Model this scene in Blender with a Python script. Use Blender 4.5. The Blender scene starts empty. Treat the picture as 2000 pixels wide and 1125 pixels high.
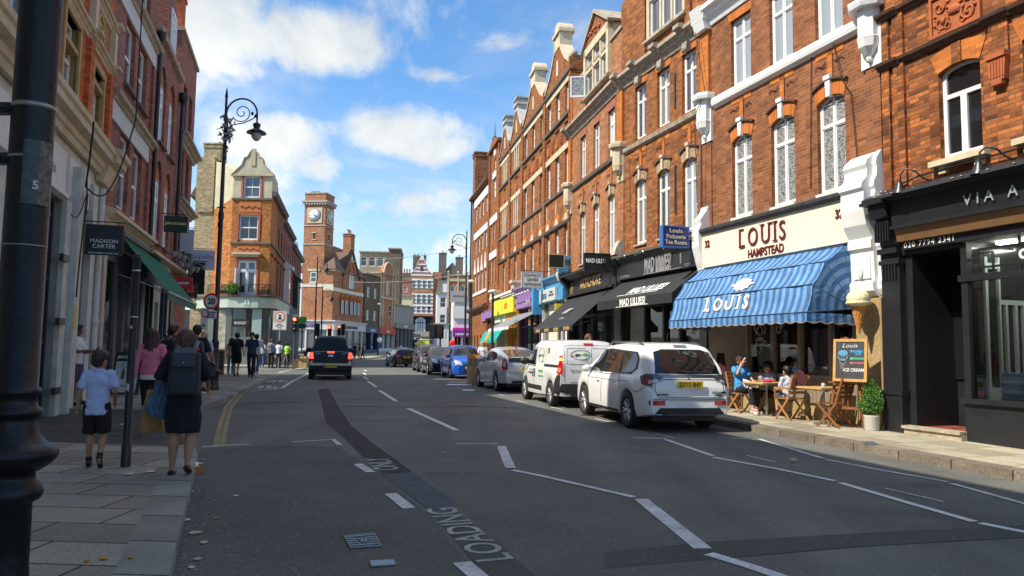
import bpy,math,random
from mathutils import Vector,Matrix
from mathutils.bvhtree import BVHTree
random.seed(7)
sc=bpy.context.scene
COL=sc.collection
R_=math.radians
# ------------------------------------------------------------ camera
CAM_H,PITCH,ROLL=1.6,R_(4.75),R_(0.8)
cd=bpy.data.cameras.new('camera');cam=bpy.data.objects.new('camera',cd);COL.objects.link(cam)
cd.sensor_width=36.0;cd.lens=36.0*1480/2000;cd.clip_start=0.05;cd.clip_end=4000
_f=Vector((0,math.cos(PITCH),math.sin(PITCH)));_u0=Vector((0,-math.sin(PITCH),math.cos(PITCH)));_r0=Vector((1,0,0))
_r=_r0*math.cos(ROLL)+_u0*math.sin(ROLL);_u=_u0*math.cos(ROLL)-_r0*math.sin(ROLL)
_m=Matrix((_r,_u,-_f)).transposed().to_4x4();_m.translation=Vector((0,0,CAM_H));cam.matrix_world=_m
sc.camera=cam
sc.render.resolution_x=1024;sc.render.resolution_y=576
sc.view_settings.view_transform='Standard';sc.view_settings.look='None';sc.view_settings.exposure=0.72;sc.view_settings.gamma=1
# ------------------------------------------------------------ sun and sky
SUN_H=Vector((-0.9,-0.43)).normalized();SUN_E=R_(48)
SUN=Vector((SUN_H.x*math.cos(SUN_E),SUN_H.y*math.cos(SUN_E),math.sin(SUN_E)))
sl=bpy.data.lights.new('sun','SUN');sl.energy=3.95;sl.angle=R_(0.5);sl.color=(1.0,0.92,0.78)
so=bpy.data.objects.new('sun',sl);COL.objects.link(so);so.rotation_euler=(-SUN).to_track_quat('-Z','Y').to_euler()
w=bpy.data.worlds.new('World');sc.world=w;w.use_nodes=True
def make_world():
 nt=w.node_tree;nt.nodes.clear();N=nt.nodes.new;Lk=nt.links.new
 out=N('ShaderNodeOutputWorld');bg=N('ShaderNodeBackground');bg.inputs[1].default_value=0.15
 sky=N('ShaderNodeTexSky');sky.sky_type='NISHITA';sky.sun_disc=False;sky.sun_elevation=SUN_E
 sky.sun_rotation=math.atan2(SUN_H.x,SUN_H.y);sky.air_density=1.0;sky.dust_density=0.4;sky.ozone_density=3.0
 tc=N('ShaderNodeTexCoord');sep=N('ShaderNodeSeparateXYZ');Lk(tc.outputs['Generated'],sep.inputs[0])
 mx=N('ShaderNodeMath');mx.operation='MAXIMUM';Lk(sep.outputs[2],mx.inputs[0]);mx.inputs[1].default_value=0.03
 ad=N('ShaderNodeMath');ad.operation='ADD';Lk(mx.outputs[0],ad.inputs[0]);ad.inputs[1].default_value=0.10
 dv=[]
 for k in(0,1):
  d=N('ShaderNodeMath');d.operation='DIVIDE';Lk(sep.outputs[k],d.inputs[0]);Lk(ad.outputs[0],d.inputs[1]);dv.append(d)
 cb=N('ShaderNodeCombineXYZ');Lk(dv[0].outputs[0],cb.inputs[0]);Lk(dv[1].outputs[0],cb.inputs[1])
 def noise(vec,scale,det,rough,off):
  mp=N('ShaderNodeMapping');mp.inputs['Location'].default_value=off;Lk(vec,mp.inputs[0])
  n=N('ShaderNodeTexNoise');n.inputs['Scale'].default_value=scale;n.inputs['Detail'].default_value=det
  n.inputs['Roughness'].default_value=rough;n.inputs['Distortion'].default_value=0.25;Lk(mp.outputs[0],n.inputs[0]);return n
 def math_(op,a,b):
  m=N('ShaderNodeMath');m.operation=op
  for i,v in enumerate((a,b)):
   if isinstance(v,(int,float)):m.inputs[i].default_value=v
   else:Lk(v,m.inputs[i])
  return m.outputs[0]
 fine=noise(cb.outputs[0],2.1,9,0.56,(2.0,5.0,0)).outputs[0]
 nrm=N('ShaderNodeVectorMath');nrm.operation='NORMALIZE';Lk(tc.outputs['Generated'],nrm.inputs[0])
 banks=None
 for(px,py,rx,ry,a) in CLOUDS_AND_FILL:
  d=pixdir(px,py);hz=Vector((d.y,-d.x,0)).normalized();up=hz.cross(d)
  def comp(axis,s):
   v=N('ShaderNodeVectorMath');v.operation='DOT_PRODUCT';Lk(nrm.outputs[0],v.inputs[0]);v.inputs[1].default_value=axis/s
   return v.outputs['Value']
  cx,cy=comp(hz,rx/1480.),comp(up,ry/1480.)
  r2=math_('ADD',math_('MULTIPLY',cx,cx),math_('MULTIPLY',cy,cy))
  front=N('ShaderNodeVectorMath');front.operation='DOT_PRODUCT';Lk(nrm.outputs[0],front.inputs[0]);front.inputs[1].default_value=d
  fr=math_('GREATER_THAN',front.outputs['Value'],0.0)
  g=math_('MULTIPLY',math_('MULTIPLY',math_('POWER',2.718,math_('MULTIPLY',r2,-1.0)),a),fr)
  banks=g if banks is None else math_('MAXIMUM',banks,g)
 dn=noise(nrm.outputs[0],9.0,10,0.62,(3,1,2)).outputs[0]
 cover=math_('ADD',math_('MULTIPLY',banks,0.68),math_('MULTIPLY',math_('SUBTRACT',dn,0.5),1.5))
 mr=N('ShaderNodeMapRange');mr.interpolation_type='SMOOTHSTEP';Lk(cover,mr.inputs[0]);mr.inputs[1].default_value=0.13;mr.inputs[2].default_value=0.58
 veil=N('ShaderNodeMapRange');veil.interpolation_type='SMOOTHSTEP';Lk(fine,veil.inputs[0]);veil.inputs[1].default_value=0.42;veil.inputs[2].default_value=0.78;veil.inputs[4].default_value=0.42
 hz_=N('ShaderNodeMapRange');Lk(sep.outputs[2],hz_.inputs[0]);hz_.inputs[1].default_value=0.34;hz_.inputs[2].default_value=0.05;hz_.inputs[3].default_value=0.0;hz_.inputs[4].default_value=0.42
 vv=math_('ADD',veil.outputs[0],hz_.outputs[0])
 tot=math_('MINIMUM',math_('MAXIMUM',math_('MULTIPLY',mr.outputs[0],.93),vv),0.93)
 shade=N('ShaderNodeMapRange');Lk(noise(nrm.outputs[0],5.0,6,0.6,(7,7,1)).outputs[0],shade.inputs[0]);shade.inputs[1].default_value=0.35;shade.inputs[2].default_value=0.62
 cc=N('ShaderNodeMixRGB');cc.inputs[1].default_value=(2.75,2.95,3.15,1);cc.inputs[2].default_value=(4.5,4.52,4.2,1);Lk(shade.outputs[0],cc.inputs[0])
 tint=N('ShaderNodeMixRGB');tint.blend_type='MULTIPLY';tint.inputs[0].default_value=1;Lk(sky.outputs[0],tint.inputs[1]);tint.inputs[2].default_value=(.55,.80,.94,1)
 mixc=N('ShaderNodeMixRGB');Lk(tot,mixc.inputs[0]);Lk(tint.outputs[0],mixc.inputs[1]);Lk(cc.outputs[0],mixc.inputs[2])
 Lk(mixc.outputs[0],bg.inputs[0]);Lk(bg.outputs[0],out.inputs[0])
def pixdir(px,py):
 a=px-1000;b=py-562.5
 u=a*math.cos(ROLL)+b*math.sin(ROLL);v=-a*math.sin(ROLL)+b*math.cos(ROLL)
 x=u/1480;y=-v/1480
 return Vector((x,math.cos(PITCH)-y*math.sin(PITCH),math.sin(PITCH)+y*math.cos(PITCH))).normalized()
CLOUDS_AND_FILL=[(450,50,230,95,1.0),(620,80,130,70,1.0),(480,130,90,35,.7),(770,255,130,60,.95),(830,290,90,40,.9),(560,270,90,70,.8),(430,260,70,70,.8),(620,320,90,40,.6),(830,400,150,45,.75),(880,385,70,30,.8),(880,480,120,50,.6),(1000,90,160,40,.55),(840,145,110,18,.5),(1120,60,70,60,.5),(-1100,300,700,300,1.2),(3200,300,800,300,1.2),(1500,-1500,1000,450,1.2),(300,-1900,900,460,1.2),(-1500,-900,900,500,1.2)]  # last five banks lie out of view, added as white fill for the shade
make_world()
# ------------------------------------------------------------ helpers
ZT=[(-60,0),(0,0),(10,.07),(20,.17),(30,.27),(45,.28),(60,.25),(80,.30),(90,.45),(100,.8),(112,1.2),(125,1.7),(150,3.2),(180,5.5),(220,8.),(900,8.)]
def gz(y):
 for(a,za),(b,zb) in zip(ZT,ZT[1:]):
  if y<=b:return za+(zb-za)*max(0,(y-a))/(b-a)
 return ZT[-1][1]
class F:
 def __init__(s,ox,oy,ang):s.o=Vector((ox,oy));s.a=ang
 def w(s,x,y):return Vector((s.o.x+math.cos(s.a)*x-math.sin(s.a)*y,s.o.y+math.sin(s.a)*x+math.cos(s.a)*y))
A1=math.atan(490/1480.);A2=math.atan(295/1480.);AL=math.atan(424/1480.)
FN=F(7.08,14.25,-math.pi/2+A1)
J=FN.w(-11.12,0);FM=F(J.x,J.y,-math.pi/2+A2)
FL=F(-9.77,16.83,math.pi/2+A1)
K=FL.w(2.73,0);FQ=F(K.x,K.y,math.pi/2+AL)
MATS={}
def _nodes(name):
 m=bpy.data.materials.new(name);m.use_nodes=True;nt=m.node_tree;b=nt.nodes['Principled BSDF'];return m,nt,b
def mat(name,col,rough=0.7,metal=0.0,var=0.0,vs=3.0,bump=0.0,bs=40.0,coat=0.0,spec=0.5,emit=0.0,alpha=None):
 if name in MATS:return MATS[name]
 m,nt,b=_nodes(name);N=nt.nodes.new;Lk=nt.links.new
 b.inputs['Base Color'].default_value=(*col,1);b.inputs['Roughness'].default_value=rough;b.inputs['Metallic'].default_value=metal
 b.inputs['Specular IOR Level'].default_value=spec;b.inputs['Coat Weight'].default_value=coat;b.inputs['Coat Roughness'].default_value=0.04
 if emit:b.inputs['Emission Color'].default_value=(*col,1);b.inputs['Emission Strength'].default_value=emit
 tc=None
 if var or bump:tc=N('ShaderNodeTexCoord')
 if var:
  n=N('ShaderNodeTexNoise');n.inputs['Scale'].default_value=vs;n.inputs['Detail'].default_value=8;n.inputs['Roughness'].default_value=.65;Lk(tc.outputs['Object'],n.inputs[0])
  mr=N('ShaderNodeMapRange');Lk(n.outputs[0],mr.inputs[0]);mr.inputs[1].default_value=.3;mr.inputs[2].default_value=.7;mr.inputs[3].default_value=1-var;mr.inputs[4].default_value=1+var*.7
  mu=N('ShaderNodeMixRGB');mu.blend_type='MULTIPLY';mu.inputs[0].default_value=1;mu.inputs[1].default_value=(*col,1);Lk(mr.outputs[0],mu.inputs[2]);Lk(mu.outputs[0],b.inputs['Base Color'])
 if bump:
  n=N('ShaderNodeTexNoise');n.inputs['Scale'].default_value=bs;n.inputs['Detail'].default_value=5;Lk(tc.outputs['Object'],n.inputs[0])
  bp=N('ShaderNodeBump');bp.inputs['Strength'].default_value=bump;bp.inputs['Distance'].default_value=.02;Lk(n.outputs[0],bp.inputs['Height']);Lk(bp.outputs[0],b.inputs['Normal'])
 MATS[name]=m;return m
def brick(name,c1,c2,mortar=(.32,.27,.22),stain=.35,stainc=(.06,.045,.04),ms=.010,bw=.215,bh=.075,tone=.25,white=0.0):
 if name in MATS:return MATS[name]
 m,nt,b=_nodes(name);N=nt.nodes.new;Lk=nt.links.new
 tc=N('ShaderNodeTexCoord');br=N('ShaderNodeTexBrick');Lk(tc.outputs['UV'],br.inputs[0])
 br.inputs['Color1'].default_value=(*c1,1);br.inputs['Color2'].default_value=(*c2,1);br.inputs['Mortar'].default_value=(*mortar,1)
 br.inputs['Scale'].default_value=1;br.inputs['Mortar Size'].default_value=ms;br.inputs['Brick Width'].default_value=bw;br.inputs['Row Height'].default_value=bh
 br.inputs['Mortar Smooth'].default_value=.3;br.inputs['Bias'].default_value=-.1
 def ns(sc_,lo,hi,a,bb,det=6):
  n=N('ShaderNodeTexNoise');n.inputs['Scale'].default_value=sc_;n.inputs['Detail'].default_value=det;n.inputs['Roughness'].default_value=.65;Lk(tc.outputs['Object'],n.inputs[0])
  r=N('ShaderNodeMapRange');Lk(n.outputs[0],r.inputs[0]);r.inputs[1].default_value=lo;r.inputs[2].default_value=hi;r.inputs[3].default_value=a;r.inputs[4].default_value=bb;return r.outputs[0]
 v=N('ShaderNodeTexWhiteNoise');v.noise_dimensions='2D'
 sn=N('ShaderNodeVectorMath');sn.operation='SNAP';Lk(tc.outputs['UV'],sn.inputs[0]);sn.inputs[1].default_value=(bw,bh,1);Lk(sn.outputs[0],v.inputs[0])
 vr=N('ShaderNodeMapRange');Lk(v.outputs[0],vr.inputs[0]);vr.inputs[3].default_value=1-tone;vr.inputs[4].default_value=1+tone
 mu=N('ShaderNodeMixRGB');mu.blend_type='MULTIPLY';mu.inputs[0].default_value=1;Lk(br.outputs[0],mu.inputs[1]);Lk(vr.outputs[0],mu.inputs[2])
 m2=N('ShaderNodeMixRGB');m2.blend_type='MULTIPLY';m2.inputs[0].default_value=1;Lk(mu.outputs[0],m2.inputs[1]);Lk(ns(1.3,.3,.7,.78,1.22),m2.inputs[2])
 st=N('ShaderNodeMixRGB');Lk(ns(2.6,.52,.78,0,stain,9),st.inputs[0]);Lk(m2.outputs[0],st.inputs[1]);st.inputs[2].default_value=(*stainc,1)
 last=st.outputs[0]
 if white:
  wt=N('ShaderNodeMixRGB');Lk(ns(5.5,.6,.8,0,white,9),wt.inputs[0]);Lk(last,wt.inputs[1]);wt.inputs[2].default_value=(.5,.42,.34,1);last=wt.outputs[0]
 Lk(last,b.inputs['Base Color']);b.inputs['Roughness'].default_value=.88;b.inputs['Specular IOR Level'].default_value=.25
 bp=N('ShaderNodeBump');bp.inputs['Strength'].default_value=.55;bp.inputs['Distance'].default_value=.012
 iv=N('ShaderNodeMath');iv.operation='SUBTRACT';iv.inputs[0].default_value=1;Lk(br.outputs[1],iv.inputs[1])
 nn=N('ShaderNodeTexNoise');nn.inputs['Scale'].default_value=30;nn.inputs['Detail'].default_value=4;Lk(tc.outputs['Object'],nn.inputs[0])
 sm=N('ShaderNodeMath');sm.operation='MULTIPLY_ADD';Lk(nn.outputs[0],sm.inputs[0]);sm.inputs[1].default_value=.5;Lk(iv.outputs[0],sm.inputs[2])
 Lk(sm.outputs[0],bp.inputs['Height']);Lk(bp.outputs[0],b.inputs['Normal'])
 MATS[name]=m;return m
def rng(lo,n):return[lo+i for i in range(n)]
SPLIT={'downpipe','pilaster','shop_pilaster','shop_pier','moulding','string_course','lintel','hinge','stone_block','sill','carved_head','chimney_pot','sign_lights','bracket','scrolled_pier','white_band','ornament','steel_band','pier','panel','hood_mould','stone_trim','window_trim','arm','mullion','stone_stripes','cornice','carved_panel','apron_panel','swag','terracotta_panel','bars','side_panel','roof_rail','pot','mud_flap','ceiling_light','wheel','mosaic_plinth','stone_mullion','stone_band','chimney','drainpipe','roof','window','shop_window','spotlights','hoop','valance_trim','shelves','curtain','shop_frame','gate','wire','bottles','rim','board','ledge','canopy_end','coping','stone_surround','wall','door_panel','peg_holes','balcony_railing','cables','reflection_bars','hanging_board','eyes','ball_finial','glazing_bars','terracotta'}-{'wall','wheel','rim','peg_holes','balcony_railing','roof','stone_surround','reflection_bars'}
class MB:
 def __init__(s):s.v=[];s.f=[];s.m=[];s.sm=[]
 def add(s,vs,fs,m=0,sm=False):
  o=len(s.v);s.v+=[tuple(v) for v in vs]
  for f in fs:s.f.append([i+o for i in f]);s.m.append(m);s.sm.append(sm)
  return s
 def box(s,x0,x1,y0,y1,z0,z1,m=0):
  if x0>x1:x0,x1=x1,x0
  if y0>y1:y0,y1=y1,y0
  if z0>z1:z0,z1=z1,z0
  return s.add([(x0,y0,z0),(x1,y0,z0),(x1,y1,z0),(x0,y1,z0),(x0,y0,z1),(x1,y0,z1),(x1,y1,z1),(x0,y1,z1)],[(0,3,2,1),(4,5,6,7),(0,1,5,4),(1,2,6,5),(2,3,7,6),(3,0,4,7)],m)
 def hexa(s,b4,t4,m=0):
  return s.add(list(b4)+list(t4),[(0,3,2,1),(4,5,6,7),(0,1,5,4),(1,2,6,5),(2,3,7,6),(3,0,4,7)],m)
 def poly(s,pts,m=0):return s.add(pts,[tuple(range(len(pts)))],m)
 def prism(s,pts,a,b,axis='x',m=0,sm=False):
  n=len(pts)
  def P(p,t):return{'x':(t,p[0],p[1]),'y':(p[0],t,p[1]),'z':(p[0],p[1],t)}[axis]
  s.add([P(p,a) for p in pts]+[P(p,b) for p in pts],[tuple(range(n))[::-1],tuple(range(n,2*n))],m)
  return s.add([P(p,a) for p in pts]+[P(p,b) for p in pts],[(i,(i+1)%n,(i+1)%n+n,i+n) for i in range(n)],m,sm)
 def tube(s,path,r,n=8,m=0,caps=True,sm=True,ell=1.0):
  P=[Vector(p) for p in path];k=len(P);rs=r if isinstance(r,(list,tuple)) else[r]*k
  prev=None;vs=[]
  for i in range(k):
   d=(P[min(i+1,k-1)]-P[max(i-1,0)]);
   if d.length<1e-9:d=Vector((0,0,1))
   d.normalize()
   if prev is None:a=d.cross(Vector((0,0,1)) if abs(d.z)<.9 else Vector((0,1,0))).normalized()
   else:a=(prev-d*prev.dot(d)).normalized()
   prev=a;b=d.cross(a)
   for j in range(n):
    t=2*math.pi*j/n;vs.append(P[i]+a*(math.cos(t)*rs[i])+b*(math.sin(t)*rs[i]*ell))
  fs=[(i*n+j,i*n+(j+1)%n,(i+1)*n+(j+1)%n,(i+1)*n+j) for i in range(k-1) for j in range(n)]
  s.add(vs,fs,m,sm)
  if caps:s.add(vs[:n],[tuple(range(n))[::-1]],m);s.add(vs[-n:],[tuple(range(n))],m)
  return s
 def lathe(s,prof,c=(0,0,0),n=20,m=0,sm=True,sx=1,sy=1,a0=0.0,caps=True):
  vs=[];k=len(prof)
  for(r,z) in prof:
   for j in range(n):
    t=a0+2*math.pi*j/n;vs.append((c[0]+r*math.cos(t)*sx,c[1]+r*math.sin(t)*sy,c[2]+z))
  s.add(vs,[(i*n+j,i*n+(j+1)%n,(i+1)*n+(j+1)%n,(i+1)*n+j) for i in range(k-1) for j in range(n)],m,sm)
  if caps:s.add(vs[:n],[tuple(range(n))[::-1]],m);s.add(vs[-n:],[tuple(range(n))],m)
  return s
 def ball(s,c,rx,ry=None,rz=None,n=10,m=0,rot=None):
  ry=ry or rx;rz=rz or rx;vs=[];h=max(6,n//2+2)
  for i in range(h+1):
   ph=math.pi*i/h
   for j in range(n):
    t=2*math.pi*j/n;p=Vector((rx*math.sin(ph)*math.cos(t),ry*math.sin(ph)*math.sin(t),-rz*math.cos(ph)))
    if rot:p=rot@p
    vs.append(p+Vector(c))
  return s.add(vs,[(i*n+j,i*n+(j+1)%n,(i+1)*n+(j+1)%n,(i+1)*n+j) for i in range(h) for j in range(n)],m,True)
 def xf(s,M):
  s.v=[tuple(M@Vector(v)) for v in s.v];return s
 def mesh(s,name,mats):
  me=bpy.data.meshes.new(name);me.from_pydata(s.v,[],s.f)
  for mm in(mats if isinstance(mats,(list,tuple)) else[mats]):me.materials.append(mm)
  me.polygons.foreach_set('material_index',s.m);me.polygons.foreach_set('use_smooth',s.sm)
  uv=me.uv_layers.new(name='UVMap');me.update()
  co=[v.co for v in me.vertices];lp=me.loops
  for p in me.polygons:
   n=p.normal;ax,ay,az=abs(n.x),abs(n.y),abs(n.z)
   for li in p.loop_indices:
    c=co[lp[li].vertex_index]
    uv.data[li].uv=(c.x,c.y) if az>ax and az>ay else((c.x,c.z) if ay>=ax else(c.y,c.z))
  me.validate();return me
 def pieces(s):
  n=len(s.v);par=list(range(n))
  def fd(a):
   while par[a]!=a:par[a]=par[par[a]];a=par[a]
   return a
  for f in s.f:
   for q in f[1:]:par[fd(f[0])]=fd(q)
  bb={}
  for i,v in enumerate(s.v):
   r=fd(i);b=bb.get(r)
   if b is None:bb[r]=[list(v),list(v)]
   else:
    for k in range(3):b[0][k]=min(b[0][k],v[k]);b[1][k]=max(b[1][k],v[k])
  ks=list(bb);g={k:k for k in ks}
  def fg(a):
   while g[a]!=a:a=g[a]
   return a
  for i,a in enumerate(ks):
   for b in ks[i+1:]:
    A,B=bb[a],bb[b]
    if all(A[0][k]-.012<=B[1][k] and B[0][k]-.012<=A[1][k] for k in range(3)):g[fg(a)]=fg(b)
  out={}
  for f,m,sm in zip(s.f,s.m,s.sm):out.setdefault(fg(fd(f[0])),[]).append((f,m,sm))
  res=[]
  for fs in out.values():
   q=MB();idx={}
   for f,m,sm in fs:
    for i in f:
     if i not in idx:idx[i]=len(q.v);q.v.append(s.v[i])
    q.f.append([idx[i] for i in f]);q.m.append(m);q.sm.append(sm)
   res.append(q)
  return res
 def build(s,name,mats,parent=None,loc=None,rot=None,**kw):
  if name in SPLIT and parent is not None and 3<len(s.f)<4000 and not kw.get('whole'):
   P=s.pieces()
   if 1<len(P)<=40:
    os_=[q.build1(name,mats,parent,loc,rot,**kw) for q in P];return os_[0]
  return s.build1(name,mats,parent,loc,rot,**kw)
 def build1(s,name,mats,parent=None,loc=None,rot=None,**kw):
  o=bpy.data.objects.new(name,s.mesh(name,mats));COL.objects.link(o)
  if parent:o.parent=parent
  if loc is not None:o.location=loc
  if rot is not None:o.rotation_euler=rot
  if kw:tag(o,**kw)
  return o
def tag(o,label=None,cat=None,group=None,kind=None):
 if label:o['label']=label
 if cat:o['category']=cat
 if group:o['group']=group
 if kind:o['kind']=kind
 return o
def empty(name,label,cat,loc=(0,0,0),rz=0.0,group=None):
 o=bpy.data.objects.new(name,None);COL.objects.link(o);o.location=loc;o.rotation_euler=(0,0,rz);o.empty_display_size=.2
 return tag(o,label,cat,group)
def inst(src,parent,loc,rot=None,scale=None):
 o=bpy.data.objects.new(src.name.split('.')[0],src.data);COL.objects.link(o);o.parent=parent;o.location=loc
 if rot:o.rotation_euler=rot
 if scale:o.scale=scale
 for ch in src.children:
  c=ch.copy();COL.objects.link(c);c.parent=o
 return o
def copy_tree(o,parent=None):
 c=o.copy();COL.objects.link(c)
 if parent:c.parent=parent
 for ch in o.children:copy_tree(ch,c)
 return c
def fbuild(name,label,fr,group=None,cat='building',x=0.0,y=0.0):
 p=fr.w(x,y);return empty(name,label,cat,(p.x,p.y,0),fr.a,group)
_fonts={}
def text(parent,s,size,loc,m,rot=(math.pi/2,0,0),ext=.004,bold=0.0,shear=0.0,sx=1.0,sp=1.0,align='CENTER',name='lettering',serif=0.0,ls=1.0):
 cu=bpy.data.curves.new('txt','FONT');cu.body=s;cu.size=size;cu.extrude=ext;cu.offset=bold;cu.shear=shear;cu.space_character=sp;cu.align_x=align;cu.space_line=ls
 cu.resolution_u=3
 t=bpy.data.objects.new('txt',cu);COL.objects.link(t)
 dg=bpy.context.evaluated_depsgraph_get();me=bpy.data.meshes.new_from_object(t.evaluated_get(dg));bpy.data.objects.remove(t);bpy.data.curves.remove(cu)
 me.name=name
 for v in me.vertices:v.co.x*=sx
 me.materials.clear();me.materials.append(m)
 if not me.uv_layers:me.uv_layers.new(name='UVMap')
 o=bpy.data.objects.new(name,me);COL.objects.link(o)
 if parent:o.parent=parent
 o.location=loc;o.rotation_euler=rot;return o
 # ------------------------------------------------------------ shared materials
M_=dict
white=mat('white_paint',(.78,.78,.75),.45,var=.06,vs=4)
offwhite=mat('offwhite_render',(.70,.69,.64),.75,var=.12,vs=2.5,bump=.1)
cream=mat('cream_paint',(.72,.66,.52),.6,var=.06)
stone=mat('cream_stone',(.60,.50,.34),.85,var=.22,vs=3,bump=.2,bs=25)
stoned=mat('weathered_stone',(.40,.34,.26),.9,var=.45,vs=5,bump=.3,bs=25)
darkstone=mat('sooty_stone',(.16,.14,.12),.9,var=.4,vs=6,bump=.3)
black=mat('black_paint',(.018,.019,.022),.38,var=.25,vs=5)
blackm=mat('black_matt',(.012,.012,.013),.8)
blackgloss=mat('black_gloss',(.01,.01,.012),.12,coat=.5)
iron=mat('black_iron',(.016,.018,.020),.35,var=.3,vs=9,bump=.15,bs=60)
steel=mat('steel',(.55,.56,.57),.3,metal=1)
grey=mat('grey_plastic',(.35,.36,.37),.6,var=.1)
dgrey=mat('dark_grey',(.06,.062,.066),.6,var=.15)
gold=mat('gold_lettering',(.62,.42,.16),.4)
bwhite=mat('bright_white',(.85,.85,.83),.5)
B_orange=brick('orange_brick',(.35,.118,.031),(.23,.070,.022),mortar=(.19,.115,.065),stain=.55,white=.10,tone=.32)
B_louis=brick('red_brown_brick',(.31,.102,.033),(.20,.062,.023),mortar=(.23,.155,.10),stain=.5,tone=.25)
B_pink=brick('pinkish_brick',(.40,.145,.050),(.30,.098,.036),mortar=(.36,.26,.17),stain=.3)
B_old=brick('weathered_orange_brick',(.42,.125,.026),(.17,.050,.017),mortar=(.13,.09,.06),stain=.8,stainc=(.05,.033,.028),tone=.45)
B_rubber=brick('rubbed_orange_brick',(.56,.185,.038),(.45,.135,.030),mortar=(.4,.16,.05),stain=.45,ms=.005,tone=.12)
B_rubber_d=brick('gauged_stone_brick',(.42,.30,.19),(.34,.23,.14),mortar=(.2,.13,.08),stain=.5,ms=.006,bw=.075,bh=.3)
B_fine=brick('gauged_orange_brick',(.57,.185,.038),(.45,.13,.028),mortar=(.25,.1,.04),stain=.25,ms=.006,bw=.075,bh=.35)
B_dark=brick('dark_red_brick',(.36,.12,.075),(.24,.075,.055),mortar=(.22,.16,.14),stain=.35)
B_l1=brick('left_orange_brick',(.58,.15,.045),(.48,.115,.038),mortar=(.20,.06,.03),stain=.2,ms=.006)
B_stock=brick('yellow_stock_brick',(.52,.40,.20),(.34,.24,.12),mortar=(.30,.26,.2),stain=.6)
B_brown=brick('brown_stock_brick',(.22,.15,.09),(.13,.09,.06),mortar=(.16,.13,.1),stain=.5)
def glass_mat(name,col,rough=.03,pattern=None,coat=1.0):
 m,nt,b=_nodes(name);N=nt.nodes.new;Lk=nt.links.new
 b.inputs['Base Color'].default_value=(*col,1);b.inputs['Roughness'].default_value=rough;b.inputs['Specular IOR Level'].default_value=.6
 b.inputs['Coat Weight'].default_value=coat;b.inputs['Coat Roughness'].default_value=.02;b.inputs['Coat IOR'].default_value=1.5
 tc=N('ShaderNodeTexCoord')
 if pattern=='lace':
  b.inputs['Roughness'].default_value=.8
  n=N('ShaderNodeTexNoise');n.inputs['Scale'].default_value=15;n.inputs['Detail'].default_value=4;n.inputs['Distortion'].default_value=3.0;Lk(tc.outputs['Object'],n.inputs[0])
  r=N('ShaderNodeValToRGB');r.color_ramp.elements[0].position=.44;r.color_ramp.elements[0].color=(.035,.04,.042,1);r.color_ramp.elements[1].position=.56;r.color_ramp.elements[1].color=(.42,.43,.42,1)
  Lk(n.outputs[0],r.inputs[0]);Lk(r.outputs[0],b.inputs['Base Color'])
 elif pattern=='curtain':
  b.inputs['Roughness'].default_value=.7
  wv=N('ShaderNodeTexWave');wv.bands_direction='X';wv.inputs['Scale'].default_value=5;wv.inputs['Distortion'].default_value=3;wv.inputs['Detail'].default_value=2;Lk(tc.outputs['Object'],wv.inputs[0])
  r=N('ShaderNodeValToRGB');r.color_ramp.elements[0].color=(*[c*.55 for c in col],1);r.color_ramp.elements[1].color=(*col,1);Lk(wv.outputs[0],r.inputs[0]);Lk(r.outputs[0],b.inputs['Base Color'])
 elif pattern=='blind':
  b.inputs['Roughness'].default_value=.6
  wv=N('ShaderNodeTexWave');wv.bands_direction='Z';wv.inputs['Scale'].default_value=9;wv.inputs['Distortion'].default_value=0;Lk(tc.outputs['Object'],wv.inputs[0])
  r=N('ShaderNodeValToRGB');r.color_ramp.elements[0].color=(*[c*.8 for c in col],1);r.color_ramp.elements[1].color=(*col,1);Lk(wv.outputs[0],r.inputs[0]);Lk(r.outputs[0],b.inputs['Base Color'])
 else:
  n=N('ShaderNodeTexNoise');n.inputs['Scale'].default_value=1.5;Lk(tc.outputs['Object'],n.inputs[0]);bp=N('ShaderNodeBump');bp.inputs['Strength'].default_value=.04;bp.inputs['Distance'].default_value=.05;Lk(n.outputs[0],bp.inputs['Height']);Lk(bp.outputs[0],b.inputs['Coat Normal'])
 MATS[name]=m;return m
G_dark=glass_mat('dark_window_glass',(.012,.014,.016))
G_grey=glass_mat('grey_window_glass',(.07,.08,.09),.2)
G_lace=glass_mat('glass_over_lace',(.4,.4,.4),pattern='lace')
G_blind=glass_mat('glass_over_blind',(.30,.35,.40),pattern='blind')
G_curt=glass_mat('glass_over_curtain',(.26,.24,.21),pattern='curtain')
G_pale=glass_mat('pale_window_glass',(.62,.66,.68),.4)
def clearglass():
 m,nt,b=_nodes('shop_window_glass');N=nt.nodes.new;Lk=nt.links.new;nt.nodes.remove(b);out=nt.nodes['Material Output']
 tr=N('ShaderNodeBsdfTransparent');tr.inputs[0].default_value=(.82,.86,.84,1);gl=N('ShaderNodeBsdfGlossy');gl.inputs['Roughness'].default_value=.01;fr=N('ShaderNodeFresnel');fr.inputs[0].default_value=1.6
 ad=N('ShaderNodeMath');ad.operation='ADD';Lk(fr.outputs[0],ad.inputs[0]);ad.inputs[1].default_value=.06
 mx=N('ShaderNodeMixShader');Lk(ad.outputs[0],mx.inputs[0]);Lk(tr.outputs[0],mx.inputs[1]);Lk(gl.outputs[0],mx.inputs[2]);Lk(mx.outputs[0],out.inputs[0]);return m
G_clear=clearglass()
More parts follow.
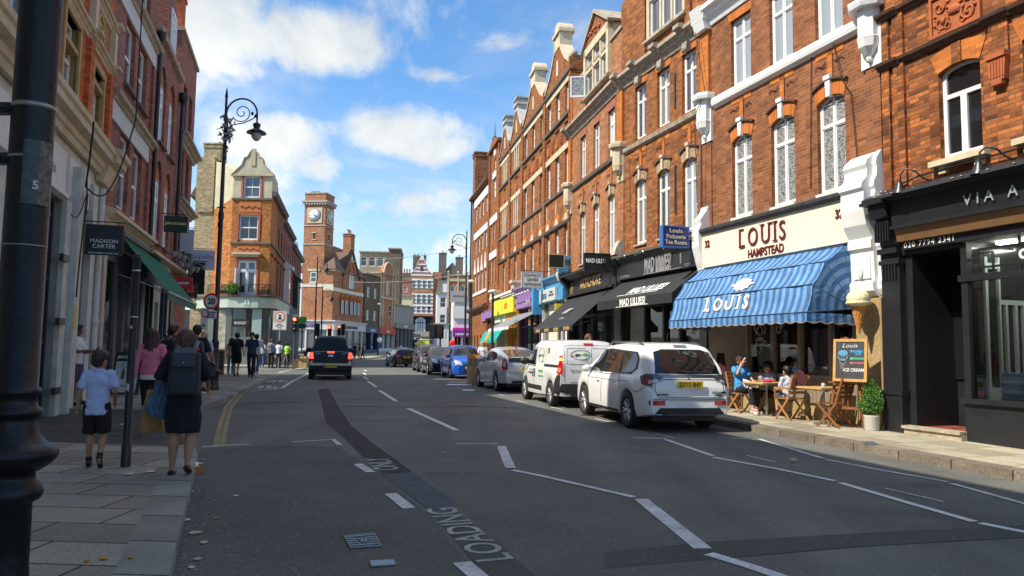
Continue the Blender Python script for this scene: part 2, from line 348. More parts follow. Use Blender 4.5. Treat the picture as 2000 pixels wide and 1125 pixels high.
# ------------------------------------------------------------ facade parts
def arcpts(x0,x1,zs,rise,n=8):
 cx=(x0+x1)/2;hw=(x1-x0)/2;r=(hw*hw+rise*rise)/(2*rise);cz=zs+rise-r;a=math.asin(min(1,hw/r)) if rise<=hw else math.pi-math.asin(hw/r)
 return[(cx+r*math.sin(-a+2*a*i/n),cz+r*math.cos(-a+2*a*i/n)) for i in range(n+1)]
def wall(parent,name,x0,x1,z0,z1,holes,m,y=0.0,dep=.16,depth=8.0,body=True,reveal=None,**kw):
 """front wall with real openings (x0,x1,z0,z1[,arch rise]); reveals dep deep"""
 mb=MB();xs=sorted({x0,x1,*[h[0] for h in holes],*[h[1] for h in holes]});zs=sorted({z0,z1,*[h[2] for h in holes],*[h[3] for h in holes]})
 for a,b in zip(xs,xs[1:]):
  for c,d in zip(zs,zs[1:]):
   if b-a<1e-5 or d-c<1e-5:continue
   mx_,mz=(a+b)/2,(c+d)/2
   if any(h[0]<mx_<h[1] and h[2]<mz<h[3] for h in holes):continue
   mb.poly([(a,y,c),(b,y,c),(b,y,d),(a,y,d)])
 ri=1 if reveal else 0
 for h in holes:
  a,b,c,d=h[:4];rs=h[4] if len(h)>4 else 0;Y=y+dep;zt=d-rs
  mb.poly([(a,y,c),(a,y,zt),(a,Y,zt),(a,Y,c)],ri);mb.poly([(b,y,c),(b,Y,c),(b,Y,zt),(b,y,zt)],ri)
  mb.poly([(a,y,c),(a,Y,c),(b,Y,c),(b,y,c)],ri)
  if rs:
   pts=arcpts(a,b,zt,rs)
   for(p,q) in zip(pts,pts[1:]):
    mb.poly([(p[0],y,p[1]),(q[0],y,q[1]),(q[0],Y,q[1]),(p[0],Y,p[1])],ri)
    mb.poly([(p[0],y,p[1]),(p[0],y,d),(q[0],y,d),(q[0],y,q[1])][::-1])
  else:mb.poly([(a,y,d),(b,y,d),(b,Y,d),(a,Y,d)],ri)
  mb.poly([(a,Y,c),(b,Y,c),(b,Y,d),(a,Y,d)],ri)
 if body:
  D=y+depth
  mb.poly([(x0,y,z0),(x0,y,z1),(x0,D,z1),(x0,D,z0)]);mb.poly([(x1,y,z0),(x1,D,z0),(x1,D,z1),(x1,y,z1)])
  mb.poly([(x0,D,z0),(x0,D,z1),(x1,D,z1),(x1,D,z0)]);mb.poly([(x0,y,z1),(x1,y,z1),(x1,D,z1),(x0,D,z1)])
 return mb.build(name,[m,reveal] if reveal else m,parent,**kw)
_wc={}
def window(parent,x0,x1,z0,z1,style='cross',rise=0.0,y=.10,glass=None,frame=None,fw=.055,label=None):
 glass=glass or G_grey;frame=frame or white;wd,ht=x1-x0,z1-z0
 key=(round(wd,2),round(ht,2),style,round(rise,2),glass.name,frame.name,fw)
 if key not in _wc:
  mb=MB();Y0,Y1=0,.05;zs=ht-rise
  mb.box(0,fw,Y0,Y1,0,zs);mb.box(wd-fw,wd,Y0,Y1,0,zs);mb.box(fw,wd-fw,Y0-.01,Y1,0,fw*1.25)
  if rise:
   o=arcpts(0,wd,zs,rise);i_=arcpts(fw,wd-fw,zs,max(.02,rise-fw*.6))
   i_=[(x,min(z,zo-.02)) for(x,z),(_,zo) in zip(i_,o)]
   for k in range(len(o)-1):mb.prism([o[k],o[k+1],i_[k+1],i_[k]],Y0,Y1,'y')
  else:mb.box(fw,wd-fw,Y0,Y1,ht-fw,ht)
  tz=ht*.70
  if style=='cross':
   mb.box(fw,wd-fw,Y0-.005,Y1,tz-fw/2,tz+fw/2);mb.box(wd/2-fw/2,wd/2+fw/2,Y0-.008,Y1,fw,ht-fw*.8)
   for a,b in((fw,wd/2-fw/2),(wd/2+fw/2,wd-fw)):
    for c,d in((fw*1.25,tz-fw/2),(tz+fw/2,ht-fw-rise*.6)):
     e=fw*.45;mb.box(a,a+e,.012,.04,c,d);mb.box(b-e,b,.012,.04,c,d);mb.box(a+e,b-e,.012,.04,c,c+e);mb.box(a+e,b-e,.012,.04,d-e,d)
  elif style=='sash':mb.box(fw,wd-fw,Y0-.006,Y1,ht*.5-fw*.45,ht*.5+fw*.45)
  elif style=='sash2':mb.box(fw,wd-fw,Y0-.006,Y1,ht*.5-fw*.45,ht*.5+fw*.45);mb.box(wd/2-.015,wd/2+.015,.005,Y1,fw,ht-fw)
  elif style=='grid':
   for k in(1,2,3):mb.box(fw,wd-fw,.005,Y1,ht*k/4-.012,ht*k/4+.012)
   for k in(1,2):mb.box(wd*k/3-.012,wd*k/3+.012,.008,Y1,fw,ht-fw)
  elif style=='top':mb.box(fw,wd-fw,Y0-.005,Y1,tz-fw/2,tz+fw/2)
  elif style=='casement':
   mb.box(fw,wd-fw,Y0-.005,Y1,ht*.68-fw/2,ht*.68+fw/2);mb.box(wd/2-fw*.8,wd/2+fw*.8,Y0-.008,Y1,fw,ht*.68-fw/2)
  f=mb.build('window',frame)
  g=MB();
  if rise:
   pts=arcpts(fw*.5,wd-fw*.5,zs,max(.02,rise-fw*.3));g.poly([(fw*.5,.035,fw*.5),(wd-fw*.5,.035,fw*.5)]+[(x,.035,z) for x,z in pts[::-1]])
  else:g.poly([(fw*.5,.035,fw*.5),(wd-fw*.5,.035,fw*.5),(wd-fw*.5,.035,ht-fw*.5),(fw*.5,.035,ht-fw*.5)])
  g.build('pane',glass,f);_wc[key]=f;f.parent=parent;f.location=(x0,y,z0);o=f
 else:o=inst(_wc[key],parent,(x0,y,z0))
 if label:o['label']=label
 return o
def band(parent,name,x0,x1,prof,m,**kw):
 return MB().prism([(-p[0],p[1]) for p in prof],x0,x1,'x').build(name,m,parent,**kw)
def bandp(mb,x0,x1,prof,m=0):return mb.prism([(-p[0],p[1]) for p in prof],x0,x1,'x',m)
CORN=lambda z,h,p:[(-.02,z),(p*.15,z),(p*.3,z+h*.3),(p*.55,z+h*.42),(p*.6,z+h*.6),(p,z+h*.75),(p,z+h),(-.02,z+h*1.08)]
SILL=lambda z,h,p:[(-.02,z),(p*.7,z),(p,z+h*.4),(p,z+h*.8),(-.02,z+h)]
# ------------------------------------------------------------ ground
def px2g(px,py,dz=0.0):
 d=pixdir(px,py);lo,hi=.5,600.
 for _ in range(60):
  t=(lo+hi)/2
  if CAM_H+d.z*t>gz(d.y*t)+dz:lo=t
  else:hi=t
 return Vector((d.x*lo,d.y*lo,gz(d.y*lo)+dz))
def ground_mat(name,col,col2,grain=90,rough=.9,big=.8,slabs=None,rot=0,joint=(.05,.045,.04),bump=.5,speck=.0):
 m,nt,b=_nodes(name);N=nt.nodes.new;Lk=nt.links.new;tc=N('ShaderNodeTexCoord')
 def ns(s,lo,hi,det=6,rg=.6):
  n=N('ShaderNodeTexNoise');n.inputs['Scale'].default_value=s;n.inputs['Detail'].default_value=det;n.inputs['Roughness'].default_value=rg;Lk(tc.outputs['Object'],n.inputs[0])
  r=N('ShaderNodeMapRange');Lk(n.outputs[0],r.inputs[0]);r.inputs[1].default_value=lo;r.inputs[2].default_value=hi;return r.outputs[0]
 mx=N('ShaderNodeMixRGB');Lk(ns(big,.35,.65,8),mx.inputs[0]);mx.inputs[1].default_value=(*col,1);mx.inputs[2].default_value=(*col2,1);last=mx.outputs[0]
 if slabs:
  mp=N('ShaderNodeMapping');mp.inputs['Rotation'].default_value=(0,0,rot);Lk(tc.outputs['Object'],mp.inputs[0])
  br=N('ShaderNodeTexBrick');Lk(mp.outputs[0],br.inputs[0]);br.inputs['Scale'].default_value=1;br.inputs['Brick Width'].default_value=slabs[0];br.inputs['Row Height'].default_value=slabs[1]
  br.inputs['Mortar Size'].default_value=slabs[2];br.inputs['Mortar Smooth'].default_value=.2;br.offset=slabs[3] if len(slabs)>3 else.5
  br.inputs['Color1'].default_value=(.72,.70,.68,1);br.inputs['Color2'].default_value=(1.2,1.2,1.2,1);br.inputs['Mortar'].default_value=(*[j/max(c,.01) for j,c in zip(joint,col)],1)
  mu=N('ShaderNodeMixRGB');mu.blend_type='MULTIPLY';mu.inputs[0].default_value=1;Lk(last,mu.inputs[1]);Lk(br.outputs[0],mu.inputs[2]);last=mu.outputs[0]
 gr=N('ShaderNodeMapRange');n=N('ShaderNodeTexNoise');n.inputs['Scale'].default_value=grain;n.inputs['Detail'].default_value=3;Lk(tc.outputs['Object'],n.inputs[0]);Lk(n.outputs[0],gr.inputs[0]);gr.inputs[1].default_value=.3;gr.inputs[2].default_value=.7;gr.inputs[3].default_value=.72;gr.inputs[4].default_value=1.3
 m2=N('ShaderNodeMixRGB');m2.blend_type='MULTIPLY';m2.inputs[0].default_value=1;Lk(last,m2.inputs[1]);Lk(gr.outputs[0],m2.inputs[2]);last=m2.outputs[0]
 if speck:
  sp=N('ShaderNodeMapRange');n2=N('ShaderNodeTexNoise');n2.inputs['Scale'].default_value=grain*.45;n2.inputs['Detail'].default_value=1;Lk(tc.outputs['Object'],n2.inputs[0]);Lk(n2.outputs[0],sp.inputs[0]);sp.inputs[1].default_value=.66;sp.inputs[2].default_value=.72;sp.inputs[4].default_value=speck
  m3=N('ShaderNodeMixRGB');Lk(sp.outputs[0],m3.inputs[0]);Lk(last,m3.inputs[1]);m3.inputs[2].default_value=(.3,.3,.29,1);last=m3.outputs[0]
 Lk(last,b.inputs['Base Color']);b.inputs['Roughness'].default_value=rough;b.inputs['Specular IOR Level'].default_value=.35
 bp=N('ShaderNodeBump');bp.inputs['Strength'].default_value=bump;bp.inputs['Distance'].default_value=.006;Lk(n.outputs[0],bp.inputs['Height']);Lk(bp.outputs[0],b.inputs['Normal'])
 MATS[name]=m;return m
def tracks(m):
 nt=m.node_tree;N=nt.nodes.new;Lk=nt.links.new;b=nt.nodes['Principled BSDF'];src=b.inputs['Base Color'].links[0].from_socket;tc=N('ShaderNodeTexCoord')
 for rot,scl,lo,hi,a,c in((A1,(.9,.05,1),.35,.65,.86,1.15),(A1+.1,(.25,.6,1),.58,.72,1,.72),(0,(3.5,3.5,1),.66,.74,1,.80)):
  mp=N('ShaderNodeMapping');mp.inputs['Rotation'].default_value=(0,0,-rot);mp.inputs['Scale'].default_value=scl;Lk(tc.outputs['Object'],mp.inputs[0]);n=N('ShaderNodeTexNoise');n.inputs['Scale'].default_value=1.2;n.inputs['Detail'].default_value=5;Lk(mp.outputs[0],n.inputs[0])
  r=N('ShaderNodeMapRange');Lk(n.outputs[0],r.inputs[0]);r.inputs[1].default_value=lo;r.inputs[2].default_value=hi;r.inputs[3].default_value=a;r.inputs[4].default_value=c;mu=N('ShaderNodeMixRGB');mu.blend_type='MULTIPLY';mu.inputs[0].default_value=1;Lk(src,mu.inputs[1]);Lk(r.outputs[0],mu.inputs[2]);src=mu.outputs[0]
 Lk(src,b.inputs['Base Color']);return m
asphalt=ground_mat('asphalt',(.108,.109,.097),(.142,.142,.126),grain=70,big=.5,speck=.35)
asphalt2=ground_mat('new_asphalt',(.030,.029,.029),(.042,.041,.040),grain=80,big=2,speck=.1)
asphalt3=ground_mat('patched_asphalt',(.062,.066,.060),(.074,.078,.071),grain=70,big=1.2,speck=.3)
asphalt4=ground_mat('coarse_asphalt',(.078,.081,.071),(.110,.113,.099),grain=42,big=.7,speck=.35)
bluea=ground_mat('bluish_worn_asphalt',(.078,.092,.108),(.066,.074,.080),grain=50,big=3,speck=.3)
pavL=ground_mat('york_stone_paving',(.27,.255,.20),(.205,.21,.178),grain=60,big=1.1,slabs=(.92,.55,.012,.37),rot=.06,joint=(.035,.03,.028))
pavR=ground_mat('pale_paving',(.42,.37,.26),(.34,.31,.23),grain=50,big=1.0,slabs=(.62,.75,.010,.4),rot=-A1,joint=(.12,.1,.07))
kerbm=ground_mat('granite_kerb',(.29,.295,.27),(.21,.215,.20),grain=80,big=1.6,slabs=(9,.8,.014,0),rot=.05,joint=(.03,.03,.03),speck=.3)
setts=ground_mat('dark_setts',(.07,.066,.06),(.10,.09,.08),grain=50,big=2,slabs=(.2,.11,.014),rot=0,joint=(.02,.02,.02))
yellowl=ground_mat('worn_yellow_paint',(.36,.30,.13),(.20,.18,.11),grain=60,big=5,bump=.3)
whitel=ground_mat('worn_white_paint',(.66,.68,.66),(.42,.43,.42),grain=55,big=4,bump=.3)
whitel2=ground_mat('white_road_paint',(.68,.69,.66),(.55,.56,.54),grain=60,big=5,bump=.3)
def grid_sheet(name,x0,x1,y0,y1,dz,m,nx=2,step=5.):
 mb=MB();ys=sorted({y0,y1,*[a for a,_ in ZT if y0<a<y1]});Y=[]
 for a,b in zip(ys,ys[1:]):
  k=max(1,int((b-a)/step));Y+=[a+(b-a)*i/k for i in range(k)]
 Y.append(y1);xs=[x0+(x1-x0)*i/nx for i in range(nx+1)]
 mb.add([(x,y,gz(y)+dz) for y in Y for x in xs],[(j*(nx+1)+i,j*(nx+1)+i+1,(j+1)*(nx+1)+i+1,(j+1)*(nx+1)+i) for j in range(len(Y)-1) for i in range(nx)])
 return tag(mb.build(name,m),kind='structure')
grid_sheet('ground',-900,900,-60,900,-.06,ground_mat('far_ground',(.09,.10,.06),(.12,.11,.08)),step=60)
tracks(asphalt);grid_sheet('road',-70,60,-50,260,0,asphalt,step=20)
def resample(P,step=1.5):
 out=[]
 for a,b in zip(P,P[1:]):
  k=max(1,int((Vector(b)-Vector(a)).length/step))
  out+=[Vector(a).lerp(Vector(b),i/k) for i in range(k)]
 return out+[Vector(P[-1])]
def strip(name,A,B,dz,m,side=.16,closed_ends=True):
 mb=MB();n=len(A);S=[]
 for i in range(n-1):
  a,a2,b,b2=(Vector(p) for p in(A[i],A[i+1],B[i],B[i+1]));k=max(1,int(max((a2-a).length,(b2-b).length)/1.2))
  for j in range(k):S.append((a.lerp(a2,j/k),b.lerp(b2,j/k)))
 S.append((Vector(A[-1]),Vector(B[-1])))
 vs=[];W=4
 for a,b in S:
  for q in range(W+1):
   p=a.lerp(b,q/W);vs.append((p.x,p.y,gz(p.y)+dz))
 mb.add(vs,[(i*(W+1)+q,(i+1)*(W+1)+q,(i+1)*(W+1)+q+1,i*(W+1)+q+1) for i in range(len(S)-1) for q in range(W)])
 for idx in(0,1):
  for(s,t) in zip(S,S[1:]):
   p,q=s[idx],t[idx];mb.poly([(p.x,p.y,gz(p.y)+dz-side),(q.x,q.y,gz(q.y)+dz-side),(q.x,q.y,gz(q.y)+dz),(p.x,p.y,gz(p.y)+dz)])
 for s in(S[0],S[-1]):
  p,q=s;mb.poly([(p.x,p.y,gz(p.y)+dz-side),(q.x,q.y,gz(q.y)+dz-side),(q.x,q.y,gz(q.y)+dz),(p.x,p.y,gz(p.y)+dz)])
 return tag(mb.build(name,m),kind='structure')
def offset(P,d):
 out=[]
 for i in range(len(P)):
  a,b=Vector(P[max(i-1,0)]),Vector(P[min(i+1,len(P)-1)]);t=(b-a).normalized();out.append(Vector(P[i])+Vector((-t.y,t.x))*d)
 return out
def pave(outer,inner,d,m,km=None):
 k=offset(outer,d);strip('pavement',k,inner,.12,m);strip('kerb',outer,k,.124,km or kerbm)
def fw2(f,x,y):p=f.w(x,y);return(p.x,p.y)
o1=[(5.3,-15),(-.27,0),(-2.33,5.42),(-4.05,10.0),(-4.38,10.7),(-4.55,11.0)];i1=[(-2.5,-15),(-4.6,0),(-6.3,5.42),(-8.2,10.3),(-8.4,10.9),(-8.6,11.3)]
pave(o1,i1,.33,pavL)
o2=[(-7.05,16.2),(-6.95,17.0),(-7.13,18.47),(-7.75,21.54),(-8.72,26.14),(-9.6,30.0),(-10.3,32.2),(-11.6,33.9),(-14.5,35.2),(-32,39)]
i2=[(-10.4,16.2),(-10.3,17.0),(-10.6,18.47),(-11.6,21.54),(-12.8,26.14),(-13.9,30.0),(-14.6,32),(-15.2,33.3),(-16.5,34),(-33,37.5)]
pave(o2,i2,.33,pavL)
tag(MB().poly([(-4.62,11.02,gz(11)+.03),(-7.05,16.15,gz(16)+.03),(-11,17.2,gz(16)+.03),(-13.5,10,gz(11)+.03),(-9,9.9,gz(11)+.03)]).build('lane',setts),kind='structure')
oN=[fw2(FN,15,-2.15),fw2(FN,-10.8,-2.15),fw2(FM,-1.5,-2.1),fw2(FM,-34,-2.1),fw2(FM,-36,-1.0),fw2(FM,-37,1.5),fw2(FM,-37.5,20)]
iN=[fw2(FN,15,.4),fw2(FN,-10.8,.4),fw2(FM,-1.5,.4),fw2(FM,-34,.4),fw2(FM,-34.6,.6),fw2(FM,-35,1.5),fw2(FM,-35.2,20)]
kerbR=ground_mat('rough_granite_kerb',(.24,.20,.15),(.15,.125,.10),grain=35,big=2.5,slabs=(.9,9,.012,0),rot=math.pi/2-A1,joint=(.03,.03,.03),bump=1.0)
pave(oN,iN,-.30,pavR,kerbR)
o3=[(-34,50),(-18.5,48.5),(-15.5,49.2),(-14.3,51),(-14.6,55),(-16.2,63),(-18.3,73),(-19.6,79),(-18.9,82),(-17.6,83.5),(-16.6,89),(-15.6,97),(-14.2,106),(-13.0,118),(-12.4,128),(-13.5,150),(-15,185)]
i3=[(-34,53),(-19,52.5),(-17.2,52.5),(-17.0,53.5),(-17.4,57),(-19.5,65),(-21.5,74),(-23,82),(-23,85),(-22.5,88),(-21.5,92),(-20,100),(-18.5,108),(-17,120),(-16,130),(-17,150),(-19,185)]
pave(o3,i3,.3,pavR)
o4=[(4,76),(-6.5,78),(-8.0,80),(-9.0,90),(-9.6,100),(-9.8,112),(-9.0,125),(-8.4,140),(-9,185)];i4=[(4,79),(-4.5,81),(-5.5,83),(-6.2,90),(-7,100),(-7.2,112),(-6.4,125),(-5.8,140),(-6,185)]
pave(o4,i4,-.3,pavR)
# ---- painted lines and patches, thin sheets on the road
def sheet(name,pts,m,dz=.006,**kw):
 mb=MB();W=[]
 import bmesh as bmm
 bm=bmm.new();bm.faces.new([bm.verts.new(px2g(*p,dz)) for p in pts]);bmm.ops.triangulate(bm,faces=bm.faces[:]);bmm.ops.subdivide_edges(bm,edges=bm.edges[:],cuts=7,use_grid_fill=True)
 for v in bm.verts:v.co.z=gz(v.co.y)+dz
 me=bpy.data.meshes.new(name);bm.to_mesh(me);bm.free();me.materials.append(m);o=bpy.data.objects.new(name,me);COL.objects.link(o)
 if me.polygons[0].normal.z<0:me.flip_normals()
 o['kind']='structure';return o
def strip_line(mb,pts,wd,dz=.006):
 P=resample([tuple(px2g(*p,0).xy) for p in pts],1.0);L=offset(P,wd/2);Q=offset(P,-wd/2)
 for i in range(len(P)-1):mb.poly([(L[i].x,L[i].y,gz(L[i].y)+dz),(Q[i].x,Q[i].y,gz(Q[i].y)+dz),(Q[i+1].x,Q[i+1].y,gz(Q[i+1].y)+dz),(L[i+1].x,L[i+1].y,gz(L[i+1].y)+dz)])
def lines(name,lst,m,dz=.008):
 mb=MB()
 for pts,wd in lst:strip_line(mb,pts,wd,dz)
 o=mb.build(name,m);o['kind']='structure';return o
mbp=MB()
tl=[(616,739),(620,765),(626,782),(634,825),(670,856),(707,893),(744,925)];tr=[(637,739),(644,762),(661,792),(687,831),(732,868),(768,893),(806,921)]
for i in range(len(tl)-1):mbp.poly([px2g(*tl[i],.004),px2g(*tl[i+1],.004),px2g(*tr[i+1],.004),px2g(*tr[i],.004)])
mbp.build('road_patch',asphalt2,kind='structure')
lines('road_patch_seam',[(tl,.012),(tr,.012)],mat('pale_seam',(.22,.22,.22),.9),.006)
sheet('road_patch',[(392,877),(560,869),(664,873),(742,927),(842,1008),(960,1165),(310,1165),(345,1020)],asphalt4,.002)
sheet('road_patch',[(822,921),(1000,921),(1238,975),(1380,1078),(1500,1110),(1560,1165),(1060,1165),(1000,1083)],ground_mat('worn_asphalt',(.094,.097,.085),(.124,.127,.112),grain=50,big=.8,speck=.3),.002)
sheet('road_patch',[(744.5,925.5),(806,921.5),(880,975),(905,1010),(848,1005)],bluea,.004)
sheet('road_patch',[(849,1005.5),(905,1010.5),(1000,1085),(1075,1150),(985,1170)],asphalt3,.004)
sheet('road_patch',[(1180,1078),(1400,1057),(1700,1040),(2040,1023),(2040,1047),(1700,1066),(1446,1087),(1180,1110)],asphalt3,.004)
lines('road_patch_seam',[([(450,790),(540,786),(626,785)],.10),([(661,793),(760,795),(930,794),(1020,798)],.09),([(520,747),(610,746)],.08),([(640,742.5),(700,742.5)],.08)],asphalt2,.005)
lines('white_line',[([(797,798),(892,841)],.12),([(741,763),(774,784)],.12),([(718,745),(735,756)],.12),([(711,736),(718,741)],.12),([(710,728.5),(715,733)],.12),([(712,723),(715,725)],.12)],whitel2)
lines('bay_line',[([(570,864),(651,859),(664,870)],.09),([(395,874),(488,868)],.08),([(699,907),(724,923)],.12),([(763,965),(799,994)],.13),([(902,1100),(955,1145)],.14)],whitel)
lines('bay_line',[([(893,868),(972,868)],.07),([(979,872),(997,915)],.14),([(1001,919),(1060,931),(1238,972)],.09),([(1252,976),(1373,1073)],.15),([(1384,1083),(1460,1106),(1560,1140)],.12)],whitel)
lines('bay_line',[([(1237,856),(1302,857)],.07),([(1300,859),(1392,891)],.09),([(1393,894),(1520,917),(1630,940)],.09),([(1642,944),(1770,982),(1903,1020)],.10),([(1914,1023),(2030,1046)],.10)],whitel2)
lines('bay_line',[([(1482,858),(1581,888),(1608,896)],.08),([(1612,898),(1720,919),(1852,942)],.08),([(1858,945),(2030,993)],.08),([(1458,890),(1516,904)],.035),([(1730,955),(1843,981)],.035),([(1428,856),(1477,860)],.06),([(1162,818),(1192,825)],.05),([(1279,847),(1316,856)],.04),([(1075,795),(1100,801)],.05),([(1010,783),(1030,787)],.05),([(962,768),(985,773)],.05),([(893,758),(955,764)],.06)],whitel)
lines('yellow_line',[([(421,872),(430,830),(442,795),(465,768),(494,750),(530,735),(549,727)],.085),([(434,870),(441,832),(451,797),(473,770),(502,751),(538,735),(555,728)],.085)],yellowl)
lines('cycle_lane_line',[([(532,760),(551,758),(575,743),(606,728)],.13),([(488,764),(511,763)],.08),([(515,762),(532,760)],.08),([(545,727),(585,720),(600,718)],.15)],whitel)
def bike_mark(cx,cy,w_,h_):
 mb=MB()
 for ox in(-.3,.3):
  pts=[(cx+ox*w_+.18*w_*math.cos(t*math.pi/5),cy+.3*h_*math.sin(t*math.pi/5)+.15*h_) for t in range(11)];strip_line(mb,pts,.07)
 strip_line(mb,[(cx-.3*w_,cy+.15*h_),(cx-.1*w_,cy-.3*h_),(cx+.2*w_,cy-.3*h_),(cx+.3*w_,cy+.15*h_)],.08);strip_line(mb,[(cx-.1*w_,cy-.3*h_),(cx,cy+.15*h_),(cx+.2*w_,cy-.3*h_)],.07)
 mb.build('cycle_symbol',whitel,kind='structure')
bike_mark(517,756,46,7);bike_mark(541,744.5,40,4.5)
def road_text(s,p0,p1,ptop,bold=.012):
 cu=bpy.data.curves.new('t','FONT');cu.body=s;cu.size=1;cu.extrude=.0005;cu.offset=bold;cu.resolution_u=3
 t=bpy.data.objects.new('t',cu);COL.objects.link(t);dg=bpy.context.evaluated_depsgraph_get();me=bpy.data.meshes.new_from_object(t.evaluated_get(dg));bpy.data.objects.remove(t)
 xs=[v.co.x for v in me.vertices];ys=[v.co.y for v in me.vertices];X0,X1,Y0,Y1=min(xs),max(xs),min(ys),max(ys)
 a,b,c=px2g(*p0),px2g(*p1),px2g(*ptop)
 for v in me.vertices:
  p=a+(b-a)*((v.co.x-X0)/(X1-X0))+(c-a)*((v.co.y-Y0)/(Y1-Y0));v.co=(p.x,p.y,gz(p.y)+.0085)
 me.materials.clear();me.materials.append(whitel2);o=bpy.data.objects.new('road_lettering',me);COL.objects.link(o);o['kind']='structure'
 if sum(p.normal.z for p in me.polygons)<0:me.flip_normals()
road_text('LOADING',(1006,1093),(888,992),(931,1100));road_text('ONLY',(783,918),(757,895),(732,920),.02)
def cover(name,pts,label,writing,dz=.01):
 g=[px2g(*p,dz) for p in pts];mb=MB();mb.poly(g);c=sum(g,Vector())/4
 for i in range(7):
  for j in range(5):
   if writing and 2<=i<=4 and 1<=j<=3:continue
   u,v=(i+.7)/7.5,(j+.7)/5.5;p=g[0].lerp(g[1],u).lerp(g[3].lerp(g[2],u),v);mb.box(p.x-.016,p.x+.016,p.y-.012,p.y+.012,p.z,p.z+.006,1)
 for a,b in zip(g,g[1:]+g[:1]):mb.tube([a,b],.008,4,1)
 if writing:
  z=g[0].z+.003;e=(g[1]-g[0]);f=(g[0]-g[3]);W_=[(.38,.35),(.44,.7),(.5,.45),(.56,.7),(.62,.35)]
  for(a,b),(c_,d) in zip(W_,W_[1:]):mb.tube([g[0]+e*a-f*b,g[0]+e*c_-f*d],.012,4,1)
 o=mb.build(name,[mat('cast_iron_cover',(.05,.06,.075),.5,metal=.4,var=.3),mat('worn_iron',(.20,.23,.27),.4,metal=.5)]);tag(o,label,'manhole cover')
cover('manhole_cover',[(672,1047),(731,1042),(744,1066),(685,1070)],'square iron manhole cover with a W, in the road at the bottom of the photo',True)
cover('drain_cover',[(723,1096),(769,1094),(772,1103),(726,1106)],'small oblong iron cover in the road nearer than the W manhole',False)
cover('drain_cover',[(1683,863),(1706,863),(1716,868),(1690,868.5)],'small blue-black cover set in the sunny pavement near the black shop',False,.128)
# ------------------------------------------------------------ right-hand terrace
def segarch(parent,name,x0,x1,zs,rise,th,m,y0=-.018,splay=.10,key=None,keym=None,label_m=None,n=10):
 """fan of gauged brick over a segmental opening; zs = springing"""
 lo=arcpts(x0,x1,zs,rise,n);hi=arcpts(x0-splay,x1+splay,zs+th,rise*1.05,n);mb=MB()
 for k in range(n):mb.prism([lo[k],lo[k+1],hi[k+1],hi[k]],y0,.05,'y')
 o=mb.build(name,m,parent)
 if label_m:
  mb=MB();h2=arcpts(x0-splay-.03,x1+splay+.03,zs+th+.045,rise*1.05,n)
  for k in range(n):mb.prism([hi[k],hi[k+1],h2[k+1],h2[k]],y0-.055,.03,'y')
  mb.build('hood_mould',label_m,parent)
 if key:
  cx=(x0+x1)/2;kz=zs+rise-.03;MB().prism([(cx-key*.38,kz),(cx+key*.38,kz),(cx+key*.5,kz+th+.10),(cx-key*.5,kz+th+.10)],y0-.06,.04,'y').box(cx-key*.62,cx+key*.62,y0-.09,.03,kz+th+.06,kz+th+.15).build('keystone',keym,parent)
 return o
def corbel(parent,cx,zt,m,wd=.5,t=.0):
 mb=MB()
 mb.lathe([(wd*.62,.02),(wd*.66,.10),(wd*.66,.16),(wd*.52,.2)],(cx,-.08,zt-.02),8,a0=math.pi/8,sm=False)
 mb.lathe([(.02,-1.04),(.05,-1.02),(.065,-.97),(.05,-.93),(.09,-.90),(.20,-.76),(.225,-.62),(.235,-.58),(.215,-.56),(.215,-.02),(.25,.02)],(cx,-.10,zt),8,a0=math.pi/8,sm=False)
 mb.box(cx-wd*.42,cx+wd*.42,-.06,.05,zt-1.12,zt-.01)
 return mb.build('corbel',m,parent)
def wave(mb,x0,x1,z,y=-.03,r=.012,flip=1):
 P=[(x0+(x1-x0)*i/8,y,z+flip*.05*math.sin(i/8*2*math.pi)+.09*flip*(i/8)) for i in range(9)];mb.tube(P,r,5)
def console(mb,cx,z0,z1,wd,p,y=0):
 """scrolled bracket: taller than deep"""
 h=z1-z0;prof=[(0,0),(.25,.02),(.35,.10),(.30,.22),(.35,.45),(.55,.62),(.85,.72),(1,.86),(1,1),(0,1)]
 mb.prism([(y-p*a,z0+h*b) for a,b in prof],cx-wd/2,cx+wd/2,'x')
def awning_straight(name,label,fr,x0,x1,prof,m,valm=None,val=.2,under=True,endm=None,scallop=0,thickness=.012):
 """prof: (outward, z) from the wall to the front edge"""
 root=fbuild(name,label,fr,cat='awning');mb=MB();n=len(prof)
 pts=prof;outer=[(-p[0],p[1]) for p in pts]
 inner=[(-p[0]+.004,p[1]-thickness) for p in pts]
 ring=outer+inner[::-1];mb.prism(ring,x0,x1,'x')
 mb.build('canopy',m,root)
 f=prof[-1];vb=MB();k=max(1,scallop) if scallop else 1
 if scallop:
  for i in range(k):
   a=x0+(x1-x0)*i/k;b=x0+(x1-x0)*(i+1)/k
   pp=[(a,f[1]),(b,f[1]),(b,f[1]-val*.8)]+[(b+(a-b)*j/6,f[1]-val*.8-val*.2*math.sin(math.pi*j/6)) for j in range(1,6)]+[(a,f[1]-val*.8)]
   vb.prism(pp,-f[0]-.002,-f[0]-.010,'y')
 else:vb.box(x0,x1,-f[0]-.012,-f[0]-.002,f[1]-val,f[1])
 vb.build('valance',valm or m,root)
 return root
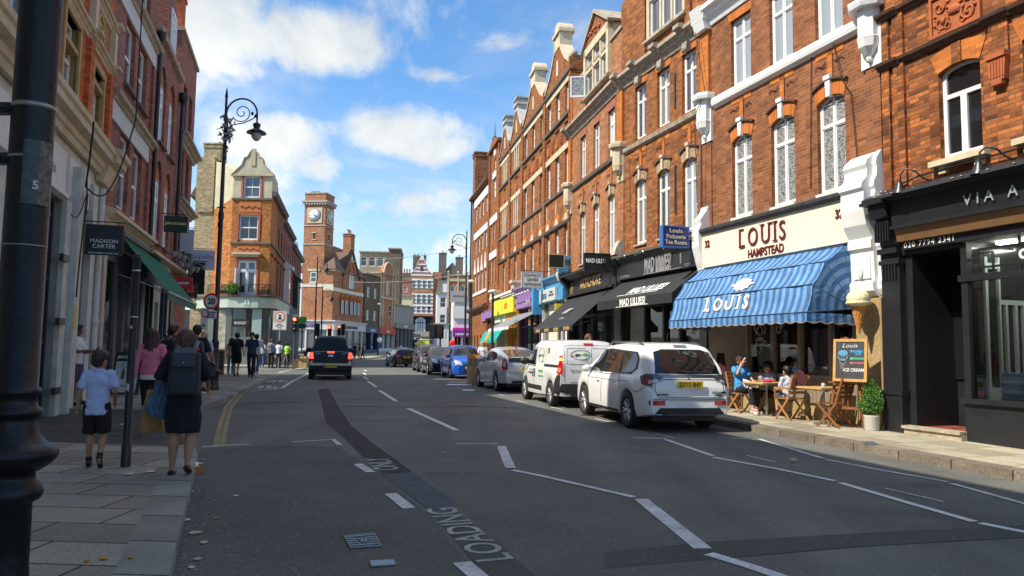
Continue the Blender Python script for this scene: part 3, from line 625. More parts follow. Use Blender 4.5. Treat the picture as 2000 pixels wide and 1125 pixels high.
 # ---------------- black-fronted shop at the right edge
def shop_via():
 b=fbuild('brick_building','weathered orange brick building over a black shopfront at the right edge, with a carved panel',FN)
 holes=[(1.28,2.10,5.03,6.66,.09),(2.84,3.66,5.03,6.66,.09),(4.6,5.42,5.03,6.66,.09),(1.28,2.10,9.0,10.6),(2.84,3.66,9.0,10.6)]
 wall(b,'wall',.0,7.5,4.3,13.6,holes,B_old)
 wall(b,'wall',.0,7.5,-.4,4.3,[(.46,7.2,-.3,4.0)],black,dep=1.6)
 for h in holes[:3]:
  window(b,*h[:4],'casement',h[4],glass=G_dark,y=.10,fw=.075);cx=(h[0]+h[1])/2
  segarch(b,'brick_arch',h[0],h[1],h[3]-h[4],h[4],.34,B_rubber,splay=.14)
  MB().box(cx-.09,cx+.09,-.05,.03,h[3]-.02,h[3]+.34).build('keystone',B_old,b)
  mb=MB();mb.prism([(-.15,h[2]-.12),(-.15,h[2]-.02),(.0,h[2]),(.0,h[2]-.12)],h[0]-.14,h[1]+.14,'x')
  for s in(h[0]+.02,h[1]-.10):mb.box(s,s+.14,-.09,.02,h[2]-.26,h[2]-.12)
  mb.build('sill',stone,b)
 for h in holes[3:]:window(b,*h[:4],'casement',glass=G_dark,y=.10,fw=.075)
 mb=MB()
 for z in(7.05,8.02):
  bandp(mb,.02,7.5,[(-.02,z),(.05,z),(.06,z+.05),(.12,z+.07),(.14,z+.12),(-.02,z+.14)])
  for a in(.0,2.24,3.8):bandp(mb,a,a+.5 if a==0 else a+.46,[(.02,z),(.10,z),(.11,z+.05),(.17,z+.07),(.19,z+.12),(.02,z+.145)])
 mb.build('string_course',mat('sooty_terracotta',(.10,.055,.035),.85,var=.5,vs=4),b)
 mb=MB();mb.box(.06,.24,-.06,.01,4.6,7.05);mb.box(.34,.58,-.06,.01,4.6,7.05);mb.box(.06,.24,-.06,.01,7.19,8.02);mb.box(.34,.58,-.06,.01,7.19,8.02)
 mb.box(2.30,2.64,-.05,.01,6.5,7.05);mb.box(.06,.6,-.06,.01,8.16,12);mb.build('pilaster',B_old,b)
 mb=MB()
 for c in(2.47,4.1):
  mb.box(c-.17,c+.17,-.14,.0,6.42,6.50);mb.prism([(c-.13,6.05),(c+.13,6.05),(c+.16,6.42),(c-.16,6.42)],-.11,0,'y');mb.box(c-.09,c+.09,-.12,0,5.98,6.05)
  for k in range(5):mb.box(c-.115+k*.052,c-.09+k*.052,-.125,-.11,6.10,6.38)
 mb.build('bracket',mat('terracotta',(.40,.11,.035),.8,var=.3),b)
 ter=MATS['terracotta'];rnd=random.Random(3)
 for c in(1.69,3.25):
  mb=MB();mb.box(c-.5,c+.5,-.03,.01,7.22,7.98);mb.box(c-.5,c+.5,-.07,-.03,7.22,7.27);mb.box(c-.5,c+.5,-.07,-.03,7.93,7.98);mb.box(c-.5,c-.45,-.07,-.03,7.27,7.93);mb.box(c+.45,c+.5,-.07,-.03,7.27,7.93)
  for s in(-1,1):
   for(ox,oz,r0,tn,r) in((.27,.24,.15,2.6,.022),(.30,.52,.12,2.4,.02),(.14,.38,.09,2.0,.02),(.12,.60,.07,1.8,.016),(.38,.36,.06,2.2,.014),(.16,.14,.08,2.0,.016)):
    P=[]
    for i in range(int(tn*9)+1):
     t=i/9*math.pi+rnd.random()*.02+ox*9;rr=r0*(1-i/(tn*9)*.8);P.append((c+s*(ox+rr*math.cos(t)),-.04-.012*math.sin(i*.7),7.22+oz+rr*math.sin(t)))
    mb.tube(P,r,6)
   for k in range(7):mb.ball((c+s*rnd.uniform(.05,.42),-.04,7.22+rnd.uniform(.08,.68)),rnd.uniform(.02,.05),.03,rnd.uniform(.02,.045),7)
  mb.ball((c,-.04,7.6),.14,.05,.09);mb.build('carved_panel',ter,b)
 mb=MB();x=.02
 mb.box(0,.42,-.12,.02,.2,3.55);mb.box(-.02,.46,-.18,.02,.2,.95);mb.box(-.03,.48,-.20,.02,.90,.98);mb.box(-.02,.45,-.17,.02,3.30,3.38)
 for k in range(5):mb.box(.05+k*.07,.085+k*.07,-.16,-.12,3.02,3.3)
 mb.box(-.02,.44,-.2,.02,3.50,3.60)
 console(mb,.21,3.60,4.42,.40,.42)
 for k in range(6):mb.box(.03+k*.062,.06+k*.062,-.30,-.12,3.72,4.1)
 mb.prism([(-.5,4.42),(-.5,4.52),(0,4.75),(.03,4.42)],-.06,.48,'x');mb.box(-.08,.50,-.54,.02,4.40,4.46)
 mb.build('shop_pilaster',black,b)
 mb=MB();mb.prism([(-.34,4.42),(-.30,3.95),(-.02,3.95),(.02,4.42)],.46,7.4,'x');mb.prism([(-.36,3.90),(-.36,3.96),(.0,3.96),(.0,3.90)],.46,7.4,'x')
 mb.prism([(-.60,4.46),(-.58,4.52),(-.3,4.62),(.02,4.74),(.02,4.42),(-.36,4.42)],.46,7.4,'x');mb.box(.50,7.4,-.14,.0,3.53,3.68)
 mb.build('fascia',black,b)
 MB().prism([(-.30,3.90),(-.22,3.68),(-.05,3.68),(-.05,3.90)],.5,7.4,'x').build('blind_box',mat('brown_blind_box',(.22,.12,.05),.6,var=.2),b)
 rnd=random.Random(5);mb=MB()
 for k in range(70):
  a=rnd.uniform(.5,5);z=rnd.choice([4.50,4.55,4.62,4.66]);mb.ball((a,-.62+(z-4.46)*3.4 if z>4.5 else-.60,z+.01),rnd.uniform(.008,.03),.012,.008,6)
 for k in range(40):mb.ball((rnd.uniform(0,.46),rnd.uniform(-.45,-.05),4.60+rnd.uniform(-.05,.06)),rnd.uniform(.01,.035),.02,.012,6)
 mb.build('flaking_paint',mat('flaking_white_paint',(.55,.54,.5),.8),b)
 text(b,'VIA A',.26,(1.98,-.335,4.07),mat('pewter_letters',(.45,.52,.50),.35,metal=.4),sp=1.6,align='LEFT',rot=(math.pi/2+.0,0,0),ext=.012)
 text(b,'020 7794 2341',.145,(.57,-.15,3.56),bwhite,sp=1.22,align='LEFT')
 mb=MB();mb.box(.42,.60,.0,1.0,.2,3.5);mb.box(.60,1.55,.98,1.05,.3,3.5);mb.box(.42,1.7,-.05,1.1,3.45,3.55);mb.build('door_recess',black,b)
 d=MB().box(1.02,1.58,.86,.96,.36,2.45).box(1.10,1.50,.845,.86,1.25,1.95).box(1.10,1.50,.845,.86,.55,1.05).build('door',black,b)
 mb=MB()
 for(a,c_,z0,z1) in((1.08,1.52,.52,1.08),(1.08,1.52,1.22,2.0)):
  for q in((a,a+.03,z0,z1),(c_-.03,c_,z0,z1),(a,c_,z0,z0+.03),(a,c_,z1-.03,z1)):mb.box(q[0],q[1],.83,.845,q[2],q[3])
 mb.build('door_panel',blackgloss,d)
 MB().box(1.16,1.44,.825,.845,1.12,1.20).build('letter_box',steel,d);MB().ball((1.28,.80,1.58),.035).box(1.24,1.27,.80,.84,1.9,2.08).build('handle',steel,d)
 MB().box(.60,1.02,.94,.97,1.2,3.45).build('fanlight',G_dark,b)
 mb=MB();mb.box(.44,1.64,-.16,.86,.14,.34);mb.prism([(-.20,.32),(-.20,.37),(-.02,.375),(-.02,.32)],.44,1.64,'x');mb.build('step',mat('worn_step',(.42,.36,.26),.9,var=.4,vs=7,bump=.5),b)
 MB().box(.62,1.62,-.02,.86,.34,.362).build('tiled_threshold',brick('red_tiles',(.30,.07,.04),(.22,.05,.035),mortar=(.06,.04,.03),bw=.1,bh=.1,ms=.008,stain=.2),b)
 mb=MB();mb.box(1.62,7.2,-.04,.06,.14,.86);mb.box(1.58,7.2,-.10,.08,.84,.92);mb.box(1.64,1.76,-.05,.07,.92,3.52);mb.box(1.6,7.2,-.08,.08,2.86,2.97)
 for x in(3.9,6.2):mb.box(x,x+.1,-.05,.07,.92,3.52)
 mb.box(7.2,7.5,-.12,.1,.1,4.4);mb.build('shop_frame',black,b)
 mb=MB()
 for(a,c_,z0,z1) in((1.95,3.35,3.36,3.39),(1.95,3.35,3.06,3.09),(1.95,1.98,3.06,3.39),(3.32,3.35,3.06,3.39),(2.64,2.67,3.39,3.52),(2.64,2.67,2.97,3.06),(1.76,1.95,3.21,3.24),(3.35,3.9,3.21,3.24),(1.84,2.2,3.30,3.32),(2.18,2.2,3.02,3.3)):mb.box(a,c_,-.01,.03,z0,z1)
 mb.build('glazing_bars',black,b)
 text(b,'O',.2,(2.72,.0,3.15),mat('etched_white',(.6,.66,.64),.5),bold=.012)
 MB().poly([(1.76,.02,.92),(3.9,.02,.92),(3.9,.02,3.52),(1.76,.02,3.52)]).poly([(4.0,.02,.92),(6.2,.02,.92),(6.2,.02,3.52),(4.0,.02,3.52)]).build('shop_window',G_clear,b)
 mb=MB();mb.box(1.7,6.5,3.2,3.3,.2,3.6);mb.box(1.7,6.5,.05,3.2,.78,.84);mb.box(1.7,6.5,.05,3.2,3.55,3.6);mb.build('shop_interior',mat('dim_interior',(.32,.34,.32),.8,var=.2),b)
 MB().box(1.66,1.70,.08,3.2,.2,3.6).build('side_partition',mat('dark_reflection_backing',(.03,.035,.035),.15,coat=.5),b)  # side wall kept dark to set off the stand-in reflection bars
 mb=MB()
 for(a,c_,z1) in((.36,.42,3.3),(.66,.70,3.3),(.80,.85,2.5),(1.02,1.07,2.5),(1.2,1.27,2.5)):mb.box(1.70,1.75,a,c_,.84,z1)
 mb.box(1.70,1.745,.66,1.27,2.5,2.58);mb.box(1.70,1.745,.36,.66,3.1,3.2);mb.box(1.70,1.74,.42,.66,.84,1.1);mb.box(1.70,1.74,.85,1.2,.84,1.2);mb.build('reflection_bars',mat('pale_green_reflection',(.62,.70,.64),.5),b)  # pale bars stand in for the opposite street reflected in the glass
 mb=MB();
 for(a,c_,y) in((1.85,2.15,.5),(2.3,2.7,.5),(2.0,2.4,1.4),(3.0,3.5,.9)):mb.box(a,c_,y,y+.12,3.50,3.54)
 mb.build('ceiling_light',mat('lit_tube',(1,.97,.9),emit=14),b)
 r=MB().box(1.78,1.88,.06,.08,.95,1.05).build('window_sticker',mat('orange_sticker',(.75,.10,.03),.5),b)
shop_via()
def goose_lamp(x,label):
 p=FN.w(x,-.34);t=empty('wall_lamp',label,'lamp',(p.x,p.y,4.62),FN.a,'gooseneck lamps over the black shopfront')
 mb=MB();P=[(.26,.34,-.02),(.24,.22,.04),(.16,.08,.10),(.08,-.02,.24),(-.04,-.10,.30),(-.12,-.14,.22),(-.12,-.15,.08)];mb.tube(P,.016,7);mb.build('arm',iron,t)
 MB().lathe([(.02,.10),(.04,.09),(.05,.04),(.13,-.12),(.135,-.14)],(-.12,-.17,.0),16).build('shade',iron,t);MB().ball((-.12,-.17,-.10),.045).build('bulb',mat('frosted_bulb',(.6,.6,.56),.4),t)
goose_lamp(.98,'black gooseneck lamp by the black pilaster capital, left of the silver shop letters');goose_lamp(2.55,'black gooseneck lamp above the silver shop letters, at the right edge of the photo')
p=FN.w(0,0);t=empty('cable_rail','thin dark rail running along the wall above the black shopfront with silver letters','rail',(p.x,p.y,4.8),FN.a)
MB().tube([(.42,-.10,-.05),(.9,-.10,.03),(2.4,-.10,.05),(5,-.1,.06)],.016,6).build('rail',iron,t)
p=FN.w(2.24,.42);t=empty('display_easel','blue cushion-like picture on a small wooden easel inside the right-hand shop window','easel',(p.x,p.y,.84),FN.a)
MB().box(-.28,.28,-.06,-.03,.04,.07).box(-.16,-.14,-.05,.1,0,.05).box(.14,.16,-.05,.1,0,.05).box(.12,.15,.0,.03,.5,.75).build('frame',mat('pale_wood',(.55,.36,.15),.6,var=.2),t)
mb=MB()
for i in range(9):
 for j in range(8):
  mb.ball((-.27+i*.065+(.03 if j%2 else 0),-.02-.012*j*.0,.10+j*.055),.045,.02,.045,7,m=(i*3+j*5)%3)
mb.build('picture',[mat('pale_blue_a',(.22,.42,.62),.7),mat('pale_blue_b',(.40,.60,.74),.7),mat('pale_blue_c',(.15,.30,.50),.7)],t)
# ---------------- upper storeys shared by the two matching houses
def house_upper(b,xo,bm,cs,hw,kk,keym,hoodm,sillm,z2t=10.12,g1=G_grey,g2=G_grey,archm=None,flatm=None,wlab=None,x0=None,x1=None,top=12.4,extra=()):
 holes=[]
 for c in cs:holes+=[(c-hw,c+hw,5.0,7.06,.12),(c-hw,c+hw,8.38,z2t)]
 wall(b,'wall',x0,x1,4.6,top,holes+list(extra),bm)
 for i,c in enumerate(cs):
  pick=lambda g,k:g[k%len(g)] if isinstance(g,(list,tuple)) else g
  window(b,c-hw,c+hw,5.0,7.06,'cross',.12,glass=pick(g1,i),y=.09);window(b,c-hw,c+hw,8.38,z2t,'cross',glass=pick(g2,i),y=.09)
  segarch(b,'brick_arch',c-hw,c+hw,6.94,.12,.30,archm or B_fine,splay=.09,key=kk,keym=keym,label_m=hoodm)
  MB().prism([(c-hw-.06,z2t),(c+hw+.06,z2t),(c+hw+.14,z2t+.24),(c-hw-.14,z2t+.24)],-.012,.05,'y').build('flat_arch',flatm or B_fine,b)
  mb=MB();mb.box(c-.06,c+.09,-.012,.02,7.4,8.05);mb.box(c-hw,c+hw,-.012,.02,7.92,8.1);mb.build('apron_panel',B_rubber,b)
  mb=MB();wave(mb,c-hw-.02,c-.10,7.72);wave(mb,c+hw+.02,c+.14,7.72,flip=1);mb.tube([(c+.10,-.02,8.0),(c+.10,-.02,7.42)],.008,4);mb.build('ornament',mat('dark_terracotta',(.16,.05,.025),.8),b)
  MB().box(c-hw-.02,c+hw+.02,-.06,.08,4.94,5.0).build('sill',sillm,b)
  # ---------------- tea room
def shop_louis():
 b=fbuild('brick_building','red-brown brick house with lace-curtained white windows above the cream shop fascia',FN)
 cs=(-4.48,-2.93,-1.38)
 house_upper(b,0,B_louis,cs,.41,.15,bwhite,mat('dark_hood',(.10,.045,.03),.8),white,g1=G_lace,g2=G_blind,x0=-6.0,x1=0.0,top=12.6)
 MB().prism([(-.12,8.12),(-.14,8.2),(-.12,8.32),(.02,8.36),(.02,8.05)],-5.62,-.45,'x').build('string_course',white,b)
 bandm=MB();bandp(bandm,-5.75,0,CORN(10.38,.5,.34));bandm.box(-6.3,-5.72,-.30,.02,10.55,10.9);bandm.prism([(-.22,10.30),(-.40,10.9),(.02,10.9),(.02,10.3)],-6.25,-5.75,'x');bandm.build('cornice',white,b)
 MB().box(-6.18,-5.80,-.09,.01,8.6,10.35).box(-.42,-.06,-.09,.01,8.6,10.35).build('pilaster',B_rubber,b)
 for P_ in([(-1.2,-.05,8.1),(-.9,-.12,7.2),(-.75,-.04,6.9),(-.62,-.04,5.4)],[(-6.1,-.3,10.3),(-5.8,-.2,8.6),(-5.95,-.42,7.9),(-6.05,-.3,5.6)],[(-1.9,-.03,8.1),(-2.0,-.03,5.2)]):MB().tube(P_,.010,5).build('cable',blackm,b)
 MB().box(-6.2,-5.78,-.03,.01,4.9,7.5).box(-.36,.0,-.03,.01,5.3,7.5).build('pilaster',B_louis,b)
 corbel(b,-5.98,8.36,white,.56);corbel(b,-.18,8.36,white,.62)
 mb=MB();prof=[(.0,5.50),(.10,5.52),(.30,5.36),(.34,5.26),(.30,5.18),(.32,5.02),(.44,4.90),(.46,4.80),(.40,4.74),(.42,4.4),(.36,4.1),(.22,3.86),(.26,3.80),(.26,3.66),(.20,3.60),(.18,3.05),(.24,2.98),(.22,2.84),(.12,2.74),(.0,2.70)]
 mb.prism([(-a,z) for a,z in prof],-.70,-.10,'x');mb.prism([(-a*.55,z+.03) for a,z in prof],-.10,.0,'x');mb.box(-.62,-.18,-.22,-.18,3.08,3.52);mb.ball((-.40,-.25,3.2),.06,.03,.12)
 mb.build('scrolled_pier',white,b)
 mb=MB();mb.prism([(-a*.9,z) for a,z in[(.0,5.5),(.08,5.5),(.12,5.38),(.34,5.12),(.30,5.0),(.40,4.85),(.40,4.4),(.28,4.0),(.22,3.84),(.2,3.72),(0,3.7)]],-6.22,-5.90,'x');mb.build('scrolled_pier',white,b)
 mb=MB();mb.prism([(-.30,4.72),(-.34,4.78),(-.34,4.84),(-.20,4.90),(.02,4.92),(.02,4.72)],-5.90,-.70,'x');mb.build('gutter',mat('sooty_lead',(.035,.035,.035),.7,var=.5,vs=6),b)
 mb=MB();rnd=random.Random(2)
 for k in range(120):x=rnd.uniform(-5.8,-.8);mb.tube([(x,-.16,4.9),(x+rnd.uniform(-.02,.02),-.16+rnd.uniform(-.03,.03),5.0)],.003,3)
 mb.build('bird_spikes',mat('pale_spikes',(.5,.47,.4),.6),b)
 MB().box(-5.90,-.70,-.24,.02,3.84,4.72).build('fascia',mat('cream_fascia',(.80,.71,.57),.45,var=.05,vs=1.2),b)
 mar=mat('maroon_letters',(.13,.012,.012),.35)
 L=[('L',-4.30,.62),('O',-3.93,.62),('U',-3.44,.62),('I',-2.98,.62),('S',-2.78,.62)]
 for ch,x,s in L:text(b,ch,.62,(x,-.262,4.16),mar,sx=.84 if ch!='O' else.80,align='LEFT',ext=.01,bold=.0,name='fascia_lettering')
 mb=MB()
 for(x,w_,z) in((-4.25,.16,4.16),(-4.25,.16,4.59),(-3.44,.13,4.59),(-3.15,.13,4.59),(-2.98,.14,4.16),(-2.98,.14,4.59)):mb.box(x-.02,x+w_,-.282,-.242,z,z+.018)
 mb.build('fascia_serifs',mar,b)
 text(b,'HAMPSTEAD',.27,(-3.28,-.252,3.885),mar,sx=.86,ext=.008,bold=.005,name='fascia_lettering')
 text(b,'32',.25,(-5.66,-.255,4.36),mar,ext=.008,bold=.006,sx=.9,name='fascia_number');text(b,'32',.25,(-.92,-.255,4.36),mar,ext=.008,bold=.006,sx=.9,name='fascia_number')
 mos=brick('gold_mosaic',(.46,.33,.16),(.38,.26,.11),mortar=(.34,.26,.16),bw=.03,bh=.03,ms=.003,tone=.22,stain=.2)
 MB().box(-.70,-.02,-.10,.05,.15,2.72).build('mosaic_pier',mos,b);MB().box(-6.0,-.7,-.07,.05,.12,.58).build('mosaic_plinth',mos,b)
 wood=mat('taupe_boards',(.27,.21,.15),.6,var=.12)
 mb=MB()
 for k in range(14):mb.box(-5.95+k*.122,-5.95+k*.122+.112,-.05,.03,.55,3.84)
 for k in range(31):mb.box(-4.2+k*.115,-4.2+k*.115+.107,-.06,.03,.56,1.10)
 mb.box(-5.96,-.68,.0,.06,.3,1.12);mb.box(-5.96,-4.2,.0,.06,1.1,3.84)
 mb.build('boarding',wood,b)
 fr=mat('taupe_frame',(.24,.20,.15),.5,var=.1);mb=MB();mb.box(-4.28,-.70,-.10,.06,1.08,1.18)
 for x in(-4.28,-3.32,-2.40,-1.46,-.78):mb.box(x-.045,x+.045,-.08,.06,1.18,3.84)
 mb.box(-4.28,-.7,-.08,.06,2.95,3.02);mb.build('shop_frame',fr,b)
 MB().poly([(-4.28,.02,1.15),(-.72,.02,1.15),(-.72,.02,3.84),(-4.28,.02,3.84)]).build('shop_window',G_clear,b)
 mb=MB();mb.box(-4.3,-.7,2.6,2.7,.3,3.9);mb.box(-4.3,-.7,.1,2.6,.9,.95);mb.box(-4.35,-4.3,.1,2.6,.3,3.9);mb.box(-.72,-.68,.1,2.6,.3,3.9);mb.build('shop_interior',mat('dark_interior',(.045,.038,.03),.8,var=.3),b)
 mb=MB();mb.box(-4.2,-1.6,.45,.9,.95,1.35);mb.box(-1.95,-1.0,.5,.55,1.9,1.94);mb.box(-1.95,-1.0,.5,.55,2.2,2.24);mb.box(-1.97,-1.93,.5,.55,1.3,2.24);mb.box(-1.35,-1.31,.5,.55,1.3,2.24);mb.box(-1.95,-1.3,.5,.55,1.6,1.63)
 for k in range(7):mb.lathe([(.04,0),(.05,.02),(.05,.14),(.02,.16)],(-1.86+k*.12,.5,1.95 if k%2 else 2.25),8)
 mb.build('shelves',mat('pale_shelf',(.30,.28,.24),.6),b)
 mb=MB();mb.box(-4.1,-1.7,.3,.95,1.18,1.32);rnd=random.Random(8)
 for k in range(16):mb.ball((rnd.uniform(-4.0,-1.8),.4,1.4),rnd.uniform(.04,.1),.06,.04,7)
 mb.build('cake_counter',mat('warm_counter',(.25,.12,.05),.5,var=.4,vs=12),b)
 wl=mat('white_decal',(.62,.60,.54),.6);mb=MB()
 C=(-3.86,-.005,1.95)
 def curve(pts,r=.010):mb.tube([(C[0]+x,C[1],C[2]+z) for x,z in pts],r,5)
 curve([(.13*math.cos(t*.5)*(1-t*.045),.05*math.sin(t*.5)*(1-t*.045)) for t in range(20)]);curve([(-.15,.0),(-.10,-.12),(0,-.16),(.08,-.14),(.14,-.02)]);curve([(.14,-.02),(.22,-.03),(.2,-.12),(.10,-.12)])
 curve([(-.02,.10),(-.12,.2),(-.02,.32),(-.08,.44),(-.02,.5)]);curve([(.05,.1),(.12,.2),(.04,.3),(.1,.4)]);curve([(-.1,.12),(-.2,.26),(-.14,.34),(-.22,.26)]);curve([(.02,-.18),(.06,-.26),(-.02,-.34),(-.06,-.28)]);curve([(.16,.12),(.22,.26),(.12,.36)])
 mb.build('window_decal',wl,b)
 text(b,'Coffee',.22,(-3.02,-.01,2.22),wl,rot=(math.pi/2,-.85,0),shear=.35,sx=.8,name='window_lettering')
 text(b,'c  e',.13,(-3.42,-.01,2.42),wl,rot=(math.pi/2,0,0),name='window_lettering')
 MB().box(-4.2,-3.98,-.005,.0,1.55,1.83).build('notice',mat('paper',(.5,.5,.48),.7),b)
 MB().tube([(-.04,-.12,.2),(-.04,-.12,2.7)],.022,8).build('pipe',mat('tan_pipe',(.35,.24,.12),.6),b)
 return b
shop_louis()
def stripes(name,c1,c2,w_=.105,c3=None):
 m,nt,b=_nodes(name);N=nt.nodes.new;Lk=nt.links.new;at=N('ShaderNodeUVMap');sp=N('ShaderNodeSeparateXYZ');Lk(at.outputs[0],sp.inputs[0])
 a=N('ShaderNodeMath');a.operation='MULTIPLY';Lk(sp.outputs[0],a.inputs[0]);a.inputs[1].default_value=1/(2*w_);f=N('ShaderNodeMath');f.operation='FRACT';Lk(a.outputs[0],f.inputs[0])
 r=N('ShaderNodeValToRGB');r.color_ramp.interpolation='LINEAR';e=r.color_ramp.elements;e[0].position=.48;e[0].color=(*c1,1);e[1].position=.52;e[1].color=(*c2,1);x=e.new(.98);x.color=(*c2,1);y=e.new(1.0);y.color=(*c1,1);Lk(f.outputs[0],r.inputs[0])
 tc=N('ShaderNodeTexCoord');n=N('ShaderNodeTexNoise');n.inputs['Scale'].default_value=2.5;n.inputs['Detail'].default_value=7;Lk(tc.outputs['Object'],n.inputs[0]);mr=N('ShaderNodeMapRange');Lk(n.outputs[0],mr.inputs[0]);mr.inputs[1].default_value=.3;mr.inputs[2].default_value=.7;mr.inputs[3].default_value=.7;mr.inputs[4].default_value=1.2
 mu=N('ShaderNodeMixRGB');mu.blend_type='MULTIPLY';mu.inputs[0].default_value=1;Lk(r.outputs[0],mu.inputs[1]);Lk(mr.outputs[0],mu.inputs[2]);Lk(mu.outputs[0],b.inputs['Base Color']);b.inputs['Roughness'].default_value=.7
 w2=N('ShaderNodeTexNoise');w2.inputs['Scale'].default_value=3;w2.inputs['Detail'].default_value=3;w2.inputs['Distortion'].default_value=1;Lk(tc.outputs['Object'],w2.inputs[0]);bp=N('ShaderNodeBump');bp.inputs['Strength'].default_value=.7;bp.inputs['Distance'].default_value=.06;Lk(w2.outputs[0],bp.inputs['Height']);Lk(bp.outputs[0],b.inputs['Normal'])
 return m
def dutch_canopy():
 t=fbuild('awning','blue and pale blue striped canopy with scalloped edge over the tea room window',FN,cat='awning')
 x0,x1=-5.86,-.70;H=(-.10,2.52);P=[(0,3.80),(.37,3.76),(.82,3.42),(1.12,2.96),(1.27,2.42)]
 sm=stripes('blue_stripes',(.030,.135,.34),(.15,.29,.50));mb=MB();nx=26;rnd=random.Random(4);rows=[]
 for k in range(len(P)-1):
  for j in range(3):f=j/3;rows.append((P[k][0]*(1-f)+P[k+1][0]*f-.03*math.sin(f*math.pi),P[k][1]*(1-f)+P[k+1][1]*f-.02*math.sin(f*math.pi)))
 rows.append(P[-1]);vs=[]
 for j,(a,z) in enumerate(rows):
  for i in range(nx+1):x=x0+(x1-x0)*i/nx;s=.010*math.sin(i*1.9+j*.8)+.008*math.sin(i*.7-j);vs.append((x,-a+(s if 0<i<nx else 0),z-.5*abs(s)))
 mb.add(vs,[(j*(nx+1)+i,(j+1)*(nx+1)+i,(j+1)*(nx+1)+i+1,j*(nx+1)+i+1) for j in range(len(rows)-1) for i in range(nx)],0,True)
 o=mb.build('canopy_front',sm,t)
 uv=o.data.uv_layers[0]
 for p in o.data.polygons:
  for li in p.loop_indices:c=o.data.vertices[o.data.loops[li].vertex_index].co;uv.data[li].uv=(c.x,c.z)
 for xe in(x0,x1):
  mb=MB();vs=[(xe,.0,H[1]-.08)];R=[(-a,z) for a,z in rows];k=len(R);n=5;vs=[]
  for(y,z) in R:
   for q in range(n+1):f=q/n;vs.append((xe,H[0]*(1-f)+y*f if True else 0,H[1]*(1-f)+z*f))
  mb.add(vs,[(j*(n+1)+q,j*(n+1)+q+1,(j+1)*(n+1)+q+1,(j+1)*(n+1)+q) for j in range(k-1) for q in range(n)])
  mb.poly([(xe,0,3.80),(xe,H[0],H[1]),(xe,0,2.3)]);e=mb.build('canopy_end',sm,t);uv=e.data.uv_layers[0]
  for p in e.data.polygons:
   for li in p.loop_indices:c=e.data.vertices[e.data.loops[li].vertex_index].co;uv.data[li].uv=(math.hypot(c.y-H[0],c.z-H[1]),c.z)
 def scal(name,pts3,n,dz,drop):
  a,b_=Vector(pts3[0]),Vector(pts3[1]);mb=MB();Ln=(b_-a).length;mt=MB()
  for i in range(n):
   pr=[a.lerp(b_,(i+j/6)/n)-Vector((0,0,drop+.035*math.sin(math.pi*j/6))) for j in range(7)];mb.poly([a.lerp(b_,i/n),a.lerp(b_,(i+1)/n)]+pr[::-1]);mt.tube(pr,.010,4)
  o=mb.build(name,sm,t);mt.build('valance_trim',mat('tan_trim',(.30,.22,.12),.7),t);uv=o.data.uv_layers[0]
  for p in o.data.polygons:
   for li in p.loop_indices:c=o.data.vertices[o.data.loops[li].vertex_index].co;uv.data[li].uv=(c.x if abs(b_.x-a.x)>.1 else c.y,c.z)
 scal('valance',[(x0,-1.27,2.42),(x1,-1.27,2.42)],17,0,.17);scal('valance',[(x1,-1.27,2.42),(x1,-.05,2.40)],4,0,.17);scal('valance',[(x0,-1.27,2.42),(x0,-.05,2.40)],4,0,.17)
 mb=MB()
 for(a,z) in P[1:]:
  mb.tube([(x0,H[0],H[1]),(x0,-a-.004,z+.004),(x1,-a-.004,z+.004),(x1,H[0],H[1])],.012,5)
 mb.build('hoop',mat('navy_piping',(.02,.05,.10),.6),t)
 th=math.atan2(.30,.46)
 n3=Vector((0,-(3.42-2.96),-.30)).normalized()
 tilt=math.pi/2-math.atan2(.15,.54);tl2=math.pi/2-math.atan2(.30,.46)
 let=mat('cream_letters',(.72,.66,.55),.6);let2=mat('rust_letter_shade',(.25,.11,.08),.7)
 for i,ch in enumerate('LOUIS'):
  x=(-4.36,-4.0,-3.55,-3.08,-2.86)[i]
  text(t,ch,.44,(x+.015,-1.185,2.58),let2,rot=(tilt,0,0),align='LEFT',bold=.018,ext=.004,name='canopy_lettering');text(t,ch,.44,(x,-1.205,2.60),let,rot=(tilt,0,0),align='LEFT',bold=.014,ext=.004,name='canopy_lettering')
 mb=MB()
 for(x,w_,z) in((-4.39,.14,2.595),(-4.39,.14,2.89),(-3.56,.12,2.89),(-3.32,.12,2.89),(-3.12,.14,2.595),(-3.12,.14,2.89)):
  y=-1.205+(z-2.60)*.27;mb.box(x,x+w_,y-.010,y,z,z+.035)
 mb.build('canopy_serifs',let,t)
 pts=[];cx,cz=-3.13,3.16
 for k in range(20):a=2*math.pi*k/20;r=1.0 if k%2==0 else.78;e=1.25 if k in(0,10) else 1;pts.append((.36*r*e*math.cos(a),.19*r*math.sin(a)))
 mb=MB();mb.poly([(x,0,z) for x,z in pts]);mb.poly([(x,.006,z) for x,z in pts][::-1]);mb.build('badge',let,t,loc=(cx,-.985,cz),rot=(-(math.pi/2-tl2),0,0))
 dk=mat('grey_letters',(.16,.15,.15),.7);ry=tl2
 text(t,'ESTABLISHED',.082,(cx,-.955,cz+.04),dk,rot=(ry,0,0),name='badge_lettering',sx=.95);text(t,'1963',.19,(cx,-1.030,cz-.115),dk,rot=(ry,0,0),name='badge_lettering',shear=.2)
dutch_canopy()
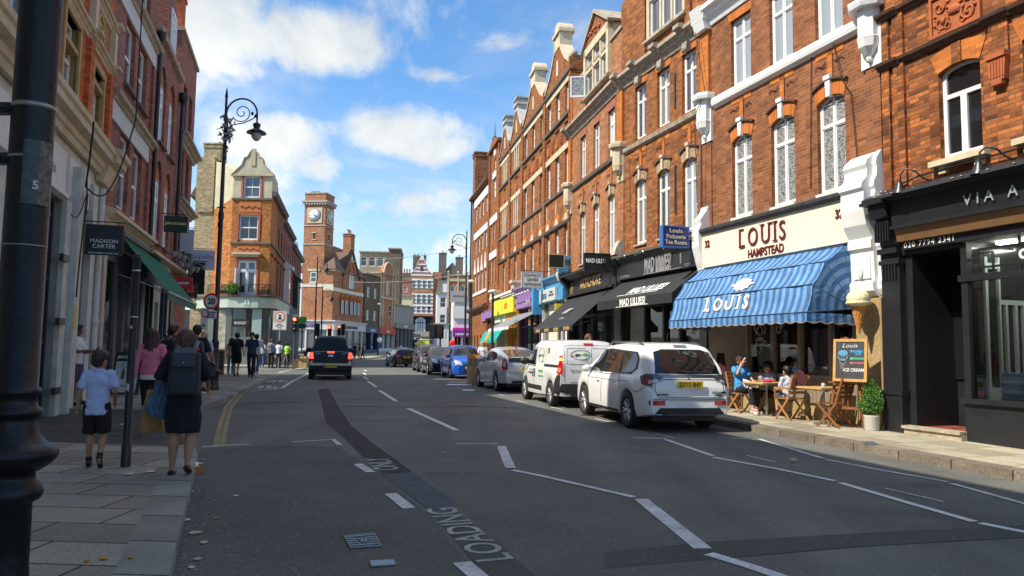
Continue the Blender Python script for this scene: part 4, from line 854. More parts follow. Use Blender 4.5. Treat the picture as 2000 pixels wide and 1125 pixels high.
# ---------------- black-fronted hair salon
def shop_lillies():
 b=fbuild('brick_building','orange brick house over the black hair salon, with cream-framed attic windows',FN)
 cs=(-9.77,-8.34,-6.90)
 house_upper(b,0,B_orange,cs,.37,.13,stone,mat('dark_hood2',(.12,.06,.04),.8),stoned,archm=B_rubber_d,g1=(G_curt,G_grey,G_blind),g2=(G_grey,G_curt,G_grey),x0=-11.15,x1=-6.0,top=13.4,extra=[(-9.2,-7.08,11.42,13.2)])
 mb=MB();bandp(mb,-11.15,-6.2,CORN(10.34,.42,.30));
 for c in(-9.77,-8.34,-6.9,-11.0):bandp(mb,c-.16,c+.16,CORN(10.37,.46,.44))
 mb.build('cornice',stoned,b)
 mb=MB()
 for c in(-9.77,-8.34,-6.9):mb.prism([(c-.10,10.12),(c+.10,10.12),(c+.14,10.36),(c-.14,10.36)],-.16,0,'y');mb.ball((c,-.16,10.14),.075,.07,.11,10);mb.ball((c-.03,-.23,10.13),.015);mb.ball((c+.03,-.23,10.13),.015);mb.ball((c,-.235,10.09),.02)
 mb.build('carved_head',stoned,b)
 MB().box(-11.3,-10.9,-.09,.01,8.6,10.3).build('pilaster',B_rubber,b)
 MB().box(-11.3,-10.9,-.03,.01,4.9,7.5).build('pilaster',B_pink,b)
 corbel(b,-11.10,8.36,stone,.56)
 MB().prism([(-.10,8.14),(-.13,8.26),(.02,8.32),(.02,8.08)],-10.8,-6.2,'x').build('string_course',stoned,b)
 st=MB();st.box(-9.28,-9.12,-.06,.05,11.36,13.2);st.box(-7.16,-7.0,-.06,.05,11.36,13.2);st.box(-8.52,-8.42,-.03,.12,11.4,13.2);st.box(-7.86,-7.76,-.03,.12,11.4,13.2);st.box(-9.12,-7.16,-.03,.12,12.55,12.66);st.box(-9.3,-6.98,-.1,.05,13.12,13.3)
 st.box(-9.62,-9.34,-.05,.02,11.1,11.32).box(-7.0,-6.76,-.05,.02,11.9,12.2);st.build('stone_surround',stone,b)
 MB().prism([(-.16,11.24),(-.16,11.32),(.02,11.36),(.02,11.24)],-9.36,-6.92,'x').build('sill',stoned,b)
 for(a,c_) in((-9.12,-8.52),(-8.42,-7.86),(-7.76,-7.16)):window(b,a,c_,11.42,12.55,'plain',glass=G_grey,y=.03);window(b,a,c_,12.66,13.12,'plain',glass=G_grey,y=.03)
 mb=MB();mb.box(-9.65,-9.35,-.08,.01,10.9,13.4);mb.box(-7.0,-6.72,-.08,.01,10.9,13.4);mb.build('pilaster',B_orange,b)
 MB().box(-7.66,-7.6,-.05,.0,5.6,7.0).box(-7.66,-7.6,-.05,.0,8.7,9.7).tube([(-6.25,-.06,4.8),(-6.2,-.06,8.0)],.025,5).tube([(-10.5,-.02,7.9),(-10.45,-.03,6.0)],.008,4).build('downpipe',dgrey,b)
 mb=MB();mb.prism([(-.42,4.62),(-.42,4.70),(.02,4.76),(.02,4.56)],-11.0,-6.25,'x');mb.build('gutter',mat('mossy_lead',(.10,.09,.07),.8,var=.4),b)
 mb=MB();mb.prism([(-.22,3.93),(-.20,4.42),(-.36,4.55),(-.38,4.62),(.02,4.62),(.02,3.93)],-11.0,-6.25,'x');mb.build('fascia',black,b)
 mb=MB();console(mb,-10.98,3.8,4.75,.26,.40);console(mb,-6.22,3.7,4.70,.14,.36);mb.box(-11.12,-10.84,-.12,.05,.15,3.8);mb.box(-6.3,-5.95,-.1,.05,.15,3.75);mb.build('shop_pilaster',black,b)
 MB().prism([(-.02,5.28),(-.16,5.25),(-.30,5.0),(-.36,4.78),(-.02,4.74)],-11.18,-10.88,'x').build('scrolled_pier',mat('flaking_cream',(.50,.46,.38),.9,var=.5,vs=12),b)
 silv=mat('silver_letters',(.42,.42,.42),.35,metal=.5)
 text(b,'MAD LILLIES!',.66,(-8.3,-.225,3.99),silv,sx=.42,bold=.012,ext=.02,name='fascia_lettering');MB().box(-9.15,-6.95,-.245,-.205,3.955,3.975).build('underline',silv,b)
 text(b,'HAIR',.13,(-6.98,-.225,4.08),silv,rot=(math.pi/2,-math.pi/2,0),align='LEFT',bold=.004,name='fascia_lettering')
 text(b,'T: 020 7794 4313',.12,(-10.75,-.225,3.97),silv,align='LEFT',sx=.8,name='fascia_lettering');text(b,'T: 020 7435 3',.12,(-6.85,-.225,3.97),silv,align='LEFT',sx=.62,name='fascia_lettering')
 text(b,'NY',.1,(-6.75,-.38,4.6),bwhite,align='LEFT',name='fascia_lettering')
 wp=mat('white_door_panel',(.42,.42,.40),.5)
 MB().box(-10.75,-9.55,.15,.22,.2,3.0).build('side_panel',wp,b);MB().box(-10.62,-9.7,.125,.15,.5,2.35).build('door',mat('grey_door',(.30,.30,.29),.5),b)
 mb=MB()
 for x in(-10.82,-9.5,-8.35,-7.45,-6.35):mb.box(x-.05,x+.05,-.02,.2,.2,3.95)
 mb.box(-9.5,-6.3,-.03,.2,.2,.55);mb.box(-11.0,-6.2,-.02,.2,3.0,3.12);mb.build('shop_frame',black,b)
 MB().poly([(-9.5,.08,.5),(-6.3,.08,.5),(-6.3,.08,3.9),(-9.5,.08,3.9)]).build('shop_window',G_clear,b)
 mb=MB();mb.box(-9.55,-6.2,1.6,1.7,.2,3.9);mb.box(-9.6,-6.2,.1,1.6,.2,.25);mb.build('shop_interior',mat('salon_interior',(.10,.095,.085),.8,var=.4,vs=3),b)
 mb=MB();rnd=random.Random(11)
 for k in range(16):x=rnd.uniform(-9.3,-6.6);mb.box(x,x+rnd.uniform(.03,.12),.3+rnd.random()*.6,.4+rnd.random()*.6,.4,rnd.uniform(1.6,2.9))
 mb.build('curtain',mat('pale_drape',(.45,.40,.32),.8),b)
 text(b,'35',.3,(-7.0,.0,2.15),silv,name='door_number',sx=.8)
 mb=MB()
 for x in(-10.6,-9.4,-7.7):
  mb.tube([(x,-.36,4.60),(x+.55,-.40,4.62)],.02,6);mb.ball((x,-.37,4.6),.05);mb.ball((x+.55,-.4,4.62),.055)
 mb.build('sign_lights',steel,b)
shop_lillies()
t=awning_straight('awning','black canopy with bold white slanted lettering next to the blue striped canopy',FN,-10.85,-6.2,[(.05,3.90),(.97,3.2)],mat('black_canvas',(.018,.019,.022),.75,var=.25,vs=2),val=.27)
tt=math.atan2(.70,.92)
MB().prism([(-.05,3.9),(-.97,3.2),(-.97,2.95),(-.05,3.55)],-6.215,-6.20,'x').prism([(-.05,3.9),(-.97,3.2),(-.97,2.95),(-.05,3.55)],-10.85,-10.835,'x').build('canopy_end',MATS['black_canvas'],t)
text(t,'MAD LILLIES!',.42,(-8.1,-.80,3.36),bwhite,rot=(tt,0,0),sx=.90,bold=.010,shear=.25,name='canopy_lettering');MB().box(-9.75,-7.25,-.83,-.80,3.315,3.33).build('underline',bwhite,t)
text(t,'MAD LILLIES!',.29,(-8.45,-.985,2.985),bwhite,sx=.98,bold=.006,name='valance_lettering');MB().box(-9.5,-7.5,-.99,-.985,2.955,2.97).build('underline',bwhite,t)
def hang_sign(label,fr,x,y0,y1,z0,z1,th,m,lines_,frame=None,bracket=True,cat='sign',tm=None,nm='hanging_sign',rounded=0,edge=None):
 """board hanging across the pavement: faces along the street. y0..y1 outward distances"""
 c=fr.w(x,-(y0+y1)/2);a=fr.a;t=empty(nm,label,cat,(c.x,c.y,z0),a)
 hw=abs(y1-y0)/2;mb=MB();mb.box(-th/2,th/2,-hw,hw,0,z1-z0);mb.build('board',m,t)
 if edge:
  mb=MB();e=.03;h=z1-z0
  for q in((-hw-e,-hw,-e,h+e),(hw,hw+e,-e,h+e),(-hw,hw,-e,0),(-hw,hw,h,h+e)):mb.box(-th/2-.01,th/2+.01,q[0],q[1],q[2],q[3])
  mb.build('rim',edge,t)
 s=1 if fr in(FN,FM) else-1
 for(txt,size,zz,kw) in lines_:
  text(t,txt,size,(s*(th/2+.006),kw.pop('off',0)*s,zz),kw.pop('m',tm or bwhite),rot=(math.pi/2,0,math.pi/2*s),**kw)
 if bracket:
  mb=MB();yi=(y0+y1)/2-.0;mb.tube([(0,(y0+y1)/2+.02,z1-z0+.07),(0,-hw-.05,z1-z0+.07)],.014,6)
  for yy in(-hw*.7,hw*.7):mb.tube([(0,yy,z1-z0+.07),(0,yy,z1-z0)],.008,5)
  mb.build('bracket',iron,t)
 return t
navy=mat('royal_blue_sign',(.020,.022,.16),.35)
hang_sign('dark blue box sign with three lines of gold lettering, beside the cream fascia',FN,-6.38,.42,1.17,4.43,4.95,.16,navy,[('Louis',.16,.37,M_(m=mat('pale_gold_letters',(.62,.54,.36),.5),bold=.004,serif=1,sp=1.15)),('Patisserie',.15,.215,M_(m=MATS['pale_gold_letters'],bold=.004)),('Tea Room',.155,.06,M_(m=MATS['pale_gold_letters'],bold=.004))],edge=mat('bright_blue_rim',(.03,.14,.42),.35),bracket=False)
hang_sign('black box sign with one line of white capitals, above the two black canopies',FM,-.62,.22,1.07,4.32,4.88,.14,blackm,[('MAD LILLIES!',.20,.26,M_(sx=.70,bold=.006))],bracket=False,edge=black)
# ---------------- artichoke
def shop_artichoke():
 b=fbuild('brick_building','pinkish brick house with an open attic casement under a gable, beside the chimney stack',FM)
 cs=(-4.46,-2.75,-1.03)
 house_upper(b,0,B_pink,cs,.37,.13,stone,mat('dark_hood3',(.10,.05,.04),.8),stoned,z2t=10.05,archm=B_rubber_d,flatm=mat('pink_lintel',(.34,.12,.075),.8,var=.2),g1=(G_grey,G_curt,G_blind),g2=(G_curt,G_grey,G_pale),x0=-6.15,x1=.06,top=12.5,extra=[(-4.0,-1.22,11.42,12.5)])
 mb=MB();bandp(mb,-6.3,-.2,CORN(10.40,.42,.30));bandp(mb,-6.45,-6.0,CORN(10.36,.5,.42));mb.build('cornice',stoned,b)
 MB().box(-6.35,-5.98,-.09,.01,8.6,10.4).box(-6.35,-5.98,-.05,.01,10.8,12.5).build('pilaster',B_rubber,b)
 corbel(b,-6.17,8.36,stone,.5)
 MB().prism([(-.10,8.14),(-.13,8.24),(.02,8.28),(.02,8.08)],-5.9,-.2,'x').build('string_course',darkstone,b)
 MB().box(-6.3,.1,-.06,.3,12.5,12.62).build('coping',stoned,b)
 st=MB();st.box(-4.1,-3.88,-.12,.1,11.36,13.25);st.box(-1.34,-1.10,-.12,1.5,11.36,13.25);st.box(-4.1,-1.1,-.12,.1,13.0,13.3)
 for x in(-3.02,-2.12):st.box(x-.07,x+.07,-.08,.1,11.4,13.0)
 st.box(-3.9,-1.3,-.08,.1,12.28,12.40);st.build('stone_surround',stone,b)
 MB().prism([(-.2,11.26),(-.2,11.34),(.02,11.4),(.02,11.26)],-4.2,-1.0,'x').build('sill',stoned,b)
 for(a,c_) in((-3.88,-3.09),(-2.95,-2.19),(-2.05,-1.34)):window(b,a,c_,11.42,12.28,'plain',glass=G_grey,y=.0);window(b,a,c_,12.40,13.0,'plain',glass=G_grey,y=.0)
 MB().box(-4.0,-1.2,.1,2.5,12.4,13.0).prism([(-4.2,13.3),(-1.0,13.3),(-2.6,14.25)],-.10,2.5,'y').build('gable',B_orange,b)
 MB().prism([(-4.35,13.28),(-4.25,13.22),(-2.6,14.22),(-.95,13.22),(-.85,13.28),(-2.6,14.36)],-.2,2.6,'y').build('coping',stoned,b)
 mb=MB();rnd=random.Random(6)
 for k in range(14):mb.ball((rnd.uniform(-3.4,-1.8),-.12,13.42+rnd.random()*.35),.09,.04,.07,7)
 mb.build('carved_panel',mat('terracotta2',(.38,.11,.04),.8),b)
 o=window(b,-3.88,-3.30,11.42,12.25,'plain',glass=G_lace);o.location=(-3.88,-.1,11.42);o.rotation_euler=(0,0,-1.9)
 mb=MB();mb.prism([(-.48,4.56),(-.48,4.64),(.02,4.76),(.02,4.56)],-6.1,-.25,'x');mb.prism([(-.14,3.86),(-.10,4.40),(-.3,4.5),(-.42,4.56),(.02,4.56),(.02,3.86)],-6.1,-.25,'x');mb.box(-6.1,-.25,-.24,0,3.78,3.86);mb.build('fascia',black,b)
 mb=MB();console(mb,-6.05,3.6,4.7,.26,.48);console(mb,-.2,3.6,4.7,.26,.5);mb.box(-6.2,-5.9,-.12,.05,.15,3.6);mb.box(-.35,.0,-.12,.05,.15,3.6);mb.build('shop_pilaster',black,b)
 text(b,'ARTICHOKE',.50,(-3.0,-.135,4.0),gold,sx=.92,bold=.006,ext=.012,name='fascia_lettering');text(b,'36',.2,(-5.45,-.135,4.03),gold,sx=.75,name='fascia_number')
 MB().tube([(-5.45+.17*math.cos(k/10*2*math.pi),-.135,4.10+.22*math.sin(k/10*2*math.pi)) for k in range(11)],.012,4).build('number_ring',gold,b)
 mb=MB()
 for x in(-5.9,-4.4,-3.1,-1.6,-.4):mb.box(x-.05,x+.05,-.02,.2,.2,3.8)
 mb.box(-6,-.3,-.03,.2,.2,.7);mb.box(-6,-.3,-.03,.2,2.9,3.0);mb.build('shop_frame',black,b)
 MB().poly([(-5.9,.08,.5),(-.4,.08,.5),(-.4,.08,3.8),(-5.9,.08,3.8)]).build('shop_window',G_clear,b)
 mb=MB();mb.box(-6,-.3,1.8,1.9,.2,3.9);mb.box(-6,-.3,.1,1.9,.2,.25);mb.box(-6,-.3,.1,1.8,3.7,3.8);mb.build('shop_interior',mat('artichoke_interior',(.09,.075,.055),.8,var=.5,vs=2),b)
 mb=MB();rnd=random.Random(12)
 for k in range(9):x=rnd.uniform(-5.6,-.8);z=rnd.uniform(1.1,2.3);mb.box(x,x+rnd.uniform(.2,.5),.5,.7,z,z+rnd.uniform(.1,.4))
 mb.box(-5.2,-4.0,1.0,1.1,1.5,2.0);mb.box(-3.2,-2.0,1.0,1.1,1.3,1.8);mb.build('shelves',mat('warm_shelf',(.35,.24,.12),.6,var=.4,vs=8),b)
shop_artichoke()
t=awning_straight('awning','black canopy sloping low over a shop, with gold words along its edge',FM,-5.95,-.35,[(.06,3.78),(1.55,2.48)],MATS['black_canvas'],val=.18)
tt=math.atan2(1.30,1.49)
mb=MB()
for a in(0,.5,1.0):mb.tube([(-3.4+a*.4,-1.08+.02*a,2.99),(-3.2+a*.4,-.92,3.12),(-2.95+a*.4,-.88,3.15)],.025,4)
mb.build('artichoke_motif',mat('grey_print',(.45,.46,.46),.6),t)
text(t,'artichoke',.16,(-3.1,-1.22,2.78),MATS['grey_print'],rot=(tt,0,0),name='canopy_lettering')
for k,s in enumerate(('ARTICHOKE','ARTICHOKE','ARTICHOKE','020 7431 4650')):text(t,s,.15,(-5.2+k*1.38,-1.57,2.335),gold,sx=.80,bold=.004,name='valance_lettering')
mb=MB();mb.tube([(-5.8,-.05,2.9),(-5.8,-1.5,2.46)],.02,6);mb.tube([(-.5,-.05,2.9),(-.5,-1.5,2.46)],.02,6);mb.tube([(-5.95,-1.55,2.47),(-.35,-1.55,2.47)],.025,6);mb.build('arm',dgrey,t)
# ---------------- chimney stack between the houses
def chimney(parent,x0,x1,y0,y1,z0,z1,m,pots=2,capm=None,potm=None):
 mb=MB();mb.box(x0,x1,y0,y1,z0,z1);mb.box(x0-.06,x1+.06,y0-.06,y1+.06,z1-.35,z1-.22);mb.box(x0-.08,x1+.08,y0-.08,y1+.08,z1-.10,z1);c=mb.build('chimney',m,parent)
 mb=MB()
 for k in range(pots):
  f=(k+.5)/pots;x=x0+(x1-x0)*f if(x1-x0)>=(y1-y0) else(x0+x1)/2;y=(y0+y1)/2 if(x1-x0)>=(y1-y0) else y0+(y1-y0)*f
  mb.lathe([(.12,0),(.14,.03),(.11,.10),(.11,.5),(.14,.53),(.13,.6)],(x,y,z1),10)
 if pots:mb.build('chimney_pot',potm or mat('pot_terracotta',(.42,.15,.07),.8,var=.2),c)
 return c
hb=fbuild('chimney_stack','tall brick chimney stack with orange pots standing between the pinkish and orange houses',FM,cat='chimney')
chimney(hb,-1.45,-.1,.7,1.6,12.3,14.6,brick('stock_chimney',(.42,.24,.10),(.30,.15,.07),stain=.5),3)
# ---------------- gabled terrace, two storeys of bands
def gable_bay(b,x0,x1,n,pair=False,ztop=16.2,capm=None,first=False):
 w_=x1-x0;holes=[];wins=[]
 if not pair:
  cs=[x0+w_*(i+.5)/n+(0) for i in range(n)];cs=[x0+.72+(w_-1.44)*i/(n-1) for i in range(n)];hw=.34
  for c in cs:holes+=[(c-hw,c+hw,4.95,6.98),(c-hw,c+hw,8.56,10.2),(c-hw,c+hw,11.75,13.1)]
  wins=[(c-hw,c+hw) for c in cs]
 else:
  cs=[x0+w_*.5];hw=.62
  for c in cs:holes+=[(c-.34,c+.34,4.95,6.9,.3),(c-hw,c+hw,8.56,10.2),(c-hw,c+hw,11.75,13.1)]
  wins=[(c-hw,c+hw) for c in cs]
 wall(b,'wall',x0,x1,4.3,13.4,holes,B_orange,dep=.18)
 for h in holes:
  if pair and h[3]>7:
   m_=(h[0]+h[1])/2;window(b,h[0]+.12,m_-.08,h[2],h[3],'sash',glass=G_grey,frame=cream,y=.12);window(b,m_+.08,h[1]-.12,h[2],h[3],'sash',glass=G_grey,frame=cream,y=.12)
   MB().box(h[0],h[0]+.12,-.02,.14,h[2],h[3]).box(h[1]-.12,h[1],-.02,.14,h[2],h[3]).box(m_-.08,m_+.08,-.02,.14,h[2],h[3]).build('stone_mullion',stone,b)
  else:window(b,*h[:4],'sash',h[4] if len(h)>4 else 0,glass=G_pale,y=.11,fw=.07)
 mb=MB();mb.box(x0,x1,-.03,.02,10.2,10.46);mb.box(x0,x1,-.03,.02,13.1,13.38);mb.build('stone_band',stone,b)
 mb=MB();mb.prism([(-.08,8.42),(-.10,8.52),(.02,8.56),(.02,8.42)],x0,x1,'x');mb.prism([(-.10,11.6),(-.12,11.7),(.02,11.75),(.02,11.6)],x0,x1,'x');mb.prism([(-.10,6.98),(-.14,7.08),(.02,7.12),(.02,6.98)],x0,x1,'x');mb.prism([(-.12,13.38),(-.14,13.46),(.02,13.5),(.02,13.38)],x0,x1,'x');mb.build('string_course',darkstone,b)
 for(a,c_) in([(c-.34,c+.34) for c in cs]):
  cx=(a+c_)/2;mb=MB();P=arcpts(a-.02,c_+.02,7.12,.36,10);mb.prism([(x,z) for x,z in P],-.03,.01,'y');mb.build('tympanum',stone,b)
  mb=MB();P2=arcpts(a-.12,c_+.12,7.12,.52,10)
  for k in range(10):mb.prism([P[k],P[k+1],P2[k+1],P2[k]],-.045,.01,'y')
  mb.build('brick_arch',B_rubber,b);MB().prism([(cx-.05,7.6),(cx+.05,7.6),(cx+.03,8.2),(cx-.03,8.2)],-.07,0,'y').build('finial',stone,b)
  mb=MB();P3=arcpts(cx-.16,cx+.16,10.85,.16,8);mb.prism([(cx+.16,10.62),(cx-.16,10.62)]+P3,-.05,.01,'y');mb.build('niche_panel',B_rubber,b)
  mb=MB();mb.box(cx-.32,cx+.32,-.07,.01,11.34,11.42);mb.build('hood_mould',B_louis,b)
 mb=MB();mb.box(x0,x0+.24,-.08,.01,4.6,13.4);mb.box(x1-.24,x1,-.08,.01,4.6,13.4);mb.build('pilaster',B_orange,b)
 if not pair:
  mb=MB()
  for c in[(cs[i]+cs[i+1])/2 for i in range(len(cs)-1)]:mb.box(c-.2,c+.2,-.03,.01,10.6,11.1);
  for k in range(12):mb.ball(((cs[0]+cs[1])/2+random.uniform(-.15,.15),-.04,random.uniform(10.65,11.05)),.05,.03,.05,6);mb.ball(((cs[1]+cs[2])/2+random.uniform(-.15,.15),-.04,random.uniform(10.65,11.05)),.05,.03,.05,6)
  mb.build('carved_panel',mat('terracotta3',(.30,.085,.03),.85),b)
 cx=(x0+x1)/2;h=ztop-13.4;cw=.48 if not pair else.36
 P=[(x0+.1,13.4),(x1-.1,13.4),(x1-.1,13.7),(cx+w_*.28,14.25),(cx+w_*.20,14.6),(cx+cw,15.1),(cx+cw,ztop-.35),(cx-cw,ztop-.35),(cx-cw,15.1),(cx-w_*.20,14.6),(cx-w_*.28,14.25),(x0+.1,13.7)]
 MB().prism(P,-.02,.45,'y').build('gable',B_orange,b)
 mb=MB();Q=P[2:7]
 for(p,q) in zip(Q,Q[1:]):mb.prism([p,q,(q[0]+.06,q[1]+.08),(p[0]+.06,p[1]+.08)],-.08,.5,'y')
 Q=P[7:]
 for(p,q) in zip(Q,Q[1:]):mb.prism([p,q,(q[0]-.06,q[1]+.08),(p[0]-.06,p[1]+.08)],-.08,.5,'y')
 mb.box(cx-cw-.14,cx+cw+.14,-.14,.6,ztop-.42,ztop-.28);
 if not pair:
  A=arcpts(cx-cw-.05,cx+cw+.05,ztop-.28,cw*.9,10);mb.prism([(cx+cw+.05,ztop-.28),(cx-cw-.05,ztop-.28)]+A,-.06,.55,'y')
 else:mb.box(cx-cw-.04,cx+cw+.04,-.04,.5,ztop-.28,ztop-.06);mb.box(cx-cw-.16,cx+cw+.16,-.16,.62,ztop-.06,ztop+.02)
 mb.box(cx-cw,cx+cw,-.05,.5,15.15,ztop-.42)
 mb.build('coping',capm or stone,b)
 mb=MB();mb.box(cx-.14,cx+.14,-.05,.0,13.9,14.6);mb.build('date_stone',stone,b)
 MB().prism([(x0+.1,13.4),(cx,15.0),(x1-.1,13.4)],.45,6,'y').build('roof',mat('slate_roof',(.07,.07,.08),.7,var=.3),b)
 MB().box(x1-.16,x1+.04,-.12,.5,13.4,13.95).build('pier',B_orange,b);MB().ball((x1-.06,.1,14.1),.16).build('ball_finial',stoned,b)
bA=fbuild('brick_terrace_house','gabled orange brick terrace house above the blue shop, next to the pinkish house',FM);gable_bay(bA,-10.75,-6.15,3)
bB=fbuild('brick_terrace_house','gabled orange brick terrace house above the purple shop',FM);gable_bay(bB,-15.8,-10.75,3)
bC=fbuild('brick_terrace_house','nearer of two narrow brick terrace houses with paired cream-framed windows, above the yellow shop',FM);gable_bay(bC,-19.25,-15.8,1,True,15.85,mat('grey_gable_stone',(.48,.46,.41),.85,var=.25))
bD=fbuild('brick_terrace_house','farther of two narrow brick terrace houses with paired cream-framed windows',FM);gable_bay(bD,-22.7,-19.25,1,True,15.85,MATS['grey_gable_stone'])
def shopfront(name,b,x0,x1,m,proj=.42,zf0=3.85,zf1=4.7,glass=True,pil=None,corn=True,board=None,doorx=None):
 w_=MB();w_.prism([(-proj*.6,zf0),(-proj*.55,zf1-.2),(-proj,zf1-.02),(-proj,zf1+.06),(.02,zf1+.14),(.02,zf0)],x0,x1,'x');w_.build('fascia',m,b)
 mb=MB();
 for x in(x0+.12,x1-.12):console(mb,x,zf0-.15,zf1+.1,.24,proj*1.05);mb.box(x-.13,x+.13,-.10,.05,.1,zf0-.15)
 mb.build('shop_pilaster',pil or m,b)
 mb=MB();n=4
 for k in range(1,n):x=x0+(x1-x0)*k/n;mb.box(x-.05,x+.05,-.02,.1,.2,zf0)
 mb.box(x0,x1,-.04,.1,.1,.6);mb.box(x0,x1,-.03,.1,2.8,2.9);mb.build('shop_frame',pil or m,b)
 MB().poly([(x0,.04,.3),(x1,.04,.3),(x1,.04,zf0),(x0,.04,zf0)]).build('shop_window',G_dark,b)
 MB().box(x0,x1,.06,6,-.2,4.32).build('ground_floor',dgrey,b)
blue=mat('bright_blue_paint',(.06,.30,.58),.45,var=.2,vs=5);purple=mat('lilac_paint',(.30,.17,.42),.45,var=.1);dpurple=mat('dark_purple_paint',(.09,.035,.13),.5);yel=mat('yellow_paint',(.85,.70,.05),.5);org=mat('orange_paint',(.80,.33,.03),.5)
shopfront('s',bA,-10.7,-6.25,blue,.5,3.75,4.75,pil=offwhite)
MB().box(-9.9,-7.1,-.40,-.30,3.78,4.32).build('shop_sign',mat('pale_sign',(.55,.60,.60),.5),bA);text(bA,'VISIONS',.36,(-9.0,-.41,3.9),mat('blue_letters',(.04,.12,.30),.5),sx=.7,name='fascia_lettering');text(bA,'EYE CLINIC\nCONTACT LENSES',.13,(-7.75,-.41,4.1),dgrey,sx=.8,name='fascia_lettering')
mb=MB();mb.box(-6.45,-6.15,-.5,-.05,4.75,5.35);mb.box(-10.85,-10.5,-.55,-.05,3.3,4.8);mb.box(-6.5,-6.1,-.6,-.02,5.35,5.5);mb.build('shop_pier',blue,bA)
MB().box(-9.4,-8.0,-.05,.02,.2,3.7).build('side_panel',cream,bA)
shopfront('s',bB,-15.75,-10.85,purple,.5,3.8,4.8,pil=dpurple)
text(bB,'PERKINS',.34,(-12.6,-.36,3.9),mat('steel_letters',(.5,.5,.52),.4),sx=.75,name='fascia_lettering')
mb=MB()
for k in range(6):mb.tube([(-15.2+k*.7,-.3,4.42),(-14.9+k*.7,-.62,4.5)],.03,6)
mb.tube([(-15.4,-.62,4.45),(-11.2,-.62,4.45)],.025,6);mb.build('sign_lights',mat('white_metal',(.7,.7,.7),.4),bB)
shopfront('s',bC,-19.2,-15.85,org,.35,3.3,4.0,pil=org);MB().box(-19.2,-15.9,-.42,.02,3.7,4.62).box(-19.25,-15.8,-.5,.02,4.62,4.70,1).build('shop_sign',[yel,offwhite],bC)
text(bC,'oliu',.55,(-18.0,-.43,3.98),mat('orange_letters',(.80,.22,.02),.5),bold=.03,name='fascia_lettering')
shopfront('s',bD,-22.65,-19.3,mat('pale_front',(.62,.60,.50),.6),.35,3.3,4.0);MB().box(-22.6,-19.3,-.42,.02,3.7,4.62).build('shop_sign',yel,bD)
MB().box(-22.75,-15.75,-.55,.02,4.72,4.85).build('ledge',offwhite,bD)
for(bb,x) in((bC,-15.8),(bD,-22.6)):MB().box(x-.25,x+.3,-.5,.05,4.6,5.2).box(x-.35,x+.4,-.6,.05,5.2,5.35).build('stone_block',stone,bb)
awning_straight('awning','grey canopy with white edge rolled out low over the purple shop',FM,-16.6,-11.0,[(.1,3.55),(1.6,2.75)],mat('grey_canvas',(.22,.22,.235),.7,var=.2),val=.14,valm=bwhite)
t=awning_straight('awning','turquoise canopy with orange patch over the yellow shop',FM,-22.5,-16.6,[(.1,3.0),(.5,2.95),(.9,2.65),(1.15,2.2)],mat('turquoise_canvas',(.0,.33,.28),.65,var=.2),val=.18,scallop=14)
MB().prism([(-.92,2.68),(-1.17,2.24),(-1.165,2.05),(-.9,2.5)],-20.6,-19.8,'x').build('patch',org,t)
hang_sign('white box sign reading CONTACT LENSES OPTICIANS',FM,-9.3,.45,1.35,4.45,5.12,.2,mat('cream_sign',(.66,.64,.56),.5),[('CONTACT',.18,.47,M_(m=dgrey,sx=.9)),('LENSES',.18,.28,M_(m=dgrey,sx=.9)),('OPTICIANS',.18,.06,M_(m=dgrey,sx=.86))],edge=grey)
hang_sign('small black square sign projecting over the blue shop',FM,-5.95,.35,.95,5.0,5.5,.08,blackm,[],bracket=False,edge=mat('tan_edge',(.5,.38,.2),.6))
hang_sign('small yellow box sign tucked beside the low black canopy',FM,-6.3,.3,.6,3.3,3.55,.1,yel,[],bracket=False)
